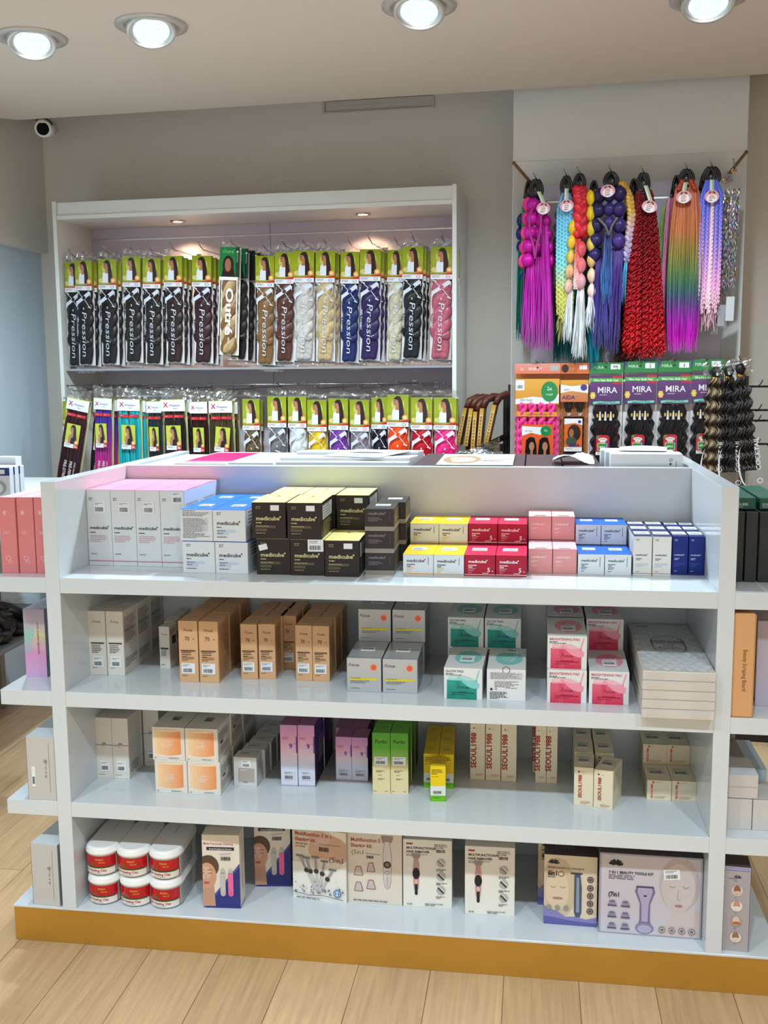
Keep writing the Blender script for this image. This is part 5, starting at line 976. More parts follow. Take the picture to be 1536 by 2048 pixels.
for i, (u, z, c1, c2, nm, W, v, ro, ct, wh) in enumerate(PS):
    pk = pspack(c1, c2, i+5, 0, W, ct); hook(BAY, u, v+.01, .325, z+.0, .012)
    for r_ in range(2 if i else 1): hang(pk, 'stretched_hair_pack', u+.012*r_, v+.032*r_, z-.006*r_, ro, f'{nm} pre-stretched hair pack with white label, {wh}' if r_ == 0 else f'{nm} pre-stretched hair pack behind the front one, {wh}', 'white-labelled packs on the lower hooks')
hang(pspack(S(30, 18, 22), None, 31, 0, .09), 'stretched_hair_pack', -1.50, -.055, 1.352, 7, 'black-brown pre-stretched hair pack wedged between maroon and purple-pink', 'white-labelled packs on the lower hooks')
mb = MB(); mb.tube([(XL+.018, .02, 1.378), (XR-.018, .02, 1.378)], .003, 8, S(150, 150, 154)); mb.build('hanging_bar', METAL, BAY)
# ------------------------------------------------------------------ packs below the column frame
def wavy(mb, x0, x1, z0, z1, col, rnd, n=12, amp=.004, wl=.045, y=-.004, hi=None, r=.0045):
    for k in range(n):
        x = x0+(x1-x0)*(k+.5)/n; v_ = 1+rnd.uniform(-.35, .35); ph = rnd.uniform(-.5, .5)+k*.25; yy = y+rnd.uniform(-.004, .004); L = 36
        def cf(i, q, v_=v_): 
            s_ = v_*(1+.25*math.sin(2*math.pi*(z0+(z1-z0)*i/(L-1))/wl+1)); b = mixc(col, hi, .5+.5*math.sin(2*math.pi*(z0+(z1-z0)*i/(L-1))/wl+1)) if hi else col; return tuple(min(1, t*s_) for t in b)
        mb.tube([(x+amp*math.sin(2*math.pi*(z0+(z1-z0)*i/(L-1))/wl+ph), yy, z0+(z1-z0)*i/(L-1)) for i in range(L)], r, 5, cf)
def mira(code, W=.13, tag_x=-.01, tilt=0, rootc=S(24, 20, 24)):
    H, top = .5, 0.0; rnd = random.Random(ord(code[0])+7*len(code))
    bk = MB(); bk.box(-W/2, .009, top-H, W/2, .010, top, S(222, 220, 222)); bk.box(-W/2, -.012, top-.004, W/2, .009, top, S(40, 120, 60))
    hd = MB(); hd.box(-W/2, -.0125, top-.042, W/2, -.0118, top, S(34, 124, 62)); c = CV(hd, (-W/2, -.0125, top-.042), (1, 0, 0), (0, 0, 1), W, .042); c.text('MIRA', .12, .42, .13, S(206, 226, 206), bold=.0); c.rect(.62, .38, .9, .85, S(228, 230, 230)); c.text(code, .76, .47, .12, DK, 'c', bold=.02); c.poly([(0, .2), (.1, 1), (0, 1)], S(70, 50, 120)); c.ell(.48, .6, .03, col=BLACK)
    pn = MB(); pn.box(-W/2+.004, -.0125, top-.165, W/2-.004, -.0115, top-.052, S(84, 42, 100)); c = CV(pn, (-W/2+.004, -.0125, top-.165), (1, 0, 0), (0, 0, 1), W-.008, .113)
    c.grad(0, .8, S(74, 36, 92), S(98, 52, 116)); c.rect(.7, .72, 1, 1, S(190, 30, 60)); c.rect(0, .8, 1, .93, S(70, 170, 60)); c.text('Mira Hair Bulk Hair', .5, .82, .098, S(230, 240, 224), 'c', bold=.02); c.text('MIRA', .54, .42, .27, S(236, 232, 240), 'c', xs=1.0, bold=.01); c.micro(.3, .34, .5, 1, .05, S(210, 170, 200))
    for k in range(6): a = k*math.pi/3; c.ell(.09+.05*math.cos(a), .33+.08*math.sin(a), .045, col=S(230, 196, 90), n=8)
    c.ell(.09, .33, .03, col=S(240, 220, 150), n=8); c.line([(.1, .07), (.3, .1), (.6, .08), (.94, .1)], .075, S(120, 206, 180)); c.text('Synthetic Bulk', .52, .06, .1, S(24, 90, 80), 'c', shear=.2, bold=.0)
    hr = MB(); hw = W*.66; wavy(hr, -hw/2, hw/2, top-.165, top-H+.02, rootc, rnd, 16, .005, .06, r=.0055); 
    for s_ in (-1, 1): wavy(hr, s_*hw*.5-.006, s_*hw*.5+.006, top-.22, top-H+.02, rootc, rnd, 4, .007, .05, r=.005)
    gb = MB(); 
    for k in range(4): x = -hw*.36+hw*.24*k; gb.box(x-.0035, -.0155, top-.213, x+.0035, -.007, top-.2, S(214, 168, 50), .001)
    for k in range(3): x = -hw*.24+hw*.24*k; gb.face([(x-.002, -.0125, top-.19), (x-.005, -.0125, top-.225), (x+.005, -.0125, top-.225), (x+.002, -.0125, top-.19)], S(222, 220, 222))
    tg = MB(); tw, th = .052, .078; pts = [(-tw/2, 0), (tw/2, 0), (tw/2, th-.008), (tw/2-.008, th), (-tw/2+.008, th), (-tw/2, th-.008)]
    prism_y = lambda m_, P_, y0, y1, col: (m_.face([(x, y0, z) for x, z in P_], col), m_.face([(x, y1, z) for x, z in reversed(P_)], col), [m_.face([(a, y0, b), (a, y1, b), (c_, y1, d), (c_, y0, d)], col) for (a, b), (c_, d) in zip(P_, P_[1:]+P_[:1])])
    prism_y(tg, pts, -.018, -.0165, S(196, 40, 56)); c = CV(tg, (-tw/2, -.0181, 0), (1, 0, 0), (0, 0, 1), tw, th); c.ell(.12, .9, .1, .08, S(80, 150, 60)); c.ell(.85, .5, .12, .2, S(110, 60, 130)); c.ell(.2, .5, .12, .16, S(220, 90, 60)); c.ell(.5, .78, .34, .09, S(236, 230, 226)); c.ell(.5, .66, .22, .06, S(236, 230, 226)); c.text('Synthetic', .5, .77, .13, S(170, 40, 50), 'c', bold=.01); c.text('Hair', .5, .63, .12, S(170, 40, 50), 'c', bold=.01)
    c.rect(.14, .22, .84, .58, S(224, 240, 220)); c.rect(.17, .24, .81, .56, S(40, 140, 54)); c.text('MIRA', .49, .36, .2, S(220, 240, 216), 'c', bold=.02); c.rect(0, 0, 1, .15, S(226, 226, 226)); c.micro(.1, .1, .8, 2, .05, GREY)
    for i in range(len(tg.v)): x, y, z = tg.v[i]; a = R(tilt); tg.v[i] = (x*math.cos(a)-z*math.sin(a)+tag_x, y, x*math.sin(a)+z*math.cos(a)+top-.36)
    fl = bag(W, top-H, top-.044, None, y=-.0205)
    return [('backing_card', bk.mesh('backing_card', PAPER), None), ('header_card', hd.mesh('header_card', GLOSSCARD), 'green header card'), ('name_panel', pn.mesh('name_panel', GLOSSCARD), 'purple name panel'), ('hair_bundle', hr.mesh('hair_bundle', HAIR), None, [('gold_clip', gb.mesh('gold_clip', PLAST))]), ('swing_card', tg.mesh('swing_card', GLOSSCARD), 'red and green card'), ('clear_bag', fl.mesh('clear_bag', FILM), None)]
for u, code, sx, nm, z, tl in ((.646, '99J', 1.0, 'beside the orange packs', 1.456, 0), (.777, '2', .98, 'second of the four', 1.459, -3), (.903, '3', 1.0, 'third of the four', 1.46, 1), (1.023, '1B', .93, 'half under the curly bags', 1.464, 0)):
    pk = mira(code, .13, -.008, tl, S(34, 20, 28) if code == '99J' else S(22, 20, 24)); hook(CFR, u, -.13, .045, z-.008, .02)
    for r_ in range(2): hang(pk, 'bulk_hair_pack', u+.008*r_, -.12+.035*r_, z-.004*r_, .3, f'black wavy bulk hair pack with purple panel and code {code}, {nm}' if r_ == 0 else f'wavy bulk hair pack right behind the pack with code {code}', 'purple-panel bulk hair packs', sx=sx)
def pinkpack():
    W, H, top = .178, .46, 0; rnd = random.Random(2)
    bk = MB(); bk.box(-W/2, .009, top-H, W/2, .010, top, S(206, 130, 70))
    hd = MB(); hd.box(-W/2, -.0125, top-.04, W/2, -.0118, top, S(206, 120, 100)); c = CV(hd, (-W/2, -.0125, top-.04), (1, 0, 0), (0, 0, 1), W, .04); c.grad(0, 1, S(214, 110, 80), S(206, 140, 130)); c.text('2x', .12, .35, .08, S(240, 200, 190)); c.rect(.78, .3, .96, .75, S(160, 170, 160)); c.micro(.3, .5, .4, 2, .03, S(240, 210, 200)); c.ell(.5, .6, .025, col=DK)
    pn = MB(); pn.box(-W/2+.004, -.0125, top-.16, W/2-.004, -.0118, top-.06, S(222, 156, 40)); c = CV(pn, (-W/2+.004, -.0126, top-.16), (1, 0, 0), (0, 0, 1), W-.008, .1); c.grad(0, 1, S(214, 140, 40), S(226, 166, 60)); c.poly([(0, .2), (.4, .3), (.7, .25), (1, .4), (1, .05), (.6, 0), (.3, .05), (0, 0)], S(230, 230, 232)); c.text('Afri hair', .1, .12, .09, S(120, 116, 130)); c.rect(.0, .55, .2, .95, S(226, 228, 230)); c.bars(.04, .62, .16, .75)
    c.ell(.78, .5, .19, .4, S(24, 132, 70), 28); c.text('2x', .78, .55, .12, S(200, 240, 210), 'c'); c.text('Length', .78, .36, .06, S(200, 240, 210), 'c')
    hr = MB(); PK = S(236, 60, 140)
    for x in (-.055, -.018, .02, .057): 
        for q in range(2): hr.tube([(x+.009*math.sin(i*.9+q*math.pi), -.006+.004*math.cos(i*.9+q*math.pi), top-.155-.3*i/30) for i in range(31)], [.0105*(1+.15*math.sin(i*1.8)) for i in range(31)], 8, (lambda i, k: jit(PK, rnd, .22)))
    for s_ in (-1, 1): wavy(hr, s_*.078-.006, s_*.078+.006, top-.2, top-.455, S(230, 80, 150), rnd, 4, .003, .03)
    bd = MB(); bd.box(-.08, -.0185, top-.208, .08, -.012, top-.19, S(220, 150, 46)); c = CV(bd, (-.08, -.0186, top-.208), (1, 0, 0), (0, 0, 1), .16, .018); c.text('CAREFREE BRAID', .5, .25, .07, S(150, 90, 30), 'c')
    tg = MB(); tg.box(-.058, -.0205, top-.445, .066, -.0195, top-.24, S(226, 94, 40)); c = CV(tg, (-.058, -.0206, top-.445), (1, 0, 0), (0, 0, 1), .124, .205)
    c.rect(0, .0, 1, .06, S(24, 140, 76)); c.micro(.3, .035, .5, 1, .03, WHITE); c.poly([(0, .78), (.3, .84), (.6, .8), (.66, .95), (0, .97)], S(232, 232, 234)); c.text('Afri hair', .08, .86, .08, GREY); c.ell(.76, .88, .17, .1, S(24, 132, 70)); c.text('2x', .76, .87, .1, S(200, 240, 210), 'c')
    for x in (.3, .72):
        c.poly([(x-.16, .7), (x-.05, .76), (x+.1, .75), (x+.17, .6), (x+.2, .1), (x-.22, .1), (x-.2, .4)], BLACK); c.poly([(x-.06, .06), (x-.07, .28), (x+.1, .28), (x+.12, .06)], S(60, 176, 70)); c.rect(x-.02, .28, x+.06, .5, S(166, 112, 84)); c.ell(x+.02, .58, .085, .085, S(176, 122, 92))
    fl = bag(W, top-H, top-.044, None, y=-.0225)
    return [('backing_card', bk.mesh('backing_card', PAPER), None), ('header_card', hd.mesh('header_card', GLOSSCARD), None), ('name_panel', pn.mesh('name_panel', GLOSSCARD), 'orange panel with green disc'), ('hair_bundle', hr.mesh('hair_bundle', HAIR), 'hot pink braided hair', [('paper_band', bd.mesh('paper_band', GLOSSCARD))]), ('picture_card', tg.mesh('picture_card', GLOSSCARD), 'orange card with two women'), ('clear_bag', fl.mesh('clear_bag', FILM), None)]
PKP = pinkpack(); hook(CFR, .380, -.13, .045, 1.45, .02)
for r_ in range(2): hang(PKP, 'braid_hair_pack', .380+.004*r_, -.12+.035*r_, 1.455-.004*r_, .2, 'hot pink braid hair in a wide orange pack, ' + ('front one' if r_ == 0 else 'hidden one behind it'), 'wide orange braid packs')
def aida():
    W, H, top = .115, .46, 0; rnd = random.Random(3)
    bk = MB(); bk.box(-W/2, .009, top-H, W/2, .010, top, S(196, 116, 60))
    hd = MB(); hd.box(-W/2, -.0125, top-.04, W/2, -.0118, top, S(206, 104, 50)); c = CV(hd, (-W/2, -.0125, top-.04), (1, 0, 0), (0, 0, 1), W, .04); c.rect(.66, .4, .92, .8, S(226, 226, 226)); c.ell(.18, .5, .12, .4, HB); c.micro(.3, .5, .3, 2, .04, S(226, 150, 120))
    pn = MB(); pn.box(-W/2+.004, -.0125, top-.15, W/2-.004, -.0118, top-.065, S(206, 132, 60)); c = CV(pn, (-W/2+.004, -.0126, top-.15), (1, 0, 0), (0, 0, 1), W-.008, .085); c.grad(0, 1, S(200, 110, 70), S(222, 160, 50)); c.poly([(0, .4), (.4, .5), (1, .4), (1, .8), (.4, .72), (0, .8)], S(232, 232, 234)); c.text('Afri', .12, .5, .14, S(190, 120, 120)); c.ell(.84, .66, .12, col=S(70, 50, 130)); c.text('AIDA', .06, .12, .2, S(60, 44, 110), bold=.03); c.micro(.5, .25, .4, 1, .05, GREY)
    hr = MB()
    for x in (-.022, .022):
        for q in (-1, 1): hr.tube([(x+q*.010*math.sin(math.pi*i/8), -.004, top-.12-.075*i/8) for i in range(9)], .006, 8, BLKH)
    wavy(hr, -.038, .038, top-.2, top-.45, BLKH, rnd, 14, .001, .03)
    bd = MB(); bd.box(-.045, -.016, top-.208, .045, -.01, top-.19, S(140, 84, 50)); c = CV(bd, (-.045, -.0161, top-.208), (1, 0, 0), (0, 0, 1), .09, .018); c.text('18"', .2, .25, .13, S(240, 226, 210), bold=.02); c.text('18"', .68, .25, .13, S(240, 226, 210), bold=.02)
    tg = MB(); tg.box(-.036, -.0195, top-.345, .034, -.0185, top-.215, S(216, 104, 40)); c = CV(tg, (-.036, -.0196, top-.345), (1, 0, 0), (0, 0, 1), .07, .13)
    c.rect(0, 0, 1, .13, S(226, 226, 230)); c.poly([(0, .82), (.6, .86), (1, .8), (1, 1), (0, 1)], S(232, 232, 234)); c.ell(.84, .9, .09, col=S(70, 50, 130)); c.ell(.55, .56, .36, .26, S(56, 34, 26)); c.ell(.4, .3, .3, .16, S(70, 80, 70)); c.ell(.4, .56, .13, .13, S(160, 104, 74)); c.text('AIDA', .3, .15, .24, S(64, 44, 120), bold=.03); c.micro(.1, .08, .8, 1, .05, GREY)
    fl = bag(W, top-H, top-.044, None, y=-.0215)
    return [('backing_card', bk.mesh('backing_card', PAPER), None), ('header_card', hd.mesh('header_card', GLOSSCARD), None), ('name_panel', pn.mesh('name_panel', GLOSSCARD), 'orange name panel'), ('hair_bundle', hr.mesh('hair_bundle', HAIR), 'black hair', [('paper_band', bd.mesh('paper_band', GLOSSCARD))]), ('picture_card', tg.mesh('picture_card', GLOSSCARD), 'orange card with a curly-haired woman'), ('clear_bag', fl.mesh('clear_bag', FILM), None)]
AI = aida(); hook(CFR, .522, -.13, .045, 1.45, .02)
for r_ in range(2): hang(AI, 'braid_hair_pack', .524+.004*r_, -.115+.035*r_, 1.454-.004*r_, .2, 'black braid hair in a narrow orange pack beside the pink one, ' + ('front one' if r_ == 0 else 'hidden one behind it'), 'narrow orange braid packs')
# curly hair in clear bags with white lettering
def cocktail(col, hi, seed):
    W, H = .12, .5; rnd = random.Random(seed); hr = MB()
    for k in range(30):
        x = rnd.uniform(-.030, .030); y = rnd.uniform(-.014, .014); ph = rnd.uniform(0, 1.3); v_ = 1+rnd.uniform(-.3, .3); L = 90
        def cf(i, q, v_=v_): t = .5+.5*math.sin(i*.52+1); return tuple(min(1, z*v_) for z in (mixc(col, hi, t) if hi else mixc(col, tuple(3*z for z in col), t*.35)))
        hr.tube([(x*(.35+.65*min(1, i/14))+.006*math.sin(i*.52+ph), y+.006*math.cos(i*.52+ph), -.06-.36*i/(L-1)) for i in range(L)], .0032, 4, cf)
    tie = MB(); tie.lathe([(.008, 0), (.012, .004), (.012, .014), (.008, .018)], 14, S(226, 160, 40), c=(0, 0, -.072)); 
    tk = MB(); tk.tube([(0, 0, -.06), (.004, 0, -.04), (0, 0, -.02)], [.012, .02, .012], 10, BLKH)
    fl = MB(); 
    def wv(t): return .5*W*min(1, .22+1.6*max(0, t-.06)) if t < .55 else .5*W*(1+.12*(t-.55))
    for sgn in (-1, 1): fl.grid(lambda i, j: Vector(((2*i-1)*wv(1-j), sgn*(.004+.02*math.sin(math.pi*i)*math.sin(math.pi*min(1, (1-j)*1.2)))+.0015*math.sin(i*25+j*13), -H*(1-j))), 12, 24, WHITE)
    c = CV(fl, (-W/2, -.027, -H), (1, 0, 0), (0, 0, 1), W, H, m=1)
    pt = [(-.02+.34*math.cos(R(a))*.55+.42, .21+.16*math.sin(R(a))) for a in range(120, 301, 15)]
    n = len(pt); outl = []
    for k, (x, y) in enumerate(pt): outl.append((x-.05*math.sin(math.pi*k/(n-1)), y))
    d = c.up()
    for k in range(n-1): fl.face([c.P(outl[k][0]*W, outl[k][1]*H, d), c.P(outl[k+1][0]*W, outl[k+1][1]*H, d), c.P(pt[k+1][0]*W, pt[k+1][1]*H, d), c.P(pt[k][0]*W, pt[k][1]*H, d)][::-1], S(232, 236, 238), 1)
    c.text('COCKTAIL', .84, .16, .2, S(232, 236, 238), rot=90, xs=1.05, bold=.01); c.ring(.78, .08, .09, .02, .3, S(232, 236, 238))
    fp = flap(.09, -.055, .0, -.002)
    return [('curled_hair', hr.mesh('curled_hair', HAIRC), None), ('hair_tie', tie.mesh('hair_tie', METAL), 'gold hair tie'), ('hair_root', tk.mesh('hair_root', HAIR), None), ('clear_bag', fl.mesh('clear_bag', [FILM, INK]), 'clear bag with white crescent and lettering'), ('bag_flap', fp.mesh('bag_flap', FLAP), None)]
hook(CFR, 1.135, -.2, .0, 1.455, .02)
for (u, v, z, ro, c1, c2, nm) in ((1.050, -.15, 1.455, 1, S(48, 38, 32), S(160, 138, 104), 'blond-streaked curly hair in a clear bag, nearest the purple-panel packs'), (1.092, -.175, 1.458, -2, S(26, 20, 20), None, 'dark curly hair in a clear bag, middle of the three'), (1.125, -.21, 1.465, -7, S(30, 24, 24), None, 'dark curly hair in a clear bag, front one with readable lettering')):
    hang(cocktail(c1, c2, int(u*1000)), 'curly_hair_bag', u, v, z, ro, nm, 'curly hair in clear bags')
# ------------------------------------------------------------------ coloured ponytail extensions on the column
def cgrad(stops):
    def f(t):
        t = min(1, max(0, t))
        for (a, c0), (b, c1) in zip(stops, stops[1:]):
            if t <= b: return mixc(c0, c1, (t-a)/(b-a) if b > a else 0)
        return stops[-1][1]
    return f
def tail(mb, x0, x1, z0, b0, b1, z1, cf, n, rnd, y=0.0, dy=.014, wav=.003, r=.0022, jl=.05, L=22, spread=.35, jc=.28, belly=0.0, sides=4):
    """loose strands: from [x0,x1] at z0 to [b0,b1] at z1"""
    for k in range(n):
        s_ = (k+rnd.random())/n; a = x0+(x1-x0)*s_; b = b0+(b1-b0)*min(1, max(0, s_+rnd.gauss(0, .06))); ze = z1+abs(rnd.gauss(0, jl)); v_ = 1+rnd.uniform(-jc, jc); yy = y+rnd.uniform(-dy, dy)*1.0; p1, p2 = rnd.uniform(0, 6), rnd.uniform(.6, 1.5); bend = rnd.gauss(0, wav)
        pts = []; rr = []
        for i in range(L):
            t = i/(L-1); q = t**spread if spread < 1 else t**spread
            x = a+(b-a)*q+bend*math.sin(p1+t*6*p2)*t+belly*math.sin(math.pi*t)*(s_-.5)*2
            pts.append((x, yy*(.35+.65*min(1, t*5)), z0+(ze-z0)*t)); rr.append(r*(1 if t < .8 else 1-.75*(t-.8)/.2))
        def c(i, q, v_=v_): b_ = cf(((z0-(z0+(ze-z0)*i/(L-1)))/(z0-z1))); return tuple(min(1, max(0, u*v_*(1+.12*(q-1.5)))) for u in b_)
        mb.tube(pts, rr, sides, c, cap=False, flat=.8)
def bubbles(mb, pts, R_, rnd, cf, nn=16, neck=.3):
    """chain of puffed sections through the given points (one puff between two points)"""
    for k in range(len(pts)-1):
        a, b = Vector(pts[k]), Vector(pts[k+1]); st = [rnd.uniform(-.3, .12) for _ in range(nn)]; m_ = 9
        def c(i, q, k=k, st=st): return tuple(min(1, u*(1+st[q % nn])) for u in cf((k+i/m_)/(len(pts)-1)))
        mb.tube([tuple(a.lerp(b, i/(m_-1))) for i in range(m_)], [R_*(neck+(1-neck)*math.sin(math.pi*i/(m_-1))**.75) for i in range(m_)], nn, c)
def braid(mb, pts, r, cf, rnd, turns=None, n=3, sides=6):
    """plaited cord along pts"""
    P_ = [Vector(p) for p in pts]; ln = sum((q-p).length for p, q in zip(P_, P_[1:])); turns = turns or ln/(r*5.5); M_ = int(turns*7)+2
    for s_ in range(n):
        out = []; v_ = 1+rnd.uniform(-.1, .1)
        for i in range(M_):
            t = i/(M_-1); f_ = t*(len(P_)-1); k = min(int(f_), len(P_)-2); p = P_[k].lerp(P_[k+1], f_-k); a = 2*math.pi*turns*t/1+2*math.pi*s_/n
            out.append((p.x+r*.62*math.sin(a), p.y+r*.35*math.sin(2*a), p.z))
        def c(i, q, v_=v_): t = i/(M_-1); return tuple(min(1, u*v_*(1+.28*math.cos(2*math.pi*turns*t+2*math.pi*s_/n))) for u in cf(t))
        mb.tube(out, [r*.62*(1 if i < M_*.93 else .6) for i in range(M_)], sides, c)
def loops(mb, w=.03, h=.06, n=2, x=0):
    mb.tube([(x, .0, -.006), (x, 0, -h*.5), (x, 0, -h-.004)], [.005, .017, .022], 14, BLACK, flat=.45)
    for k in range(n):
        o = (k-(n-1)/2)*.007; mb.tube([(x+o+w*.5*math.sin(2*math.pi*i/20)*(.55+.45*(1-math.cos(2*math.pi*i/20))/2), .003*k-.004, -h*.5+h*.5*math.cos(2*math.pi*i/20)+.002) for i in range(21)], .0055, 8, BLACK)
    mb.tube([(x, 0, -h), (x, 0, -h-.012)], [.012, .016], 12, BLACK)
def swing(x, z, rot, y=-.045, squash=1.0):
    mb = MB(); a = R(rot); n = 28
    out = []
    for k in range(n): t = 2*math.pi*k/n; out.append((.026*math.cos(t)*squash, .025*math.sin(t)*(1 if math.sin(t) > 0 else .8)))
    T_ = lambda p, yy: (x+p[0]*math.cos(a)-p[1]*math.sin(a), yy, z+p[0]*math.sin(a)+p[1]*math.cos(a))
    mb.face([T_(p, y) for p in out], S(226, 160, 174)); mb.face([T_(p, y+.0012) for p in reversed(out)], S(226, 226, 226))
    for p, q in zip(out, out[1:]+out[:1]): mb.face([T_(p, y), T_(p, y+.0012), T_(q, y+.0012), T_(q, y)], S(226, 226, 226))
    u = Vector((math.cos(a), 0, math.sin(a))); v = Vector((-math.sin(a), 0, math.cos(a))); c = CV(mb, Vector((x, y, z))-u*.026*squash-v*.025, u, v, .052*squash, .05, seed=int(abs(x)*1e4))
    c.ell(.5, .42, .36, .34, S(238, 232, 234)); c.poly([(.28, .8), (.38, .92), (.5, .84), (.62, .92), (.74, .8), (.7, .7), (.3, .7)], S(90, 56, 60)); c.ell(.5, .7, .16, .12, S(224, 180, 160)); c.rect(.28, .3, .76, .6, WHITE); c.micro(.32, .5, .4, 3, .12, S(200, 60, 90)); c.micro(.3, .22, .4, 1, .08, GREY)
    st = MB(); b0, b1 = Vector((x, y+.001, z))+v*.02, Vector((x*.35, -.02, -.045)); s_ = Vector((.0075, 0, 0))
    st.face([b0-s_, b0+s_*.0, b1+s_*.0, b1-s_], S(226, 228, 226)); st.face([b0+s_*.0, b0+s_, b1+s_, b1+s_*.0], S(170, 206, 150)); st.face([b0+s_*.3, b0+s_*.5, b1+s_*.5, b1+s_*.3], S(230, 200, 220))
    return ('swing_tag', mb.mesh('swing_tag', GLOSSCARD), 'round pink and white tag', [('tag_strap', st.mesh('tag_strap', PLAST))])
EXG = 'coloured ponytail extensions on the column'
def ext(u, v, z, label, parts, ro=0, hk=True):
    if hk: hook(CFR, u, v-.01, .05, z, .025)
    return hang(parts, 'ponytail_extension', u, v, z, ro, label, EXG, 'hair extension')
def P1(name, mb, lab=None, m_=None): return (name, mb.mesh(name, m_ or HAIR), lab)
rn = random.Random(21)
# 1 teal and navy, behind the magenta one
hr = MB(); tail(hr, -.035, 0, -.2, -.045, .0, -.62, cgrad([(0, S(16, 120, 80)), (.5, S(10, 110, 84)), (1, S(20, 100, 100))]), 60, rn, spread=1); 
bb = MB(); bubbles(bb, [(-.028-.006*math.sin(k), 0, -.12-.052*k) for k in range(6)], .016, rn, cgrad([(0, S(30, 40, 90)), (1, S(16, 40, 116))])); braid(bb, [(-.02, -.012, -.1), (-.022, -.014, -.35)], .006, cgrad([(0, S(16, 140, 100)), (1, S(16, 140, 90))]), rn)
lp = MB(); loops(lp, n=1)
ext(.335, -.075, 2.16, 'emerald and navy extension peeping out at the frame side, behind the magenta one', [P1('hair_tail', hr), P1('bubble_braid', bb), P1('elastic_loop', lp, 'black elastic loop', PLAST)], hk=False)
# 2 magenta
MG, MGD, PKH = S(196, 20, 156), S(166, 22, 130), S(240, 50, 130)
hr = MB(); cf = cgrad([(0, S(190, 24, 160)), (.55, S(196, 50, 176)), (1, S(176, 90, 170))])
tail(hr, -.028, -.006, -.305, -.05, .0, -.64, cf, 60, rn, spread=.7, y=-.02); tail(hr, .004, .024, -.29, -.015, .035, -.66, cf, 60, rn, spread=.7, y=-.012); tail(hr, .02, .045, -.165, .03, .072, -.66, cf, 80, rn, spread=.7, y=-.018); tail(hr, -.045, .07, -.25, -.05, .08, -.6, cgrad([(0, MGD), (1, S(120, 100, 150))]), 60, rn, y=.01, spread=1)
bb = MB(); bubbles(bb, [(-.01-.004*k, -.02, -.068-.052*k) for k in range(6)], .026, rn, cgrad([(0, MG), (1, MG)])); bubbles(bb, [(-.03-.004*k, .004, -.06-.054*k) for k in range(6)], .02, rn, cgrad([(0, PKH), (1, S(240, 70, 140))])); bubbles(bb, [(.03+.006*k, .0, -.08-.05*k) for k in range(6)], .021, rn, cgrad([(0, MGD), (1, MG)])); bubbles(bb, [(.008, -.01, -.075-.05*k) for k in range(5)], .018, rn, cgrad([(0, MG), (1, MGD)]))
br = MB()
for s_ in (-1, 1): braid(br, [(.0+s_*.004, -.03, -.08), (s_*.022, -.045, -.15), (s_*.02, -.046, -.2), (s_*.006, -.044, -.25), (0, -.04, -.30)], .0045, lambda t: S(170, 40, 130), rn)
lp = MB(); loops(lp, .042, .062, 3)
ext(.366, -.12, 2.155, 'magenta extension with pink bubble braids and a round tag, first along the hooks', [P1('hair_tail', hr), P1('bubble_braid', bb), P1('thin_braid', br), P1('elastic_loop', lp, 'black elastic loops', PLAST), swing(.03, -.115, -8, -.052)])
# 3 deep teal, low behind
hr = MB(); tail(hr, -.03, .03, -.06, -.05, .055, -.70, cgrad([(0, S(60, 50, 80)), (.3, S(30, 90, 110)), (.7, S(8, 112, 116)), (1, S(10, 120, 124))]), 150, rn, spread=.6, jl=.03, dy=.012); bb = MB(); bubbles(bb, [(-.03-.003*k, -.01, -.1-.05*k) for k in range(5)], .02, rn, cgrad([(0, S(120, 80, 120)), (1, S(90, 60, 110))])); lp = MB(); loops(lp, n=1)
ext(.487, -.068, 2.155, 'deep teal extension hanging low behind the light blue braids', [P1('hair_tail', hr), P1('bubble_braid', bb, 'mauve bubble braid'), P1('elastic_loop', lp, None, PLAST)], hk=False)
# 4 light blue braids
br = MB(); cfb = cgrad([(0, S(130, 170, 210)), (.45, S(110, 190, 220)), (.7, S(120, 200, 200)), (.85, S(190, 190, 90)), (1, S(180, 180, 90))])
for k in range(6): x = -.028+.0115*k; braid(br, [(x*.35, -.006+.004*(k % 2), -.06), (x, -.02, -.12), (x*1.02, -.02, -.3), (x*.9, -.015, -.52-.015*(k % 3))], .0068, cfb, rn)
hr = MB(); tail(hr, -.02, .02, -.5, -.03, .03, -.64, lambda t: S(180, 180, 96), 34, rn, spread=1, r=.0016); lp = MB(); loops(lp, .04, .062, 2)
ext(.481, -.135, 2.16, 'light blue plaited extension fading to yellow at the tips', [P1('plait', br), P1('hair_tail', hr), P1('elastic_loop', lp, None, PLAST), swing(.004, -.115, 6, -.05)])
# 5 red, yellow and white bubbles
RD, YL = S(206, 40, 54), S(232, 196, 24)
bb = MB(); bubbles(bb, [(-.022-.003*k, -.024, -.17-.055*k) for k in range(6)], .0165, rn, cgrad([(0, YL), (.45, S(226, 180, 60)), (.8, S(226, 170, 140)), (1, S(240, 210, 210))]), neck=.22); bubbles(bb, [(.04+.002*k, -.02, -.06-.058*k) for k in range(8)], .0175, rn, cgrad([(0, YL), (.4, S(226, 200, 60)), (.65, S(226, 186, 120)), (1, S(236, 206, 206))]), neck=.22); bubbles(bb, [(.012, -.03, -.25-.06*k) for k in range(4)], .018, rn, cgrad([(0, S(222, 70, 80)), (.5, S(230, 110, 120)), (1, S(236, 190, 200))]), neck=.2)
br = MB(); braid(br, [(.0, -.01, -.05), (.004, -.02, -.1), (.006, -.02, -.235)], .026, lambda t: RD, rn, turns=2.6); 
for x in (-.006, .004): braid(br, [(x, -.03, -.24), (x-.004, -.03, -.32), (x-.006, -.028, -.43)], .0055, cgrad([(0, RD), (.5, S(226, 120, 110)), (1, S(240, 210, 210))]), rn)
hr = MB(); wt = cgrad([(0, S(240, 214, 216)), (.3, S(226, 228, 230)), (1, S(216, 222, 224))])
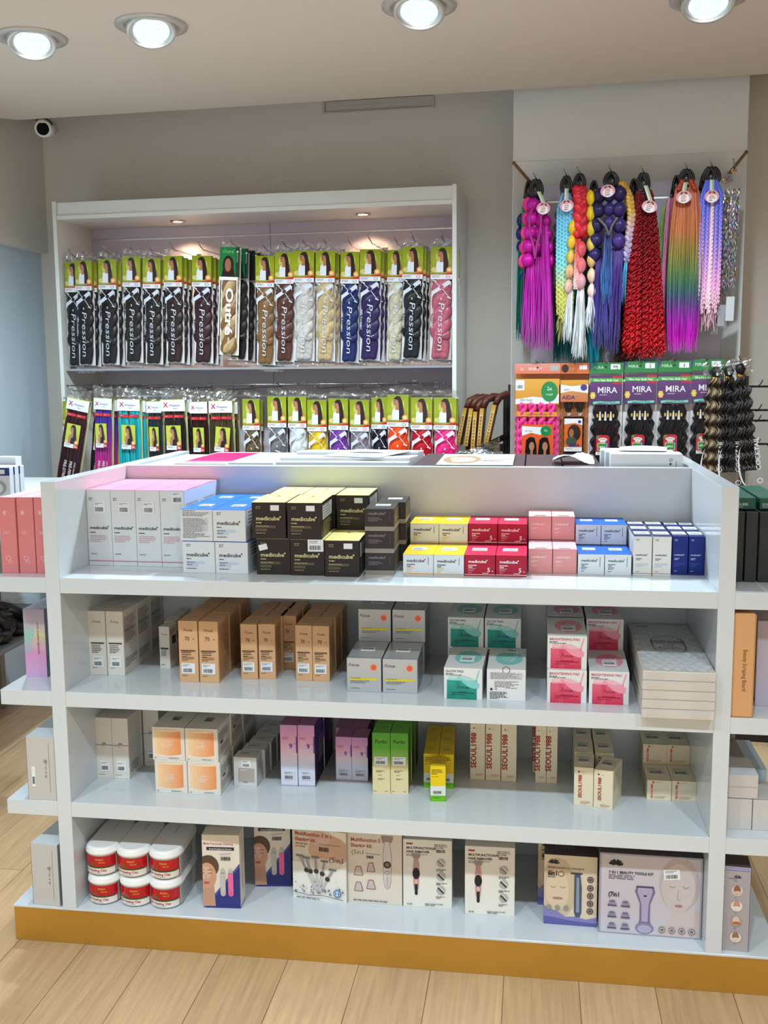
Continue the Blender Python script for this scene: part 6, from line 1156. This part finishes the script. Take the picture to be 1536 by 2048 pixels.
tail(hr, -.03, -.018, -.42, -.055, -.02, -.64, wt, 40, rn, spread=.6, y=-.02, wav=.004, jl=.04); tail(hr, .006, .02, -.41, -.015, .03, -.70, wt, 60, rn, spread=.6, y=-.028, wav=.004, jl=.04); tail(hr, .045, .056, -.45, .035, .065, -.60, wt, 36, rn, spread=.6, y=-.02, wav=.004, jl=.04)
lp = MB(); loops(lp, .042, .055, 2)
ext(.531, -.14, 2.165, 'red and yellow bubble-braid extension with white tails', [P1('bubble_braid', bb), P1('plait', br, 'thick red plait'), P1('hair_tail', hr, 'white tails'), P1('elastic_loop', lp, None, PLAST)])
# 6 pale green-teal behind
hr = MB(); tail(hr, -.03, .03, -.25, -.05, .05, -.72, cgrad([(0, S(50, 110, 110)), (.5, S(50, 130, 120)), (.8, S(130, 170, 90)), (1, S(120, 150, 80))]), 90, rn, spread=1, jl=.05); lp = MB(); loops(lp, n=1); lp.tube([(0, 0, -.07), (0, 0, -.26)], [.012, .02], 10, S(60, 110, 110))
ext(.585, -.066, 2.15, 'soft green extension showing between the white tails and the violet one', [P1('hair_tail', hr), P1('elastic_loop', lp, None, PLAST)], hk=False)
# 7 violet bubbles with blond plait
VI, VD = S(70, 52, 124), S(42, 34, 76)
bb = MB(); bubbles(bb, [(-.04-.004*k+.003*(k % 2), -.014, -.055-.055*k) for k in range(6)], .025, rn, cgrad([(0, VD), (1, S(50, 40, 96))])); bubbles(bb, [(.03+.004*(k % 2), -.02, -.05-.058*k) for k in range(5)], .027, rn, cgrad([(0, VD), (.7, S(60, 44, 110)), (1, S(84, 60, 140))])); bubbles(bb, [(-.005, -.02, -.06-.05*k) for k in range(4)], .022, rn, cgrad([(0, VD), (1, VI)]))
br = MB(); braid(br, [(.04, .0, -.035), (.068, -.004, -.09), (.078, -.004, -.16), (.07, -.004, -.24), (.062, -.004, -.33)], .015, cgrad([(0, S(206, 160, 60)), (.45, S(214, 170, 80)), (.65, S(206, 170, 180)), (1, S(150, 150, 200))]), rn, turns=6)
for s_ in (-1, 1): braid(br, [(-.01+s_*.035, -.045, -.17), (-.006+s_*.012, -.05, -.2), (-.004, -.046, -.235)], .0045, cgrad([(0, S(110, 100, 90)), (1, S(90, 80, 100))]), rn)
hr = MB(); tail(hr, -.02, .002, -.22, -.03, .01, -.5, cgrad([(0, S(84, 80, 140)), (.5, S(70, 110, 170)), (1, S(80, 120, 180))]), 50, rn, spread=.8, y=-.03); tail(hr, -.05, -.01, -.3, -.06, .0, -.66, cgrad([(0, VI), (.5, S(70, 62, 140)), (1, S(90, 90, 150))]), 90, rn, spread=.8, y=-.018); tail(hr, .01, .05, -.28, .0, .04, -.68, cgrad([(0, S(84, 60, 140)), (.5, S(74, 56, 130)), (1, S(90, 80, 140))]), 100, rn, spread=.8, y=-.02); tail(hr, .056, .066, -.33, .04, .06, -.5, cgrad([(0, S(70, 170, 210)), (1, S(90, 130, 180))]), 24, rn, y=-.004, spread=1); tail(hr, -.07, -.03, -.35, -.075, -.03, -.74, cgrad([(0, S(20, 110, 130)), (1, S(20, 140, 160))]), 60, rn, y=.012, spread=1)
lp = MB(); loops(lp, .055, .05, 2)
ext(.648, -.145, 2.165, 'violet bubble-braid extension with a blond side plait', [P1('bubble_braid', bb), P1('plait', br, 'blond side plait'), P1('hair_tail', hr), P1('elastic_loop', lp, None, PLAST), swing(-.012, -.075, 4, -.055, 1.05)])
# curls
def curls(mb, x0, x1, z0, b0, b1, z1, cf, n, rnd, y=0, rad=.006, pitch=.026, r=.0022, dy=.016):
    for k in range(n):
        s_ = (k+rnd.random())/n; a = x0+(x1-x0)*s_; b = b0+(b1-b0)*s_; ze = z1+rnd.uniform(0, .07); L = int((z0-ze)/pitch*7); ph = rnd.uniform(0, 6.3); v_ = 1+rnd.uniform(-.4, .4); yy = y+rnd.uniform(-dy, dy); pf = rnd.uniform(.85, 1.15)
        pts = []
        for i in range(L): t = i/(L-1); q = t**.75; pts.append((a+(b-a)*q+rad*min(1, t*6+.2)*math.sin(ph+i*.9*pf), yy*(.4+.6*min(1, t*4))+rad*min(1, t*6+.2)*math.cos(ph+i*.9*pf), z0+(ze-z0)*t))
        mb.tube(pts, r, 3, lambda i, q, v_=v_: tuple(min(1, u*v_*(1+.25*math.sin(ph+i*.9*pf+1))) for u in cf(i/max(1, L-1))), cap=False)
# 8 brown curls behind the red
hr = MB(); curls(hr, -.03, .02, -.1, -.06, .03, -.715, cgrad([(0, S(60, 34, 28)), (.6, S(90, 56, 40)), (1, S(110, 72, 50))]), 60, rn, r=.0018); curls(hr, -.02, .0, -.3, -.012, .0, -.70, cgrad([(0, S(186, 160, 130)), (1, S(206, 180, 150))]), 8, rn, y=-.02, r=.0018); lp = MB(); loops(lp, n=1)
ext(.735, -.07, 2.15, 'brown and beige curly extension half hidden behind the red one', [P1('curled_hair', hr, None, HAIRC), P1('elastic_loop', lp, None, PLAST)], hk=False)
# 9 red curls
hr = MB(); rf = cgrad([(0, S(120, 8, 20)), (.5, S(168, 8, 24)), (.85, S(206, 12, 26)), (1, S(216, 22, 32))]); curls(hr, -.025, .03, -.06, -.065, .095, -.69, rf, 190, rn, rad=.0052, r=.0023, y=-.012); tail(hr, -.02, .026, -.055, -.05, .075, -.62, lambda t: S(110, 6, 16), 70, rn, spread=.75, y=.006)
lp = MB(); loops(lp, .036, .062, 3)
ext(.768, -.125, 2.16, 'bright red curly extension, widest at the bottom', [P1('curled_hair', hr, None, HAIRC), P1('elastic_loop', lp, None, PLAST), swing(.022, -.128, -14, -.045, 1.1)])
# 10 pink and green behind the rainbow one
hr = MB(); tail(hr, -.03, -.005, -.08, -.05, -.02, -.6, cgrad([(0, S(236, 150, 190)), (.6, S(226, 140, 180)), (1, S(226, 170, 200))]), 60, rn, spread=.5, y=-.004); tail(hr, -.035, -.02, -.1, -.066, -.05, -.4, cgrad([(0, S(150, 180, 90)), (1, S(120, 150, 110))]), 22, rn, spread=.4, y=.004); lp = MB(); loops(lp, n=1)
ext(.893, -.07, 2.155, 'pink extension with a green edge, behind the rainbow one', [P1('hair_tail', hr), P1('elastic_loop', lp, None, PLAST)], hk=False)
# 11 rainbow straight
rb_ = cgrad([(0, S(216, 120, 86)), (.26, S(206, 124, 80)), (.38, S(160, 134, 70)), (.5, S(110, 132, 76)), (.6, S(70, 116, 96)), (.68, S(90, 84, 130)), (.77, S(150, 50, 160)), (.9, S(220, 30, 200)), (1, S(226, 100, 212))])
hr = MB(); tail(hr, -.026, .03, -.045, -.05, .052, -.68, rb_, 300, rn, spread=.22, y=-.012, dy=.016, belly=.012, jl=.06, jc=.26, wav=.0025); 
tw = MB()
for x in (-.02, .02): braid(tw, [(x*.7, -.012, -.035), (x*1.5, -.03, -.075)], .008, lambda t: S(176, 70, 44), rn)
lp = MB(); loops(lp, .046, .05, 3)
ext(.925, -.13, 2.165, 'long straight extension fading from copper through green to magenta', [P1('hair_tail', hr), P1('twisted_root', tw), P1('elastic_loop', lp, None, PLAST), swing(-.012, -.105, 3, -.05, 1.08)])
# 12 multicolour behind blue, then blue-to-pink plaits
br = MB()
for k in range(3): x = -.036+.008*k; braid(br, [(x*.4, 0, -.06), (x, -.004, -.12), (x, -.004, -.5)], .006, cgrad([(0, S(226, 150, 90)), (.4, S(150, 60, 120)), (1, S(90, 90, 170))]), rn)
lp = MB(); loops(lp, n=1); ext(.995, -.075, 2.16, 'orange to plum plaits showing beside the blue-and-pink plaits', [P1('plait', br), P1('elastic_loop', lp, None, PLAST)], hk=False, ro=1)
br = MB(); bl = cgrad([(0, S(90, 110, 220)), (.35, S(100, 120, 226)), (.6, S(150, 130, 216)), (.85, S(226, 160, 206)), (1, S(236, 190, 200))])
for k in range(10): x = -.036+.008*k; s2 = (k % 3)*.03; braid(br, [(x*.45, -.006, -.045), (x*.95, -.018-.006*(k % 2), -.1), (x, -.018-.006*(k % 2), -.3), (x*1.02, -.014, -.50-s2*.6)], .0062, (cgrad([(0, S(120, 100, 190)), (.4, S(226, 190, 210)), (1, S(240, 200, 210))]) if k in (4, 5) else bl), rn)
hr = MB(); tail(hr, -.036, .036, -.47, -.04, .04, -.605, cgrad([(0, S(220, 160, 206)), (1, S(240, 196, 196))]), 50, rn, spread=1, wav=.005, r=.0018); lp = MB(); loops(lp, .05, .055, 4)
ext(1.015, -.13, 2.17, 'periwinkle blue plaits fading to pink curly tips', [P1('plait', br), P1('hair_tail', hr), P1('elastic_loop', lp, None, PLAST), swing(-.002, -.112, 1, -.05)])
# 13 holographic tinsel in a clear sleeve
TIN = mat('holographic_tinsel', .18, metal=.85)
tn = MB(); pal = [S(206, 190, 120), S(150, 200, 230), S(220, 150, 220), S(190, 230, 200), S(230, 230, 236), S(120, 110, 200), S(220, 170, 90), S(90, 80, 110)]
for k in range(70):
    x = -.026+.052*rn.random(); y = rn.uniform(-.006, .004); a0 = rn.uniform(0, 6); L = 46; tw_ = rn.uniform(.6, 1.3); cs = [rn.choice(pal) for _ in range(L)]
    for i in range(L-1):
        za, zb_ = -.075-.37*i/L-.0, -.075-.37*(i+1)/L; aa, ab = a0+i*tw_, a0+(i+1)*tw_; w_ = .0011
        tn.face([(x-w_*math.cos(aa), y-w_*math.sin(aa), za), (x+w_*math.cos(aa), y+w_*math.sin(aa), za), (x+w_*math.cos(ab), y+w_*math.sin(ab), zb_), (x-w_*math.cos(ab), y-w_*math.sin(ab), zb_)], cs[i])
sl = MB(); 
for s_ in (-1, 1): sl.grid(lambda i, j: Vector((-.032+.064*i, s_*(.002+.009*math.sin(math.pi*i))-.001+.001*math.sin(19*j+7*i), -.56+.57*j)), 6, 24, WHITE)
lb = MB(); lb.box(-.03, -.002, -.58, -.004, .0, -.50, S(150, 150, 156)); lb.box(-.002, -.003, -.56, .028, -.001, -.47, S(200, 204, 206)); gr = MB(); gr.lathe([(.006, -.001), (.010, -.001), (.010, .001), (.006, .001)], 16, S(206, 160, 90))
for i in range(len(gr.v)): x, y, z = gr.v[i]; gr.v[i] = (x, z-.008, y-.012)
TP = [('tinsel', tn.mesh('tinsel', TIN), None), ('clear_sleeve', sl.mesh('clear_sleeve', FILM), None), ('backing_card', lb.mesh('backing_card', PAPER), None), ('grommet', gr.mesh('grommet', METAL), 'brass eyelet')]
hook(CFR, 1.095, -.15, .02, 2.16, .035)
hang(TP, 'tinsel_pack', 1.093, -.13, 2.168, 1, 'holographic hair tinsel in a clear sleeve, front one', 'hair tinsel sleeves', 'hair extension'); hang(TP, 'tinsel_pack', 1.065, -.095, 2.14, 0, 'holographic hair tinsel in a clear sleeve, behind the front one', 'hair tinsel sleeves', 'hair extension')
# ------------------------------------------------------------------ between the bay and the column
t = thing('folding_stand', 'matt black folding display stand behind the amber cartons', 'stand', Wp(.17, .1, 0), WA)
mb = MB(); mb.box(.075, .02, 0, .095, .04, 1.37, BLACK, .002); mb.box(.055, .02, .9, .075, .04, 1.33, BLACK, .002); mb.build('post', BLKM, t)
mb = MB(); mb.tube([(-.12, -.06, 1.06), (.08, .0, 1.16)], .012, 8, BLACK); mb.box(-.10, -.02, 1.09, .06, .03, 1.12, S(60, 34, 30), .002); mb.build('arm', BLKM, t)
mb = MB(); mb.box(-.09, -.1, .0, .09, .06, .02, BLACK, .003); mb.build('foot', BLKM, t)
AMB = S(196, 146, 64)
def amber():
    W, D, H = .0165, .12, .155
    def f(c): c.rect(0, 0, 1, 1, AMB); c.grad(0, .35, S(170, 120, 46), S(206, 160, 84)); c.grad(.8, 1, S(206, 160, 84), S(180, 140, 40)); c.rect(.14, .3, .86, .82, S(222, 186, 120)); c.rect(.26, .33, .74, .79, S(120, 84, 44)); c.rect(.32, .345, .68, .775, S(206, 168, 106)); c.micro(.36, .74, .28, 12, .8, S(100, 70, 40)); c.text('GOLD', .38, .74, .34, S(90, 60, 36), rot=-90)
    return carton(W, D, H, S(150, 96, 40), f, lambda c: c.rect(0, 0, 1, 1, S(120, 66, 30)), None)
AB = amber()
for k, (u, z, ro) in enumerate(((.066, 1.125, 11), (.099, 1.122, 8), (.127, 1.108, 4), (.152, 1.122, 5), (.183, 1.138, 12))):
    place(AB, 'hair_carton', 'box', Wp(u-.012, -.0, z), 0, f'slim amber carton hanging aslant between the bay and the column, {ORD[k]} from the bay', 'slim amber cartons', None, (0, R(ro), WA))
    mb = MB(); rr_ = random.Random(k); mb.tube([(0, 0, .155), (.006, .02, .185), (.03, .05, .205), (.08, .06, .21)], [.012, .016, .014, .008], 8, lambda i, q: jit(S(84, 44, 34), rr_, .3)); o = mb.build('hair_weft', HAIR, None); 
    for par in [x for x in COL.objects if x.name.startswith('hair_carton') and x.parent is None][-1:]: o.parent = par; o['label'] = 'brown hair in film at the top'
mb = MB(); mb.grid(lambda i, j: Vector((-.09+.18*i, -.01+.012*math.sin(i*7+j*5), -.05+.09*j*(.25+.75*i)+.004*math.sin(i*13))), 10, 6, WHITE); mb.grid(lambda i, j: Vector((-.03+.07*i, -.004, -.05+.035*j*(.4+i))), 6, 3, S(60, 120, 140))
o = tag(mb.build('film_bag', [film_mat('teal_film', .3, .15, (.62, .85, .9))]), 'crumpled clear bag with teal contents lying below the amber cartons', 'bag'); o.location = Wp(.14, -.08, 1.12); o.rotation_euler = (0, 0, WA)
# ------------------------------------------------------------------ low rack at the left wall
t = thing('goods_rack', 'grey metal rack against the left wall holding wrapped goods', 'rack', (-1.7, 1.1, 0))
for y in (-.3, .62):
    mb = MB(); mb.box(-.015+.0, y-.015, 0, .015, y+.015, 1.60, S(150, 146, 142), .002); o_ = mb.build('upright', mat('rack_metal', .4, metal=.6), t); o_.location = (-.2 if y < 0 else -.2, 0, 0)
mb = MB(); mb.box(-.26, -.34, .98, .36, .66, 1.0, S(220, 222, 224), .002); mb.build('shelf', LAMF, t)
mb = MB(); mb.box(-.26, -.34, .44, .2, .66, .455, S(90, 88, 88), .002); mb.build('lower_shelf', BLKM, t)
def f(c):
    c.rect(0, .8, 1, 1, S(36, 62, 130)); c.micro(.1, .91, .8, 1, .04, S(190, 200, 226)); c.rect(.62, .84, .9, .95, WHITE); c.micro(.08, .7, .6, 2, .04, DK)
    for k in range(3): c.ell(.72-.02*k, .5-.01*k, .2-.05*k, .2-.05*k, (S(160, 164, 168), S(220, 222, 224), S(60, 64, 70))[k]); 
    c.line([(.08, .3), (.3, .5), (.5, .25), (.6, .45)], .03, DK); c.ell(.2, .2, .05, col=S(200, 60, 50)); c.micro(.08, .12, .85, 2, .05, DK)
BWP = carton(.16, .03, .13, S(214, 222, 230), f, None, None)
for k in range(3): put(BWP, 'hair_tool_pack', -1.475+.0*k, .80+.035*k, 1.0, .16, .03, 4, f'white and blue printed pack standing on the left wall rack, {("front", "middle", "rear")[k]} one', 'white and blue packs', 'pack')
BW2 = carton(.07, .04, .155, S(226, 232, 236), lambda c: (c.micro(.1, .3, .7, 2, .1, GREY), c.ell(.75, .3, .05, col=DK)), None, None)
for k in range(2): put(BW2, 'hair_tool_pack', -1.50+.075*k, .93, 1.0, .07, .04, 0, f'plain white pack at the back of the left wall rack, {"outer" if k == 0 else "inner"} one', 'white packs at the rack back', 'pack')
rn2 = random.Random(9)
for k in range(4):
    mb = MB(); 
    for q in range(5): mb.tube([(-.1+.05*q+.012*math.sin(i*.8+q), .03*math.sin(q*2+i), .03+.035*(q % 2)+.012*math.cos(i)) if False else (-.14+.28*i/9, .03*math.sin(q*2.1+i*.7), .03+.03*(q % 3)+.012*math.cos(i*.9+q)) for i in range(10)], .02, 7, lambda i, s_: jit(BLKH if (i+s_) % 5 else S(60, 52, 50), rn2, .3))
    fl = MB(); fl.grid(lambda i, j: Vector((-.16+.32*i, -.055+.11*j, .125+.012*math.sin(i*23+j*11)+.01*math.cos(j*17+i*9))), 18, 8, WHITE, sm=False); fl.grid(lambda i, j: Vector((-.16+.32*i, -.06-.006*math.sin(i*29), .125*j)), 18, 4, WHITE, sm=False)
    place([('hair_bundle', mb.mesh('hair_bundle', HAIR), None), ('clear_bag', fl.mesh('clear_bag', FILM), None)], 'hair_bundle_bag', 'hair pack', (-1.66+.02*(k % 2), .86+.13*k, .455), .05*k, f'black hair bundle in shiny film on the low rack shelf, {ORD[k]} from the front', 'black bundles on the low shelf')
for k in range(2):
    mb = MB()
    for q in range(4): mb.tube([(-.12+.24*i/9, .025*math.sin(q*2.1+i*.7), .03+.03*(q % 2)+.01*math.cos(i*.9+q)) for i in range(10)], .022, 7, lambda i, s_: jit(S(150, 130, 40), rn2, .3))
    place([('hair_bundle', mb.mesh('hair_bundle', HAIR), None)], 'hair_bundle_bag', 'hair pack', (-1.74, .92+.2*k, .585), .3, f'olive yellow hair bundle on top of the black ones, {"front" if k == 0 else "rear"} one', 'olive bundles')
# ------------------------------------------------------------------ wire rack on the right
t = thing('wire_hook_rack', 'black wire rack with rows of upturned hooks right of the curly hair bags', 'rack', Wp(1.16, -.1, 0), WA)
mb = MB(); mb.box(.0, .0, .05, .02, .02, 1.40, BLACK, .001); mb.box(.6, .0, .05, .62, .02, 1.40, BLACK, .001); mb.build('post', BLKM, t)
mb = MB(); mb.box(.0, -.15, 0, .64, .1, .05, BLACK, .004); mb.build('foot', BLKM, t)
for z in (1.36, 1.27, 1.23, 1.14):
    mb = MB(); mb.tube([(.01, .0, z), (.61, .0, z)], .004, 6, BLACK)
    for k in range(12): x = .04+.048*k; mb.tube([(x, 0, z), (x, -.09, z), (x+.008, -.105, z+.012), (x+.014, -.11, z+.026)], .0022, 5, BLACK)
    mb.build('hook_row', BLKM, t)
def f(c): c.rect(0, .75, 1, .85, S(60, 50, 60)); c.micro(.1, .6, .8, 3, .08, S(250, 200, 160))
put(carton(.2, .08, .12, S(226, 100, 46), f, None, None), 'orange_carton', 1.42, 1.27, 1.03, .2, .08, -10, 'bright orange carton on a counter at the right edge, beyond the curly hair bags', None, 'box')
t = thing('side_counter', 'navy counter at the far right behind the end shelf', 'counter', (1.62, 1.27, 0), R(-3))
mb = MB(); mb.box(-.2, -.15, 0, .5, .3, 1.0, S(26, 26, 60), .003); mb.build('cabinet', LAMF and mat('navy_paint', .4), t); mb = MB(); mb.box(-.21, -.16, 1.0, .51, .31, 1.03, S(200, 200, 206), .003); mb.build('worktop', CARD, t)
